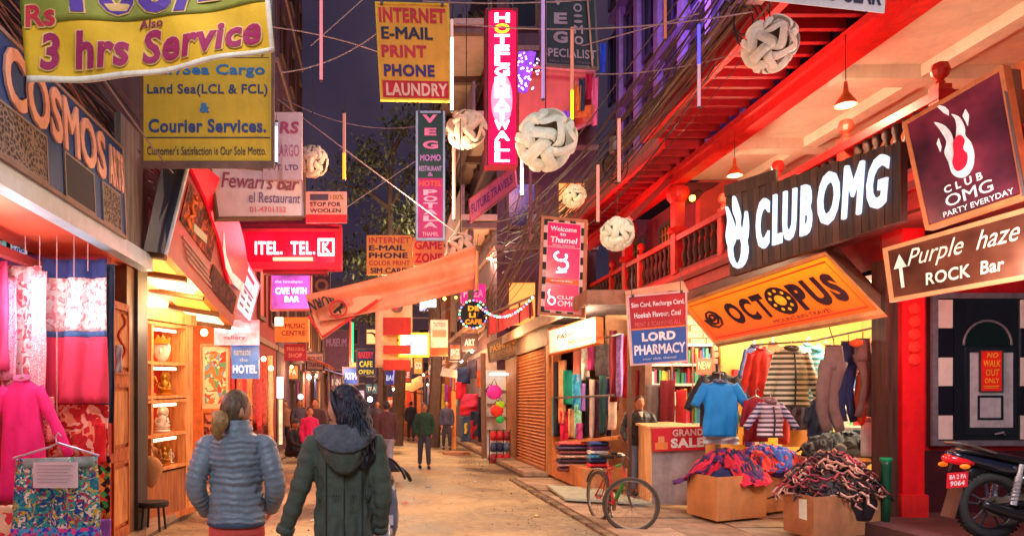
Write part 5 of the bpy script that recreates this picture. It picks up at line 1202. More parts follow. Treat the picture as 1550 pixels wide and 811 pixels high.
# scarf shop rack
SH = Thing('scarf_rack', 'timber shop frame carrying scarves left of the counter', 'rack')
SH.part('post', MB().box(3.5, 14.7, .1, 3.62, 14.82, 3.1), C((216, 130, 60))); SH.part('post', MB().box(3.97, 11.6, .1, 4.02, 11.66, 3.1), C((90, 60, 50)))
SH.part('bar', MB().tube([W(835, 532, 14.5), W(940, 505, 11.8)], .02, 6), METAL); SH.part('bar', MB().tube([W(836, 602, 14.7), W(930, 598, 11.9)], .02, 6), METAL)
SH.part('shelf', MB().slab([W(840, 668, 14.6), W(935, 660, 12.0), W(945, 658, 12.6), W(860, 664, 15.2)], .05), C((214, 140, 80)))
SH.part('plinth', MB().box(3.5, 12.5, .1, 4.3, 14.7, .45), C((206, 130, 76))); SH.part('back', MB().box(4.6, 12.6, .1, 4.7, 15, 3.1), C((150, 110, 90), .8, .3))
SH.done()
sc = [(838, 548, 852, 660, (44, 40, 50), 'black'), (846, 545, 858, 640, (236, 150, 100), 'sand'), (852, 560, 868, 612, (20, 150, 130), 'teal'), (866, 566, 880, 620, (50, 150, 200), 'sky blue'), (836, 600, 846, 660, (40, 160, 170), 'turquoise'),
      (848, 622, 860, 668, (200, 16, 60), 'crimson'), (860, 618, 870, 662, (236, 170, 120), 'apricot'), (869, 612, 880, 664, (150, 220, 180), 'mint'), (879, 580, 888, 622, (150, 110, 200), 'lilac'),
      (886, 570, 893, 660, (30, 28, 40), 'ink black'), (893, 574, 901, 664, (214, 186, 170), 'beige'), (900, 574, 908, 664, (60, 20, 44), 'plum'), (908, 568, 918, 656, (24, 70, 70), 'dark green'), (917, 572, 924, 660, (30, 30, 70), 'navy'),
      (868, 530, 880, 578, (226, 130, 110), 'salmon'), (880, 526, 892, 575, (240, 214, 200), 'ivory'), (890, 524, 900, 560, (200, 50, 120), 'magenta'), (900, 520, 922, 570, (80, 66, 66), 'grey'), (922, 500, 934, 608, (130, 24, 36), 'maroon'),
      (934, 505, 944, 600, (150, 120, 190), 'lavender'), (943, 508, 953, 602, (190, 24, 40), 'scarlet'), (872, 640, 882, 665, (170, 60, 120), 'mauve'), (921, 600, 934, 650, (236, 196, 170), 'cream')]
for k, (x0, y0, x1, y1, c, n) in enumerate(sc):
    d = 14.6-(x0-836)/100*2.7+(k % 3)*.05
    strip('%s scarf hanging in the scarf shop beside the roller shutter' % n, x0, y0, x1, y1, d, pattern([c, tuple(min(255, int(a*1.15)+8) for a in c), tuple(int(a*.75) for a in c)], 8, 'noise') if k % 2 else C(c, .85), 'scarf', 'scarf', 1, .035, 'scarves in the scarf shop')
# folded shawl stacks
fc = [((90, 40, 50), 'maroon'), ((150, 110, 110), 'grey rose'), ((60, 40, 60), 'dark plum'), ((190, 150, 130), 'beige'), ((120, 60, 60), 'brick'), ((70, 60, 90), 'slate violet'), ((170, 70, 70), 'faded red')]
fc2 = [((40, 70, 130), 'blue'), ((190, 40, 50), 'red'), ((30, 40, 80), 'navy'), ((60, 130, 180), 'sky blue'), ((200, 190, 190), 'pale grey'), ((80, 40, 90), 'violet'), ((30, 60, 120), 'deep blue')]
for si, (xa, xb, yb, cs, dd_) in enumerate(((848, 893, 714, fc, 13.4), (896, 922, 714, fc2, 12.6))):
    for k, (c, n) in enumerate(cs):
        y1_ = yb-k*6.6; q = FQ(xa+random.uniform(-2, 2), y1_-6.2, xb+random.uniform(-2, 2), y1_, dd_)
        fnq = qf(q); mb = MB().loft([(fnq(u, .5, -.15), fnq(u, .5, .0)-fnq(u, .5, -.15), (fnq(u, 0, 0)-fnq(u, 1, 0))*.5) for u in (0, .03, .3, .6, .97, 1)], 10)
        single('folded_shawl', '%s folded shawl, %s up in the %s stack' % (n, ('lowest', 'second', 'third', 'fourth', 'fifth', 'sixth', 'topmost')[k], ('left', 'right')[si]), 'shawl', mb, pattern([c, tuple(min(255, int(a*1.3)+10) for a in c), tuple(int(a*.7) for a in c)], 30, 'noise'), 'folded shawls in two stacks')
# counter
CO = Thing('counter', 'shop counter with plywood side and grey front carrying a red sale sign', 'counter')
A, Bq, Cc = Vector((X(957, 12.4), 12.4, 0)), Vector((X(985, 10.75), 10.75, 0)), Vector((X(1068, 10.55), 10.55, 0))
zt = Z(648, 10.7)
PLY = wood((226, 172, 116), (190, 130, 80), 3, .6, (4, 4, .6))
CO.part('side_board', MB().slab([A+Vector((0, 0, zt+.05)), Bq+Vector((0, 0, zt)), Bq+Vector((0, 0, .09)), A+Vector((0, 0, .09))], .03), PLY)
CO.part('front_board', MB().slab([Bq+Vector((.005, 0, zt-.005)), Cc+Vector((0, 0, zt)), Cc+Vector((0, 0, .09)), Bq+Vector((.005, 0, .09))], .03), C((160, 140, 136), .7, .35, 4))
CO.part('top', MB().hexa([A+Vector((-.05, 0, zt+.06)), Bq+Vector((-.05, -.06, zt+.03)), Cc+Vector((.1, -.06, zt+.03)), Cc+Vector((.1, 1.6, zt+.06))], [A+Vector((-.05, 0, zt+.02)), Bq+Vector((-.05, -.06, zt-.0)), Cc+Vector((.1, -.06, zt-.0)), Cc+Vector((.1, 1.6, zt+.02))]), PLY)
CO.done()
sign('sale_sign', 'red sign reading GRAND SALE taped on the counter front', Q((986, 648, 10.68), (1066, 645, 10.5), (1066, 680, 10.5), (988, 683, 10.68)), C((214, 16, 34), .5, .12), [('GRAND', .40, .08, .98, .38, C((240, 200, 190)), .03), ('SALE', .36, .46, 1.0, .88, C((246, 226, 220)), .05)],
     [(.05, .62, .30, .92, C((240, 130, 60)), .006, 'hand_print'), (.12, .36, .24, .62, C((240, 150, 90)), .006, 'hand_print')], th=.012)
# pharmacy shelves
PH = Thing('shelf_unit', 'pharmacy shelf full of small packets behind the counter', 'shelf'); q = FQ(985, 520, 1080, 645, 12.9); fn = qf(q)
PH.part('back', MB().slab(q, .02, -.3), C((240, 220, 190), .7)); 
for v in (.0, .24, .48, .72, .96): PH.part('shelf', rect(MB(), fn, 0, v, 1, v+.03, -.3, 0), C((230, 220, 210)))
for u in (0, .33, .66, .98): PH.part('upright', rect(MB(), fn, u, 0, u+.02, 1, -.3, .002), C((140, 90, 70)))
PH.done()
random.seed(3)
def goods(fn, rows, us, tag, wd=(.02, .05), pal=((220, 40, 50), (240, 230, 220), (60, 120, 190), (240, 190, 60), (70, 160, 110), (190, 70, 120)), nm_=('red', 'white', 'blue', 'yellow', 'green', 'pink')):
    mbs = {}
    for v, h in rows:
        u = us[0]
        while u < us[1]:
            k = random.randrange(len(pal)); w = random.uniform(*wd)
            mbs.setdefault(k, MB()); hh = h*random.uniform(.6, .95)
            rect(mbs[k], fn, u, v-hh, u+w, v, -.25, -.06+random.uniform(-.04, .03)); u += w+random.uniform(.002, .02)
    for k, mb in mbs.items(): single('packets', '%s packets standing on %s' % (nm_[k], tag), 'packets', mb, C(pal[k], .5, .15), kind='stuff')
goods(fn, [(.24, .2), (.48, .2), (.72, .2), (.96, .2)], (.03, .95), 'the pharmacy shelf')
sign('poster', 'orange red poster above the pharmacy shelf', FQ(1054, 542, 1078, 566, 12.5), C((236, 90, 50), .5, emit=.2), [('NEW', .1, .2, .9, .7, C((255, 220, 170)), .04)], th=.01)
strip('dark red dress hanging behind the counter', 1000, 575, 1022, 648, 12.2, C((120, 20, 36), .85), 'dress', 'dress', 2)
strip('grey dress hanging behind the man at the counter', 978, 582, 1000, 648, 12.3, C((120, 104, 104), .85), 'dress', 'dress', 2)
strip('red lined dress hanging right of the dark red one', 1024, 590, 1040, 648, 12.25, C((200, 40, 46), .85), 'dress', 'dress', 1)
# clothes of the Octopus shop
garment('black jacket hanging behind the blue t-shirt', 1088, 566, 90, 56, 10.6, C((40, 36, 42), .7), 'jacket', 'jacket', .6, .4, collar=DK)
garment('bright blue t-shirt on a hanger before the counter', 1090, 578, 82, 54, 9.9, C((22, 140, 216), .75, .12, 4), 'tshirt', 't-shirt', .42, .42, collar=C((20, 60, 110)), depth=.08, flare=1.0)
strip('white shirt tail below the blue t-shirt', 1064, 660, 1118, 672, 9.98, C((226, 214, 214)), 'shirt', 'shirt', 2, .02)
garment('red hooded jacket behind the striped puffer', 1152, 528, 108, 40, 10.6, C((220, 44, 34), .8), 'jacket', 'jacket', .7, .12, collar=C((200, 30, 30)))
STR = pattern([(60, 54, 40), (60, 54, 40), (220, 214, 180), (60, 54, 40)], 7.2, 'Z', .6)
def hstripe(cols, n, z0=0):
    m, nt, b = _new('striped_nylon'); co = _coord(nt); s = nt.nodes.new('ShaderNodeSeparateXYZ'); nt.links.new(co, s.inputs[0])
    a = nt.nodes.new('ShaderNodeMath'); a.operation = 'MULTIPLY'; a.inputs[1].default_value = n; nt.links.new(s.outputs[2], a.inputs[0])
    f = nt.nodes.new('ShaderNodeMath'); f.operation = 'FRACT'; nt.links.new(a.outputs[0], f.inputs[0])
    k = len(cols); r = _ramp(nt, [(i/k, c) for i, c in enumerate(cols)], f.outputs[0], True); nt.links.new(r.outputs[0], b.inputs['Base Color']); b.inputs['Roughness'].default_value = .45; _bump(nt, b, _noise(nt, co, 26, 4), .5, .02); return m
garment('olive and cream striped puffer jacket hanging in the lit shop', 1198, 528, 88, 50, 9.9, hstripe([(78, 74, 44), (226, 222, 190)], 14), 'puffer_jacket', 'jacket', .8, .16, puff=12, collar=C((70, 66, 44)), zipc=C((50, 40, 34)))
garment('turquoise striped puffer jacket behind the olive one', 1236, 530, 74, 34, 10.6, hstripe([(50, 180, 210), (190, 230, 240)], 14), 'puffer_jacket', 'jacket', .6, .1, puff=9, collar=C((60, 190, 210)))
garment('grey and white striped baby jacket low on the rail', 1166, 608, 54, 34, 9.3, hstripe([(96, 70, 84), (220, 206, 214)], 17), 'baby_jacket', 'jacket', .8, .5, puff=7, collar=C((120, 80, 90)), zipc=C((60, 40, 50)), slmat=hstripe([(40, 44, 80), (190, 180, 200)], 17))
garment('dark red coat at the left of the baby jacket', 1144, 602, 66, 34, 9.8, C((150, 20, 40), .8), 'coat', 'coat', .6, .1)
def trousers(label, px, py, hpx, wpx, d, mat, bend=0., nm='trousers'):
    T = Thing(nm, label, 'trousers', 'trousers hanging in the lit shop'); k = d/F; L = hpx*k; w_ = wpx*k/2; c = W(px, py, d)
    T.part('waist', MB().loft([(c+Vector((0, 0, -L*t)), Vector((w_*(.62+.3*t*3), 0, 0)), Vector((0, .07, 0))) for t in (0, .04, .1, .2, .28)], 14), mat, smooth=True)
    for s in (-1, 1):
        pts = [c+Vector((s*w_*.42+bend*math.sin(PI*t)*w_, -.02*math.sin(t*7+s), -L*(.18+.82*t))) for t in [i/9 for i in range(10)]]
        T.part('leg', MB().tube(pts, [w_*(.55-.18*i/9)+.006*math.sin(i*2.5+s) for i in range(10)], 12, .7), mat, smooth=True)
    T.part('hanger', MB().tube([c+Vector((-w_*.7, 0, .01)), c+Vector((w_*.7, 0, .01))], .01, 5).tube([c+Vector((0, 0, .01)), c+Vector((0, 0, .10))], .006, 5), DWOOD); T.done()
trousers('grey trousers, leftmost of the hanging pairs', 1262, 524, 128, 40, 9.2, C((126, 108, 104), .85), -.5)
trousers('navy blue trousers, second of the hanging pairs', 1284, 518, 120, 32, 9.35, C((36, 50, 100), .85), -.3)
trousers('brown grey trousers, third of the hanging pairs', 1306, 514, 116, 30, 9.1, C((110, 80, 76), .85), .6)
single('cap', 'orange red cap hung above the trousers', 'cap', MB().ell(W(1296, 519, 9.0), (.08, .07, .05), 12, 6), C((236, 90, 40), .8), smooth=True)
single('hanging_cloth', 'orange red cloth hanging behind the trousers', 'cloth', MB().ell(W(1304, 600, 9.3), (.08, .07, .38), 10, 8), C((230, 80, 40), .8), smooth=True)
R_ = Thing('clothes_rail', 'metal clothes rail across the lit shop opening', 'rail'); R_.part('bar', MB().tube([W(1140, 522, 10.1), W(1230, 516, 10.1), W(1330, 494, 9.0)], .014, 6), METAL); R_.part('hook', MB().tube([W(1250, 480, 9.4), W(1262, 516, 9.4)], .008), METAL); R_.done()
# yellow tall board and inner shelf
T = Thing('display_board', 'tan display board with hanging clothes in the middle of the shop', 'board'); T.part('board', MB().slab(FQ(1186, 612, 1234, 676, 11.0), .04), C((214, 140, 70))); T.done()
PH = Thing('shelf_unit', 'bright shelf of packets at the right inside the clothes shop', 'shelf'); q = FQ(1286, 560, 1346, 700, 11.0); fn = qf(q)
PH.part('back', MB().slab(q, .02, -.3), C((240, 236, 220), .7, emit=.15))
for v in (.0, .2, .4, .6, .8, .98): PH.part('shelf', rect(MB(), fn, 0, v, 1, v+.02, -.3, 0), C((230, 220, 210)))
PH.done(); goods(fn, [(.2, .16), (.4, .16), (.6, .16), (.8, .16), (.98, .14)], (.02, .95), 'the bright shelf in the clothes shop', (.03, .08))
sign('poster', 'red poster with white percent figures inside the clothes shop', FQ(1300, 540, 1346, 572, 10.6), C((220, 40, 60), .5, emit=.3), [('50%', .15, .25, .95, .8, C((255, 230, 230)), .05)], th=.01)
# crumpled clothes heaps
def heap(label, cx, cy, z0, rx, ry, h, mats, n=26, seed=1):
    rnd = random.Random(seed); T = Thing('clothes_heap', label, 'clothes')
    bm_ = {}
    for k in range(n):
        a = rnd.uniform(0, 2*PI); r = math.sqrt(rnd.random()); x = cx+rx*r*math.cos(a)*.85; y = cy+ry*r*math.sin(a)*.85
        z = z0+h*(1-r*r)*rnd.uniform(.4, .95); m = k % len(mats)
        yaw = rnd.uniform(0, PI); L = rnd.uniform(.16, .28); wd = rnd.uniform(.10, .17); ph = rnd.uniform(0, 6); lay = .02+.035*rnd.random()
        def fn(u, v, w=0., x=x, y=y, yaw=yaw, L=L, wd=wd, ph=ph, lay=lay):
            a_ = (u-.5)*2; b_ = (v-.5)*2; px_ = L*a_*(1-.15*b_*b_)+.03*math.sin(b_*4+ph); py_ = wd*b_+.05*math.sin(a_*3+ph)
            X_ = x+px_*math.cos(yaw)-py_*math.sin(yaw); Y_ = y+px_*math.sin(yaw)+py_*math.cos(yaw)
            rr = min(1.15, math.hypot((X_-cx)/rx, (Y_-cy)/ry)); zz = z0-.02+h*.85*(1-rr*rr)+lay+.022*math.sin(b_*5+a_*2+ph)+.014*math.sin(b_*11-a_*4+ph)+.012*math.sin(a_*9+ph)+w
            return Vector((X_, Y_, zz))
        bm_.setdefault(m, []).append(MB().sheet(fn, 18, 12, .008))
    T.part('core', MB().ell((cx, cy, z0-.02), (rx*.9, ry*.9, h*.7), 14, 8), mats[0], smooth=True)
    for m, L_ in bm_.items():
        for mb in L_: T.part('cloth_piece', mb, mats[m], smooth=True)
    T.done()
def straps(label, cx, cy, z0, rx, ry, h, mats, n=90, seed=2):
    rnd = random.Random(seed); T = Thing('shoe_heap', label, 'sandals'); 
    T.part('core', MB().ell((cx, cy, z0-.03), (rx*.85, ry*.85, h*.72), 14, 8), mats[0], smooth=True)
    for k in range(n):
        a = rnd.uniform(0, 2*PI); r = math.sqrt(rnd.random()); x = cx+rx*r*math.cos(a); y = cy+ry*r*math.sin(a); z = z0+h*(.80*(1-r*r)+rnd.uniform(.0, .10))
        yaw = rnd.uniform(0, 2*PI); L = rnd.uniform(.07, .16); e = Vector((math.cos(yaw), math.sin(yaw), rnd.uniform(-.18, .18)-.0)); e.z -= .9*r*(math.cos(yaw)*math.cos(a)+math.sin(yaw)*math.sin(a))*.8; e.normalize(); s = Vector((-e.y, e.x, 0)).normalized()
        p = Vector((x, y, z)); m = mats[k % len(mats)]
        T.part('strap', MB().tube([p-e*L, p-e*L*.4+s*.05, p+Vector((0, 0, .05)), p+e*L*.5-s*.05, p+e*L], [.009, .016, .019, .016, .008], 5, .4), m, smooth=True)
    T.done()
# cardboard boxes
CARD = C((206, 140, 84), .8, .18, 3, .2); CARD2 = C((196, 132, 78), .85, .22, 4, .2)
def carton(label, foot, top_y, d_in, mat, tape=True, writing=None, flap=True, th=.012):
    """foot: three ground pixels left, near corner, right with depths"""
    (xa, da), (xb, db), (xc, dc) = foot
    a = Vector((X(xa, da), da, .09)); b = Vector((X(xb, db), db, .09)); c = Vector((X(xc, dc), dc, .09)); e = a+(c-b); H = Z(top_y, db)-.09; up = Vector((0, 0, H))
    T = Thing('cardboard_box', label, 'box', 'cardboard boxes of goods before the clothes shop')
    for (p, q_) in ((a, b), (b, c), (c, e), (e, a)):
        f = (q_-p); nn = Vector((f.y, -f.x, 0)).normalized(); bulge = .02
        g = lambda u, v, w=0., p=p, q_=q_: p.lerp(q_, u)+up*(1-v)+nn*(w+bulge*math.sin(PI*u)*math.sin(PI*v))
        T.part('side', MB().sheet(g, 8, 6, th), mat)
    T.part('bottom', MB().add([a+Vector((0, 0, .01)), b+Vector((0, 0, .01)), c+Vector((0, 0, .01)), e+Vector((0, 0, .01))], [(0, 1, 2, 3)]), mat)
    return T, a, b, c, e, H
T, a, b, c, e, H = carton('wide cardboard box heaped with blue and red clothes, left of the three', ((1040, 9.9), (1085, 9.2), (1160, 9.6)), 722, 1, CARD)
nn = Vector(((b-a).y, -(b-a).x, 0)).normalized(); T.part('dark_cloth_end', MB().sheet(lambda u, v, w=0.: a+Vector((0.02*u, -.04-.02*math.sin(u*5), H*1.02-.3*v))+(b-a)*(.02+.12*u), 4, 5, .02), C((30, 30, 50), .8), smooth=True); T.done()
heap('heap of navy, red and violet clothes in the left box', (a+c).x/2, (a+c).y/2, H+.06, .50, .33, .36, [C((40, 44, 92), .85), C((200, 24, 50), .85), C((96, 40, 110), .85), C((30, 34, 70), .85), C((214, 40, 70), .85)], 34, 4)
T, a, b, c, e, H = carton('small cardboard box between the two large ones', ((1128, 10.2), (1160, 9.9), (1205, 10.3)), 706, 1, CARD2); T.done()
heap('heap of blue, coral and violet clothes between the two front boxes', X(1170, 10.0), 10.15, H+.1, .52, .3, .26, [C((80, 60, 150), .85), C((230, 70, 60), .85), C((50, 80, 170), .85), C((220, 90, 80), .85)], 24, 9)
T, a, b, c, e, H = carton('large worn cardboard box full of strappy sandals, nearest of the three', ((1186, 8.6), (1232, 8.0), (1336, 8.35)), 752, 1, C((178, 120, 80), .85, .28, 3, .25))
T.part('tape', MB().slab([b+Vector((-.14, .05, H*.95)), b+Vector((-.07, .02, H*.95)), b+Vector((-.07, .02, H*.45)), b+Vector((-.14, .05, H*.5))], .004, .03), C((226, 200, 170), .3)); T.done()
straps('tangled heap of dark and pink strappy sandals in the nearest box', (a+c).x/2, (a+c).y/2+.02, H+.0, .60, .40, .60, [C((44, 34, 40), .6), C((226, 180, 160), .7), C((190, 70, 90), .7), C((90, 60, 56), .6), C((30, 26, 34), .6), C((200, 150, 130), .7), C((120, 60, 60), .7)], 280)
heap('dark folded jeans piled behind the sandals', X(1270, 10.0), 10.0, Z(686, 10), .56, .32, .30, [C((50, 56, 66), .85), C((38, 44, 54), .85), C((90, 90, 96), .85), C((30, 34, 46), .85)], 22, 13)
T = Thing('table', 'low display table carrying the dark jeans', 'table'); c0 = Vector((X(1275, 10), 10, 0)); zz = Z(690, 10)
T.part('top', MB().box(c0.x-.6, 9.7, zz-.05, c0.x+.62, 10.5, zz), PLY)
for sx in (-.55, .57):
    for y in (9.75, 10.42): T.part('leg', MB().box(c0.x+sx-.03, y-.03, .09, c0.x+sx+.03, y+.03, zz-.052), PLY)
T.done()
T = Thing('plastic_jar', 'white plastic jar standing beside the jeans', 'jar'); cj = W(1313, 690, 9.4); T.part('body', MB().lathe([(0, 0), (.07, 0), (.075, .05), (.075, .40), (.06, .46), (0, .46)], cj, 14), C((220, 220, 226), .3), smooth=True); T.part('lid', MB().lathe([(.068, .44), (.068, .5), (0, .5)], cj, 14), C((150, 150, 160), .3)); T.done()
T = Thing('plastic_bin', 'tall green plastic bin by the brown door jamb', 'bin'); cj = Vector((X(1341, 8.3), 8.3, .08)); T.part('tub', MB().loft([(cj+Vector((0, 0, z)), Vector((r, 0, 0)), Vector((0, r, 0))) for z, r in ((0, .04), (.4, .045), (.80, .055), (.86, .055))], 14), C((8, 74, 48), .4, .3), smooth=True); T.part('rim', MB().lathe([(.055, .84), (.065, .86), (.065, .88), (.055, .89)], cj, 14), C((20, 150, 96), .4)); T.done()
# checkered framed window of the red wall
T = Thing('checkered_door', 'dark green door panel with black and white tile border, poster and arched mirror', 'door')
q = FQ(1408, 444, 1562, 674, 8.93); fn = qf(q)
T.part('backing', MB().slab(q, .06), C((24, 36, 44), .25, .3, 3, coat=.5))
SLV = C((150, 150, 164), .35, .3, 12, metal=.5)
T.part('frame', MB().frame(fn, 0, 0, 1, 1, .055, .035, .002, .04), SLV)
TW = C((232, 226, 222), .35, .1); TB = C((22, 24, 40), .25, .2)
for sgn, (u0, u1) in enumerate(((.06, .215), (.88, .94))):
    for k in range(5):
        T.part('tile', rect(MB(), fn, u0+.003, .04+.19*k+.002, u1-.003, min(.96, .04+.19*(k+1))-.002, .002, .016+.002*(k % 2)), TW if k % 2 == 0 else TB)
T.part('side_board', rect(MB(), fn, .222, .04, .34, .96, .002, .02), C((20, 30, 42), .3))
T.part('arch', MB().tube([fn(.545+.235*math.cos(a), .34-.16*math.sin(a), .03) for a in [PI*i/14 for i in range(15)]], .014, 6), SLV)
T.part('arch_glass', MB().poly([(.31, .34)]+[(.545-.235*math.cos(a), .34-.16*math.sin(a)) for a in [PI*i/14 for i in range(15)]]+[(.78, .34)], fn, .012, .02), C((8, 36, 28), .08, .4, 2, coat=1.))
d_ = T.part('door_leaf', rect(MB(), fn, .33, .355, .83, .93, .002, .03), C((26, 40, 50), .3))
T.part('door_panel', rect(MB(), fn, .37, .39, .79, .88, .031, .036), C((190, 196, 206), .3), parent=d_)
T.part('inner_panel', MB().frame(fn, .44, .67, .69, .83, .02, .014, .037, .045), C((24, 36, 50), .3), parent=d_)
T.part('handle', MB().tube([fn(.60, .925, .05), fn(.66, .91, .09), fn(.70, .93, .05)], .012, 6), SLV, parent=d_)
T.done()
sign('poster', 'orange red poster with yellow hand lettering on the green door', FQ(1483, 530, 1517, 592, 8.86), C((228, 36, 26), .5, .1, emit=.15), [('NO', .3, .06, .8, .18, C((250, 190, 60)), .02, .2), ('WALK', .15, .24, .9, .40, C((250, 190, 60)), .02, .1), ('OUT', .25, .46, .85, .62, C((250, 190, 60)), .02, .1), ('ONLY', .2, .68, .85, .80, C((250, 190, 60)), .02)],
     [(.15, .86, .85, .88, C((250, 190, 60)), .006, 'line'), (.2, .91, .8, .925, C((250, 190, 60)), .006, 'line')], th=.006, frame=C((40, 60, 70)), fw=.012)
# ---- far right clothes shop
def far_strip(lab, x0, y0, x1, y1, d, c): strip(lab, x0, y0, x1, y1, d, C(c, .85), 'garment', 'garment', 1, .04, 'garments of the far clothes shop')
fsx = [(692, 556, 712, 580, (30, 40, 80), 'navy top'), (690, 578, 706, 604, (210, 20, 40), 'red top'), (706, 545, 722, 572, (60, 40, 60), 'dark top'), (722, 560, 738, 585, (230, 100, 40), 'orange top'), (697, 596, 724, 616, (236, 60, 90), 'pink red top'), (696, 614, 724, 628, (200, 16, 40), 'crimson top'),
       (697, 630, 712, 668, (70, 84, 104), 'grey blue trousers'), (712, 622, 726, 660, (40, 44, 60), 'black trousers'), (700, 640, 708, 656, (230, 180, 50), 'yellow bag'), (712, 636, 722, 664, (190, 30, 40), 'red trousers'), (724, 600, 734, 668, (34, 38, 50), 'black coat'), (735, 620, 742, 664, (60, 46, 40), 'brown coat')]
for x0, y0, x1, y1, c, n in fsx: far_strip(n+' hanging outside the far clothes shop', x0, y0, x1, y1, 20.5 if x0 > 710 else 21.2, c)
for k, (x, y, r, c, n) in enumerate(((748, 592, 12, (236, 50, 170), 'magenta'), (757, 612, 7, (170, 230, 40), 'lime'), (752, 620, 10, (240, 60, 40), 'orange red'), (757, 634, 6, (50, 200, 90), 'green'), (741, 590, 6, (50, 60, 70), 'grey'))):
    c0 = W(x, y, 19.2); rr = r/F*19.2
    T = Thing('hanging_bag', n+' round bag hanging at the far lit shop', 'bag', 'bags hanging at the far lit shop')
    T.part('pouch', MB().loft([(c0+Vector((0, 0, z*rr)), Vector((w_*rr, 0, 0)), Vector((0, w_*rr*.6, 0))) for z, w_ in ((.8, .3), (.6, .7), (.2, 1), (-.3, 1), (-.8, .7), (-1, .3))], 12), C(c, .7, emit=.1), smooth=True)
    T.part('strap', MB().tube([c0+Vector((-.4*rr, 0, .7*rr)), c0+Vector((0, 0, 1.6*rr)), c0+Vector((.4*rr, 0, .7*rr))], .012, 5), DK); T.done()
k = 0
for j in range(3):
    for i in range(3):
        c0 = W(747+i*10, 659+j*17, 18.9+.0*i); col, n = (((210, 30, 40), 'red'), ((210, 36, 40), 'bright red'), ((150, 30, 50), 'wine')) [(i+j) % 3] if j != 1 else (((50, 70, 110), 'blue'), ((40, 50, 90), 'navy'), ((90, 110, 140), 'grey blue'))[i]
        T = Thing('backpack', '%s backpack, %s row, %s in the rack by the far shop door' % (n, ('top', 'middle', 'bottom')[j], ('left', 'centre', 'right')[i]), 'backpack', 'backpacks in the rack by the far shop')
        T.part('bag', MB().loft([(c0+Vector((0, 0, z)), Vector((w_, 0, 0)), Vector((0, w_*.8, 0))) for z, w_ in ((.12, .04), (.09, .075), (-.02, .088), (-.11, .085), (-.13, .05))], 10), C(col, .6), smooth=True)
        T.part('pocket', MB().ell(c0+Vector((0, -.07, -.05)), (.06, .03, .05), 8, 6), C(tuple(int(a*.7) for a in col), .6), smooth=True); T.done()
T = Thing('rack', 'dark metal rack holding the backpacks', 'rack')
for x in (741, 752, 762, 772): T.part('upright', MB().tube([W(x, 650, 18.98), W(x, 706, 18.98)], .014, 5), DK)
T.done()
T = Thing('shop_interior', 'brightly lit far shop with cool white walls behind the hanging bags', 'shop')
T.part('back_wall', MB().slab(FQ(733, 560, 786, 700, 20.3), .05), C((226, 230, 222), .7, .15, 4))
T.part('tube_lamp', MB().tube([W(742, 566, 20.0), W(776, 566, 20.0)], .03, 6), E((240, 250, 255), 6))
for kk in range(4): T.part('shelf', MB().slab(FQ(738, 590+kk*20, 782, 592+kk*20, 20.15), .15), C((160, 140, 120)))
T.done()
goods(qf(FQ(738, 572, 782, 655, 20.3)), [(.2, .15), (.45, .15), (.7, .15), (.95, .15)], (.05, .95), 'the shelves of the far lit shop', (.05, .1))
T = Thing('pole', 'wooden pole between the far clothes and the bag shop', 'pole'); T.part('post', MB().tube([Vector((X(733, 19.4), 19.4, .1)), Vector((X(731, 19.4), 19.4, 2.9))], .07, 8), C((130, 96, 76), .8)); T.done()
# plinth stones and goods further away, right side x 600-690
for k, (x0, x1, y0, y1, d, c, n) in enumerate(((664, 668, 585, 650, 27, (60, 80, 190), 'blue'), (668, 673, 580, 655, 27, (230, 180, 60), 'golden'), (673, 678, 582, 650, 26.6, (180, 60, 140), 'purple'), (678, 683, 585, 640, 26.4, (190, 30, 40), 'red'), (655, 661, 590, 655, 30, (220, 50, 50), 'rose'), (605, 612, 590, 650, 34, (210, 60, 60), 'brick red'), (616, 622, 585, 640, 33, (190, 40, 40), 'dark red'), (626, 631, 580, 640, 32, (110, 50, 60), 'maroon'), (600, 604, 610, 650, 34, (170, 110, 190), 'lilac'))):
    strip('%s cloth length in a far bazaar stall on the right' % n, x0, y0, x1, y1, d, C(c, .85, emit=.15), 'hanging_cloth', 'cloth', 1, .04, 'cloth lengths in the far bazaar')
T = Thing('stall', 'orange lit bazaar stall with a canvas flap in the far street', 'stall')
T.part('canvas', MB().sheet(qf(Q((590, 578, 33), (640, 570, 31), (642, 586, 30), (596, 596, 32))), 10, 4, .02, lambda u, v: .08*math.sin(u*8)), C((240, 130, 60), .8, emit=.1))
T.part('back', MB().slab(FQ(596, 590, 640, 655, 35), .1), C((220, 120, 60), .8)); T.part('counter', MB().slab(FQ(598, 640, 636, 660, 33.5), .6), C((150, 80, 50)))
T.done()
T = Thing('stall', 'narrow plastered stall front with white awning right of the canvas stall', 'stall')
T.part('post', MB().slab(FQ(684, 592, 690, 682, 25), .3), C((240, 150, 80))); T.part('awning', MB().slab(Q((650, 552, 28), (690, 560, 24), (692, 572, 23.6), (648, 566, 27.6)), .04), C((236, 210, 200), .7)); T.part('step', MB().slab(FQ(672, 684, 712, 692, 22), .5), C((180, 120, 84))); T.done()
T = Thing('street_lamp', 'bright warm lamp hanging before the canvas stall', 'lamp'); c = W(602, 589, 27); T.part('bulb', MB().ell(c, (.2, .14, .09), 10, 6), E((255, 236, 190), 22)); T.part('arm', MB().tube([c, W(640, 596, 27)], .02, 5), DK); T.done()
T = Thing('street_lamp', 'cool white lamp glowing behind the dark haired woman', 'lamp'); c = W(560, 604, 20); T.part('bulb', MB().ell(c, .07, 10, 6), E((225, 235, 255), 16)); T.part('arm', MB().tube([c, c+Vector((.1, .2, .5)), c+Vector((.2, .5, .6))], .02, 5), DK); T.done()
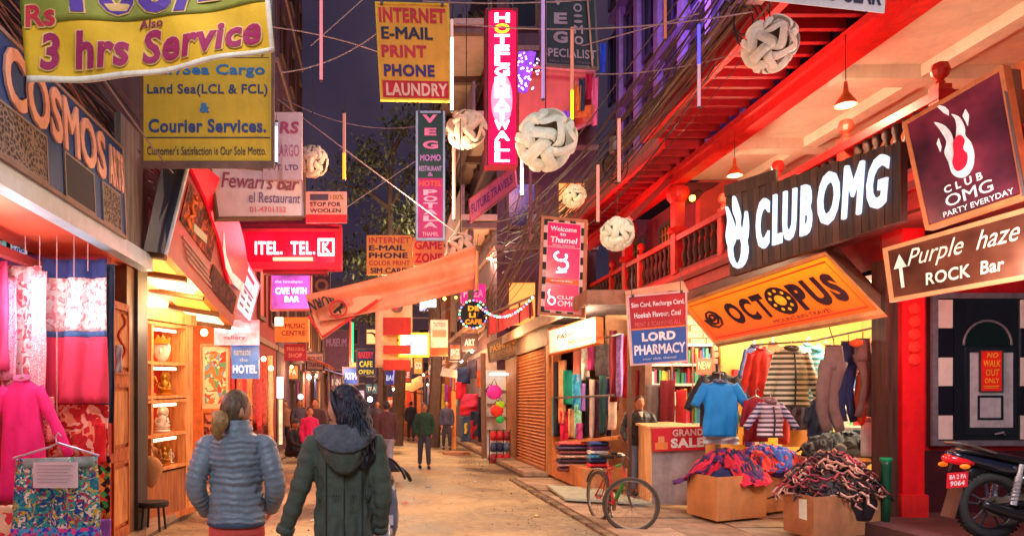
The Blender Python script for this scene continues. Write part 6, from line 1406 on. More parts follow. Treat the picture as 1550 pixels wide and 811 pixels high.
for k, (x, y, d, r, cc, s, lab) in enumerate(((468, 571, 26, .14, (230, 236, 255), 9, 'cool white lamp left of the dark hair'), (479, 568, 27, .07, (255, 240, 200), 12, 'tiny warm lamp beside the cool one'), (455, 600, 24, .16, (240, 244, 255), 4, 'pale white lantern low in the far left row'), (641, 567, 28, .08, (255, 230, 170), 14, 'small warm lamp over the far right stalls'), (673, 452, 24, .1, (255, 200, 80), 10, 'left amber bulb over the lit boards'), (690, 450, 24, .08, (255, 190, 70), 9, 'right amber bulb over the lit boards'), (741, 250, 14, .06, (255, 200, 110), 12, 'warm bulb at the foot of the red hotel sign'), (399, 543, 16, .1, (255, 236, 170), 10, 'yellow bulb in the red shop front'))):
    single('lamp_bulb', lab, 'lamp', MB().ell(W(x, y, d), r*.55, 10, 6), E(cc, s), group='bare bulbs down the street')
# festoon of coloured bulbs
T = Thing('festoon', 'string of coloured bulbs sagging from the round sign to the far balcony', 'lights')
T.part('wire', cable([W(724, 462, 18), W(806, 450, 15.6)], .008, 4, .35, 16), DK)
for j in range(22):
    t = j/21; p = W(724, 462, 18).lerp(W(806, 450, 15.6), t); p.z -= .35*4*t*(1-t)
    T.part('bulb', MB().ell(p, .028, 6, 4), E(((80, 255, 160), (255, 240, 200), (255, 80, 90), (90, 130, 255))[j % 4], 6))
T.done()
# violet sparkling leds under the momo sign
mb = MB(); rnd = random.Random(8)
for k in range(46): mb.ell(W(783+34*rnd.random(), 80+56*rnd.random(), 16), .022, 5, 3)
single('led_cluster', 'cluster of white violet LEDs left of the momo sign', 'lights', mb, E((220, 170, 255), 5), kind='stuff')
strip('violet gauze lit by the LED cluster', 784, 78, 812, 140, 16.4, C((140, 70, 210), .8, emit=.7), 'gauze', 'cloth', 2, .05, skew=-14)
# balcony rail with red cloth, orange leaf panel
T = Thing('balcony_rail', 'dark red balcony rail hung with red cloth under the festoon', 'balcony')
T.part('cloth', MB().sheet(qf(Q((738, 482, 18.6), (804, 456, 16.4), (806, 478, 16.4), (740, 508, 18.6))), 12, 3, .02, lambda u, v: .04*math.sin(u*16)), C((190, 40, 56), .8))
T.part('top_rail', MB().tube([W(734, 478, 18.6), W(808, 448, 16.3)], .035, 6), C((90, 44, 40)))
for k in range(5): T.part('post', MB().tube([W(738+k*16, 478-k*6.5, 18.5-k*.53), W(738+k*16, 510-k*7, 18.5-k*.53)], .025, 5), C((90, 44, 40)))
T.done()

for k, (x0, y0, x1, y1, d, c, n) in enumerate(((962, 560, 974, 646, 12.9, (150, 30, 44), 'ruby'), (972, 556, 984, 640, 13.1, (96, 88, 100), 'slate grey'), (984, 552, 994, 640, 13.2, (214, 180, 150), 'pale sand'), (928, 506, 938, 620, 12.6, (120, 30, 60), 'dark cherry'))):
    strip('%s long shawl hanging behind the shopkeeper' % n, x0, y0, x1, y1, d, C(c, .85), 'shawl', 'shawl', 1, .03, 'shawls behind the shopkeeper')
fb = [((430, 552, 452, 574), 24, (200, 120, 60), 'amber board low in the left row', 'SPA'), ((500, 566, 518, 590), 40, (120, 60, 90), 'plum board at the far end, left', 'INN'), ((553, 580, 572, 596), 38, (60, 110, 120), 'teal board at the far end, above the maroon jacket', 'TEA'),
      ((626, 540, 640, 566), 36, (236, 150, 60), 'upright amber board under the light box', 'GO'), ((680, 520, 698, 545), 22.5, (190, 100, 60), 'rusty board below the round sign', 'BAGS'), ((700, 506, 722, 530), 21, (90, 50, 40), 'brown board just below the round sign', 'ART'), ((442, 500, 462, 516), 21, (220, 80, 90), 'rose board beside the orange music board', 'SILK'), ((586, 600, 600, 616), 40, (230, 90, 50), 'small orange board by the canvas stall', 'MOMO'), ((536, 590, 552, 606), 44, (180, 180, 220), 'pale violet board at the very end', 'BANK')]
for bx, d, c_, lab, s_ in fb: sign('shop_board', lab, FQ(*bx, d), LB(c_, .5), [(s_, .15, .3, .85, .7, C((250, 230, 200), emit=.5), .03)], th=.15, frame=C((100, 70, 70)), fw=.06)
aw = [(-2.9, -1.7, 24, 2.9, (200, 70, 50), 'faded red'), (-2.9, -1.5, 30, 2.8, (90, 90, 150), 'slate blue'), (-2.9, -1.8, 38, 2.9, (220, 160, 90), 'ochre'), (3.1, 1.9, 27.5, 2.9, (190, 110, 70), 'rust brown'), (3.1, 2.0, 35, 2.8, (220, 120, 60), 'orange'), (3.1, 1.8, 42, 2.9, (150, 60, 60), 'dull red')]
for x0, x1, y, z, c_, n in aw:
    T = Thing('awning', '%s cloth awning over a far shop on the %s' % (n, 'left' if x0 < 0 else 'right'), 'awning', 'awnings of the far shops')
    q = [Vector((x0, y, z+.35)), Vector((x0, y+3.2, z+.35)), Vector((x1, y+3.2, z-.1)), Vector((x1, y, z-.1))]
    T.part('canvas', MB().sheet(qf(q), 14, 5, .02, lambda u, v: .04*math.sin(u*20)*v), C(c_, .85, .2, 3))
    T.part('pole', MB().tube([q[3], q[3]-Vector((0, 0, z-.25))], .03, 6), METAL); T.part('pole', MB().tube([q[2], q[2]-Vector((0, 0, z-.25))], .03, 6), METAL)
    T.done()
    rnd = random.Random(int(y*7))
    for k in range(5):
        cc = ((200, 40, 50), (230, 170, 70), (70, 90, 170), (160, 60, 130), (60, 130, 100), (230, 120, 60), (220, 210, 200))[(k+int(y)) % 7]; nm_ = ('red', 'yellow', 'blue', 'purple', 'green', 'orange', 'white')[(k+int(y)) % 7]
        xx = x0+(x1-x0)*.12; yy = y+.3+k*.6; q = [Vector((xx, yy, z-.2)), Vector((xx, yy+.4, z-.2)), Vector((xx, yy+.4, z-1.5)), Vector((xx, yy, z-1.5))]
        mb = MB().sheet(qf(q), 6, 6, .012, lambda u, v: .03*math.sin(u*9+k)); mb.smooth = True
        single('hanging_cloth', '%s cloth, number %s from the front, under the %s far awning' % (nm_, ('one', 'two', 'three', 'four', 'five')[k], n), 'cloth', mb, C(cc, .85), 'cloths under the far awnings')

for px, py, h_, w_, d, c, n, sl in ((1142, 524, 74, 30, 11.4, (60, 70, 120), 'indigo', .6), (1170, 520, 70, 30, 11.8, (200, 70, 40), 'burnt orange', .7), (1222, 522, 84, 34, 11.2, (40, 90, 90), 'petrol green', .7), (1250, 520, 76, 34, 11.6, (170, 130, 60), 'mustard', .6), (1318, 520, 70, 30, 9.9, (150, 40, 60), 'wine', .6), (1210, 600, 50, 34, 10.9, (60, 50, 70), 'dusk violet', .5), (1238, 604, 56, 30, 10.4, (30, 50, 90), 'deep navy', .6)):
    garment('%s sweater hanging further inside the lit clothes shop' % n, px, py, h_, w_, d, C(c, .85, .3, 10), 'sweater', 'sweater', sl, .14, collar=C(tuple(int(a*.7) for a in c), .85), depth=.07)
goods(qf(FQ(1110, 524, 1180, 690, 13.15)), [(.30, .1), (.5, .1), (.7, .1), (.9, .1)], (.05, .9), 'the back ledges of the clothes shop', (.06, .12))
for k, (x0, x1, y0, y1, c, n) in enumerate(((1246, 1262, 590, 668, (60, 120, 110), 'sea green'), (1222, 1240, 660, 690, (40, 44, 60), 'charcoal'), (1180, 1196, 622, 672, (200, 60, 50), 'tomato red'), (1130, 1142, 640, 676, (90, 60, 120), 'aubergine'))):
    strip('%s scarf hanging low inside the lit clothes shop' % n, x0, y0, x1, y1, 10.7, C(c, .85), 'scarf', 'scarf', 1, .03, 'scarves in the lit clothes shop')

rnd = random.Random(17)
for k in range(16):
    sd_ = -1 if k % 2 else 1; d = 21+k*1.9; p = Vector((sd_*(2.3+rnd.random()*.5)+(.1 if sd_ > 0 else 0), d, 2.5+rnd.random()*.7))
    cc, n = (((255, 226, 160), 'warm'), ((255, 190, 110), 'amber'), ((235, 240, 255), 'cool'), ((255, 214, 140), 'yellow'))[k % 4]
    single('lamp_bulb', '%s bulb over the %s far shops, %s' % (n, 'left' if sd_ < 0 else 'right', ('nearest', 'second nearest', 'third nearest', 'fourth', 'fifth', 'sixth', 'seventh', 'farthest')[k//2]), 'lamp', MB().ell(p, .05, 8, 5), E(cc, 14), group='bare bulbs down the street')
    lamp('POINT', 'bulb_light', p+Vector((-.1*sd_, -.12, -.1)), 26, tuple(x/255 for x in cc[:1])+(cc[1]/255*.8, cc[2]/255*.6), .06) if k % 2 == 0 or k < 8 else None
# ================================================================ PEOPLE
SKIN = C((214, 150, 118), .55, .08, 8, .05); SKIN2 = C((176, 116, 84), .55, .08, 8, .05)
def headmesh(mb, c, yaw, s=1., pitch=0., nu=26, nv=20):
    """face towards local +y, then turned by yaw"""
    R = Matrix.Rotation(yaw, 3, 'Z') @ Matrix.Rotation(pitch, 3, 'X'); c = Vector(c); g = lambda x, y, a, b, s2: math.exp(-((x-a)**2+(y-b)**2)/s2)
    vs = []; fs = []
    for j in range(nv+1):
        t = PI*j/nv
        for i in range(nu):
            a = 2*PI*i/nu; x, y, z = math.sin(t)*math.cos(a), math.sin(t)*math.sin(a), math.cos(t)
            rx = .076*(1-.30*max(0, -z-.1)); ry = .096*(1-.14*max(0, -z)); rz = .122
            p = Vector((x*rx, y*ry, z*rz))
            if y > 0:
                p.y += .026*g(x, z, 0, -.12, .018)+.012*g(x, z, 0, .05, .02)      # nose
                p.y -= .012*g(abs(x), z, .36, .10, .03)                            # eye sockets
                p.y += .008*g(x, z, 0, -.42, .02)+.012*g(x, z, 0, -.78, .05)      # lips, chin
                p.y += .006*g(abs(x), z, .3, .26, .03)
                p.y -= .004*g(x, z, 0, -.54, .01)
            else: p.y -= .012*max(0, z)
            vs.append(c+R @ (p*s))
    for j in range(nv):
        for i in range(nu):
            i2 = (i+1) % nu; fs.append((j*nu+i, (j+1)*nu+i, (j+1)*nu+i2, j*nu+i2))
    mb.add(vs, fs)
    for sg in (-1, 1): mb.ell(c+R @ Vector((sg*.079*s, -.004, -.008)), (.013*s, .024*s, .034*s), 8, 6)
    return lambda v: c+R @ (Vector(v)*s)
def curve(pts, n):
    """Catmull-Rom through pts"""
    pts = [Vector(p) for p in pts]; P_ = [pts[0]*2-pts[1]]+pts+[pts[-1]*2-pts[-2]]; out = []
    m = len(pts)-1
    for k in range(n+1):
        t = k/n*m; i = min(int(t), m-1); f = t-i; a, b, c, d = P_[i:i+4]
        out.append(.5*((2*b)+(c-a)*f+(2*a-5*b+4*c-d)*f*f+(3*b-a-3*c+d)*f**3))
    return out
def lerp1(tab, t):
    for (a, x), (b, y) in zip(tab, tab[1:]):
        if t <= b: return x+(y-x)*(t-a)/max(b-a, 1e-9)
    return tab[-1][1]
def hand(mb, wrist, dirv, palm_n, s=1., curl=.5, side=1):
    d = Vector(dirv).normalized(); n = Vector(palm_n).normalized(); b = d.cross(n).normalized()
    w = Vector(wrist); pc = w+d*.045*s
    mb.loft([(w, b*.026*s, n*.018*s), (w+d*.03*s, b*.036*s, n*.016*s), (w+d*.07*s, b*.040*s, n*.015*s), (w+d*.092*s, b*.036*s, n*.012*s)], 10)
    for k, (o, L) in enumerate(((-.030, .062), (-.010, .075), (.010, .070), (.029, .055))):
        p = w+d*.086*s+b*o*s; pts = [p]; dd = d.copy()
        for q in range(3):
            dd = (dd*math.cos(curl*.6)+n*math.sin(curl*.6)).normalized(); p = p+dd*L*s*(.42, .33, .25)[q]; pts.append(p)
        mb.tube(pts, [.0095*s, .009*s, .008*s, .006*s], 6)
    p = w+d*.025*s-b*side*.03*s; mb.tube([p, p+(d*.7-b*side*.7+n*.2)*.035*s, p+(d*.95-b*side*.6+n*.5)*.06*s], [.012*s, .010*s, .007*s], 6)
def remesh(mb, vox, mat, name, smooth_it=3):
    me = mb.mesh(name, mat); o = bpy.data.objects.new(name, me); COL.objects.link(o)
    m = o.modifiers.new('r', 'REMESH'); m.mode = 'VOXEL'; m.voxel_size = vox; m.use_smooth_shade = True
    if smooth_it:
        k = o.modifiers.new('s', 'SMOOTH'); k.iterations = smooth_it; k.factor = .5
    dg = bpy.context.evaluated_depsgraph_get(); me2 = bpy.data.meshes.new_from_object(o.evaluated_get(dg))
    bpy.data.objects.remove(o); bpy.data.meshes.remove(me); me2.name = name
    if not me2.materials: me2.materials.append(mat)
    me2.polygons.foreach_set('use_smooth', [True]*len(me2.polygons)); return me2
def person(label, loc, yaw, h=1.65, skin=SKIN, top=None, legs=None, hair=None, shoes=None, head_yaw=0., head_pitch=0., arms=None, feet=None, hips=None, vox=.012, puff=0, coat_len=.0, hairstyle='short', lean=0., sitting=False, width=1., group=None, detail=True, bands=None, tw=1., nofinish=False, sleeve_r=1.0):
    """local frame: faces +y, feet on z = 0"""
    k = h/1.70; T = Thing('person', label, 'person', group)
    hp = Vector(hips) if hips else Vector((0, 0, .92*k)); ch = hp+Vector((0, lean*.5, .34*k)); nk = hp+Vector((0, lean*.8, .55*k)); hd = hp+Vector((0, lean+.015, .672*k))
    sw = .175*k*width
    arms = arms or [((-.06, .0, -.27), (-.03, .03, -.52)), ((.06, .0, -.27), (.03, .03, -.52))]
    feet = feet or [(-.09, -.02), (.09, .06)]
    b = MB()
    b.loft([(hp+Vector((0, 0, -.07*k)), Vector((.14*k, 0, 0)), Vector((0, .10*k, 0))), (hp, Vector((.16*k, 0, 0)), Vector((0, .115*k, 0))), (hp+Vector((0, lean*.3, .16*k)), Vector((.125*k, 0, 0)), Vector((0, .095*k, 0))), (ch, Vector((.155*k, 0, 0)), Vector((0, .11*k, 0))), (nk+Vector((0, 0, -.07*k)), Vector((.15*k, 0, 0)), Vector((0, .08*k, 0))), (nk, Vector((.055*k, 0, 0)), Vector((0, .055*k, 0)))], 16)
    b.tube([nk+Vector((0, 0, -.05)), nk+Vector((0, .01, .05*k)), hd+Vector((0, -.005, -.05*k))], [.06*k, .052*k, .054*k], 12)
    hx = headmesh(b, hd, head_yaw, k, head_pitch)
    sh = []; AR = []
    for s, (e, w_) in zip((-1, 1), arms):
        p0 = nk+Vector((s*sw, 0, -.095*k)); p1 = p0+Vector(e)*k; p2 = p0+Vector(w_)*k
        b.tube([p0, p1, p2], [.05*k, .040*k, .026*k], 10); dv = (p2-p1).normalized()
        n_ = Vector((-s, .25, 0)); n_ = (n_-dv*n_.dot(dv)).normalized(); hand(b, p2, dv, n_, k, .45, -s if s > 0 else 1); AR.append((p0, p1, p2))
    LG = []
    for s, f in zip((-1, 1), feet):
        h0 = hp+Vector((s*.085*k, 0, -.03)); an = Vector((f[0], f[1], (f[2] if len(f) > 2 else 0)+.075*k))
        if sitting: kn = h0+Vector((s*.05, .40*k, .0))
        else: kn = h0.lerp(an, .5)+Vector((0, .03*k+max(0, f[1]-hp.y)*.12, 0))
        b.tube([h0, kn, an], [.078*k, .052*k, .034*k], 10); b.loft([(an+Vector((0, -.05*k, -.045*k)), Vector((.03*k, 0, 0)), Vector((0, 0, .03*k))), (an+Vector((0, .03*k, -.045*k)), Vector((.036*k, 0, 0)), Vector((0, 0, .035*k))), (an+Vector((0, .15*k, -.055*k)), Vector((.03*k, 0, 0)), Vector((0, 0, .018*k)))], 10)
        LG.append((h0, kn, an))
    T.part('body', remesh(b, vox, skin, 'body', 2), None)
    # shoes
    for h0, kn, an in LG:
        T.part('shoe', MB().loft([(an+Vector((0, y*k, z*k)), Vector((r*k, 0, 0)), Vector((0, 0, q*k))) for y, z, r, q in ((-.075, -.04, .02, .025), (-.06, -.035, .038, .04), (0, -.035, .044, .045), (.08, -.045, .05, .036), (.15, -.052, .044, .028), (.185, -.056, .02, .014))], 12), shoes or DK, smooth=True)
    # trousers
    if legs:
        tr = MB(); tr.loft([(hp+Vector((0, 0, z*k)), Vector((r*k, 0, 0)), Vector((0, q*k, 0))) for z, r, q in ((-.10, .160, .112), (-.06, .160, .115), (.0, .140, .10), (.05, .12, .09))], 16)
        for h0, kn, an in LG:
            cpts = curve([h0, kn, an+Vector((0, 0, .03))], 12); tr.tube(cpts, [(.090-.034*i/12)*k+.003*math.sin(i*2.7) for i in range(13)], 12)
        T.part('trousers', remesh(tr, vox*1.1, legs, 'trousers', 2), None)
    # jacket or coat
    if top:
        hem = -.06*k-coat_len+(.04 if puff else 0)
        prof = [(0, .172*tw, .135), (.18, .165*tw, .125), (.42, .158*tw, .12), (.62, .172*tw, .13), (.78, .182*tw, .125), (.87, .165*tw, .11), (.94, .125*tw, .095), (.985, .085, .08), (1.0, .075, .075)]
        zt0 = hem; zt1 = .56*k; n = 60 if puff else 30; secs = []
        for i in range(n+1):
            t = i/n; z = zt0+(zt1-zt0)*t; tt = t if not coat_len else max(0, (z+.06*k)/(.62*k))
            rx = lerp1([(a, x) for a, x, y in prof], tt)*k; ry = lerp1([(a, y) for a, x, y in prof], tt)*k
            if coat_len and z < -.06*k: e = (-.06*k-z)/coat_len; rx += .035*e; ry += .03*e
            if puff and t < .96: m_ = abs(math.sin(PI*(t*puff+.22*math.sin(t*9)+.1*math.sin(t*23))))**.6*(.75+.25*math.sin(t*31)); rx += .020*m_-.009; ry += .024*m_-.010
            secs.append((hp+Vector((0, lean*max(0, z)/.6, z)), Vector((rx, 0, 0)), Vector((0, ry, 0))))
        tb = MB().loft(secs, 36)
        if not puff:
            for v in tb.v:
                a = math.atan2(v.y-hp.y, v.x-hp.x); zz = v.z-hp.z
                f = .008*math.sin(a*8+zz*9)+.006*math.sin(a*15-zz*24)+.004*math.sin(zz*38+a*4)
                v.x += f*math.cos(a)*(1.4 if zz < .1 else .7); v.y += f*math.sin(a)*(1.4 if zz < .1 else .7)
        if puff:
            for v in tb.v:
                a = math.atan2(v.y-hp.y, v.x-hp.x); zz = v.z-hp.z; f = .005*math.sin(a*6+zz*30)+.004*math.sin(a*15-zz*47)+.003*math.sin(a*31+zz*70)
                v.x += f*math.cos(a); v.y += f*math.sin(a); v.z += .006*math.sin(a*3+zz*11)+.003*math.sin(a*9)
        arms_mb = []
        for p0, p1, p2 in AR:
            a = MB(); N_ = 40 if puff else 24; cp = curve([p0+Vector((0, 0, .01)), p1, p2+(p2-p1).normalized()*.01], N_); mid = (p0.x > hp.x)
            st = p0+Vector((-.055*k if mid else .055*k, 0, .03)); cp = [st]+cp
            rs = [.050*k]+[(.066-.022*i/N_)*k*sleeve_r+(.014*abs(math.sin(PI*i/N_*puff*.95))**.6 if puff else .0035*math.sin(i*1.9)+.003*math.sin(i*.9+p0.x*9)) for i in range(N_+1)]
            a.tube(cp, rs, 14); arms_mb.append((a, cp, rs))
        if puff:
            T.part('jacket', tb, top, smooth=True)
            for a, cp, rs in arms_mb: T.part('sleeve', a, top, smooth=True)
        else:
            for a, cp, rs in arms_mb: tb.add(a.v, a.f)
            T.part('jacket' if not coat_len else 'coat', remesh(tb, vox*.9, top, 'jacket', 2), None)
        T.AR = AR
    HD = C((30, 24, 30), .5, .3, 20) if hair is None else hair
    if hairstyle == 'short':
        m = MB(); m.ell((0, 0, 0), (1, 1, 1), 18, 12)
        for v in m.v:
            p = Vector((v.x*.083, v.y*.100-.010, v.z*.120+.016))
            if v.y > .25 and v.z < .55: p.y = min(p.y, .045); p.z = max(p.z, .05)
            if v.z < -.35: p.z = max(p.z, -.055); p.x *= .85
            q = hx(p); v.x, v.y, v.z = q
        T.part('hair', m, HD, smooth=True)
    elif hairstyle == 'cap':
        m = MB().lathe([(.088, 0), (.09, .03), (.08, .08), (.05, .11), (0, .12)], (0, 0, 0), 16)
        for v in m.v:
            q = hx((v.x, v.y*1.12-.005, v.z+.035)); v.x, v.y, v.z = q
        T.part('cap', m, HD, smooth=True)
    T.hx = hx; T.k = k; T.hd = hd; T.nk = nk; T.hp = hp
    if detail:
        for s in (-1, 1):
            ey = T.part('eye', MB().ell(hx((s*.030, .069, .014)), .011*k, 8, 6), C((236, 230, 226), .3, 0, 1, 0))
            T.part('pupil', MB().ell(hx((s*.030, .0785, .014)), .005*k, 6, 4), BLK, parent=ey)
            T.part('eyebrow', MB().tube([hx((s*.048, .084, .036)), hx((s*.03, .094, .042)), hx((s*.014, .096, .036))], .004*k, 5), HD)
        T.part('lips', MB().tube([hx((-.022, .090, -.052)), hx((0, .103, -.050)), hx((.022, .090, -.052))], .0055*k, 6), C((150, 70, 66), .5))
    if not nofinish: T.at(loc, yaw)
    return T
# --- blond woman in the grey blue puffer jacket
dB = 4.45; xB = X(358, dB)
PUF = C((132, 142, 156), .42, .2, 6, .35)
arms = [((-.070, -.03, -.24), (-.03, .12, -.42)), ((.070, -.03, -.24), (.02, .14, -.40))]
T = person('woman seen from behind in grey blue quilted puffer jacket, light brown ponytail', (xB, dB, 0), .02, 1.665, SKIN, PUF, C((226, 84, 74), .8, .12, 6), head_yaw=-.95, head_pitch=-.05, arms=arms, puff=15, hairstyle='none', vox=.011, tw=1.0, width=1.0, hips=(0, 0, .885), sleeve_r=.98, detail=True, hair=C((150, 110, 70), .5), feet=[(-.09, -.1), (.09, .25)])
hx = T.hx; k = T.k
BLO = None
def hairmat(c0, c1, c2):
    m, nt, b = _new('hair'); co = _coord(nt, (1, 1, .16)); f = _noise(nt, co, 70, 5, .7)
    r = _ramp(nt, [(.3, c0), (.5, c1), (.72, c2)], f); nt.links.new(r.outputs[0], b.inputs['Base Color']); b.inputs['Roughness'].default_value = .42; _bump(nt, b, f, .6, .01); return m
BLO = hairmat((60, 42, 34), (108, 80, 60), (160, 124, 90)); BRUN = hairmat((10, 10, 18), (24, 24, 38), (64, 64, 96))
m = MB().ell((0, 0, 0), (1, 1, 1), 28, 20)
for v in m.v:
    a = math.atan2(v.x, -v.y); st = .0015*math.sin(a*38+v.z*6)
    p = Vector((v.x*(.084+st), v.y*(.103+st)-.008, v.z*(.126+st)+.012))
    if v.y > .05 and v.z < .6: p.y = min(p.y, .02+.06*max(0, v.z)); 
    if v.z < -.3: p.z = max(p.z, -.06-.02*(-v.y)); p.x *= .92
    v.x, v.y, v.z = hx(p)
T.part('hair', m, BLO, smooth=True)
# low ponytail falling at the back left
pts = curve([hx((0.0, -.10, -.02)), hx((-.01, -.125, -.03)), T.hd+Vector((-.075, -.125, -.05)), T.hd+Vector((-.092, -.13, -.11)), T.hd+Vector((-.085, -.12, -.17))], 16)
T.part('hair_tie', MB().lathe([(.02, -.012), (.03, 0), (.02, .012)], pts[2], 10), C((60, 40, 40)))
rs = [.03, .028, .022, .026, .034, .042, .048, .052, .054, .054, .052, .048, .043, .036, .028, .02, .008]
pt = MB().tube(pts, [r*.92 for r in rs], 16)
for v in pt.v: v.x += .004*math.sin(v.z*60+v.y*80); v.y += .003*math.sin(v.x*200)
T.part('ponytail', pt, hairmat((110, 76, 46), (170, 126, 76), (220, 180, 120)), smooth=True)
T.part('collar', MB().loft([(T.nk+Vector((0, .0, z)), Vector((r, 0, 0)), Vector((0, r*.95, 0))) for z, r in ((-.055, .10), (-.035, .108), (-.015, .098), (-.008, .096), (.015, .102), (.032, .09), (.038, .085), (.055, .09), (.066, .078))], 24, False), PUF, smooth=True)
T.part('hem', MB().loft([(T.hp+Vector((0, 0, z)), Vector((r, 0, 0)), Vector((0, r*.78, 0))) for z, r in ((-.038, .166), (-.03, .176), (-.01, .178), (-.005, .168))], 30, False), C((70, 84, 110), .6), smooth=True)
for s, (p0, p1, p2) in zip((-1, 1), T.AR): T.part('cuff', MB().tube([p2-(p2-p1).normalized()*.02, p2+(p2-p1).normalized()*.018], [.042, .036], 12), C((70, 84, 110), .6))
T.part('earring', MB().ell(hx((.083, 0, -.05)), .005, 6, 5), GOLD)
# --- dark haired woman in the long green grey coat
dW = 4.15; xW = X(521, dW)
COAT = C((84, 90, 78), .82, .22, 5, .45)
arms = [((-.085, .0, -.26), (-.17, .03, -.50)), ((.045, -.02, -.27), (.03, .08, -.50))]
T = person('woman with long black hair in a dark green hooded coat, turning to the left', (xW, dW, 0), .05, 1.655, C((232, 172, 140), .5, .06, 8, .05), COAT, C((40, 42, 60), .8), head_yaw=1.22, head_pitch=-.05, arms=arms, coat_len=.34, hairstyle='none', vox=.010, width=1.02, tw=1.0, hips=(0, 0, .905), sleeve_r=1.05, hair=C((30, 26, 34)), feet=[(-.1, .2), (.1, -.15)])
hx = T.hx
m = MB(); secs = []
# crown
m.ell((0, 0, 0), (1, 1, 1), 30, 22)
for v in m.v:
    a = math.atan2(v.x, -v.y); st = .002*math.sin(a*30+v.z*5)
    p = Vector((v.x*(.092+st), v.y*(.112+st)-.012, v.z*(.135+st)+.014))
    if v.y > .1 and v.z < .62: p.y = min(p.y, .03+.07*max(0, v.z)); p.x *= 1.02
    v.x, v.y, v.z = hx(p)
hb = m
# back mass down to the hood
hd = T.hd; rnd = random.Random(4)
back = MB()
rows = [(.08, .070, .09, (.03, -.02)), (.0, .082, .10, (.042, -.03)), (-.06, .090, .10, (.046, -.045)), (-.12, .098, .092, (.05, -.06)), (-.18, .100, .080, (.06, -.075)), (-.24, .092, .066, (.07, -.09)), (-.29, .07, .05, (.085, -.10)), (-.335, .035, .03, (.095, -.105))]
secs = []
for i in range(29):
    t = i/28*(len(rows)-1); j = min(int(t), len(rows)-2); f = t-j; a, b_ = rows[j], rows[j+1]; L = lambda x, y: x+(y-x)*f
    z = L(a[0], b_[0]); secs.append((hd+Vector((L(a[3][0], b_[3][0])+.006*math.sin(z*40), L(a[3][1], b_[3][1]), z)), Vector((L(a[1], b_[1]), 0, 0)), Vector((0, L(a[2], b_[2]), 0))))
back.loft(secs, 40)
for v in back.v:
    a = math.atan2(v.y-hd.y, v.x-hd.x); dz = v.z-hd.z
    f = .007*math.sin(a*11+dz*22)+.004*math.sin(a*23-dz*30); v.x += f*math.cos(a)*(1+max(0, -dz)*2); v.y += f*math.sin(a)*(1+max(0, -dz)*2)
hb.add(back.v, back.f)
T.part('hair', remesh(hb, .008, BRUN, 'hair', 1), None)
lk = MB()
for q in range(58):   # separate wavy locks
    a = -PI*.98+PI*.96*(q*37 % 58)/57; x0 = .088*math.cos(a)+.045; y0 = .10*math.sin(a)-.03; L_ = rnd.uniform(.22, .33)
    pts = [hd+Vector((x0*.9+.02*0, y0, .05))]+[hd+Vector((x0*(1-.25*t*t)+.07*t*t+.010*math.sin(t*9+q), y0-.055*t+.008*math.sin(t*11+q*2), .05-L_*t)) for t in [u/8 for u in range(1, 9)]]
    lk.tube(pts, [.003, .006, .008, .009, .009, .008, .007, .005, .001], 5)
T.part('locks', lk, BRUN, smooth=True, kind='stuff')
sidel = MB().tube(curve([hx((-.05, .055, .11)), hx((-.085, .030, .04)), hx((-.088, .0, -.05)), hx((-.07, -.03, -.14))], 8), [.012, .018, .02, .02, .02, .018, .016, .012, .004], 8)
T.part('side_lock', sidel, BRUN, smooth=True)
# hood lying on the back, two layers
HOOD = C((104, 106, 116), .9, .3, 14, .6)
nk = T.nk
def hoodf(u, v, w=0.):
    a = PI*(.02+.96*u)+PI; r = 1+.55*v
    x = .118*math.cos(a)*r*(1-.18*v*v); y = .095*math.sin(a)*r-.03; z = .035-.21*v*math.sin(PI*u)**1.2-.04*v-.02*v*v
    bul = .045*math.sin(PI*v)*(.4+.6*math.sin(PI*u)); n = Vector((math.cos(a), math.sin(a), .3)).normalized()
    return nk+Vector((x, y, z))+n*(bul+w+.004*math.sin(u*40+v*9))
T.part('hood', MB().sheet(hoodf, 40, 16, .02), COAT, smooth=True)
def linf(u, v, w=0.): return hoodf(.10+.80*u, .02+.62*v, w+.016+.004*math.sin(u*50)*math.sin(v*30))
T.part('hood_lining', MB().sheet(linf, 40, 16, .01), HOOD, smooth=True)
sm = C((50, 60, 58), .9)
def backseam(x, z0, z1, dx=0.):
    pts = []
    for i in range(9):
        z = z0+(z1-z0)*i/8; zz = z-T.hp.z; tt = max(0, (zz+.06)/.62); rx = lerp1([(0, .19), (.42, .172), (.62, .19), (.93, .18)], tt); ry = lerp1([(0, .136), (.42, .118), (.62, .13), (.93, .10)], tt)
        xx = x+dx*i/8; pts.append(Vector((xx, -ry*math.sqrt(max(0.02, 1-(xx/rx)**2))-.004, z)))
    return MB().tube(pts, .004, 4)
T.part('seam', backseam(0.0, .80, 1.30), sm); T.part('seam', backseam(-.10, .80, 1.32), sm); T.part('seam', backseam(.10, .80, 1.32), sm)
wl = MB(); 
for i in range(34):
    a = PI+PI*i/33; wl.tube([Vector((.154*math.cos(a), .112*math.sin(a), 1.03+.004*math.sin(i*3))), Vector((.158*math.cos(a+.02), .118*math.sin(a+.02), 1.075+.006*math.sin(i*2))), Vector((.154*math.cos(a+.01), .112*math.sin(a+.01), 1.12))], [.001, .005, .001], 5)
T.part('gathers', wl, COAT, smooth=True, kind='stuff')
T.part('waist_cord', MB().tube([Vector((.157*math.cos(PI+PI*i/20), .116*math.sin(PI+PI*i/20), 1.078)) for i in range(21)], .003, 5), sm)
for s, (p0, p1, p2) in zip((-1, 1), T.AR): T.part('cuff', MB().tube([p2-(p2-p1).normalized()*.03, p2+(p2-p1).normalized()*.012], [.054, .052], 14), COAT, smooth=True)
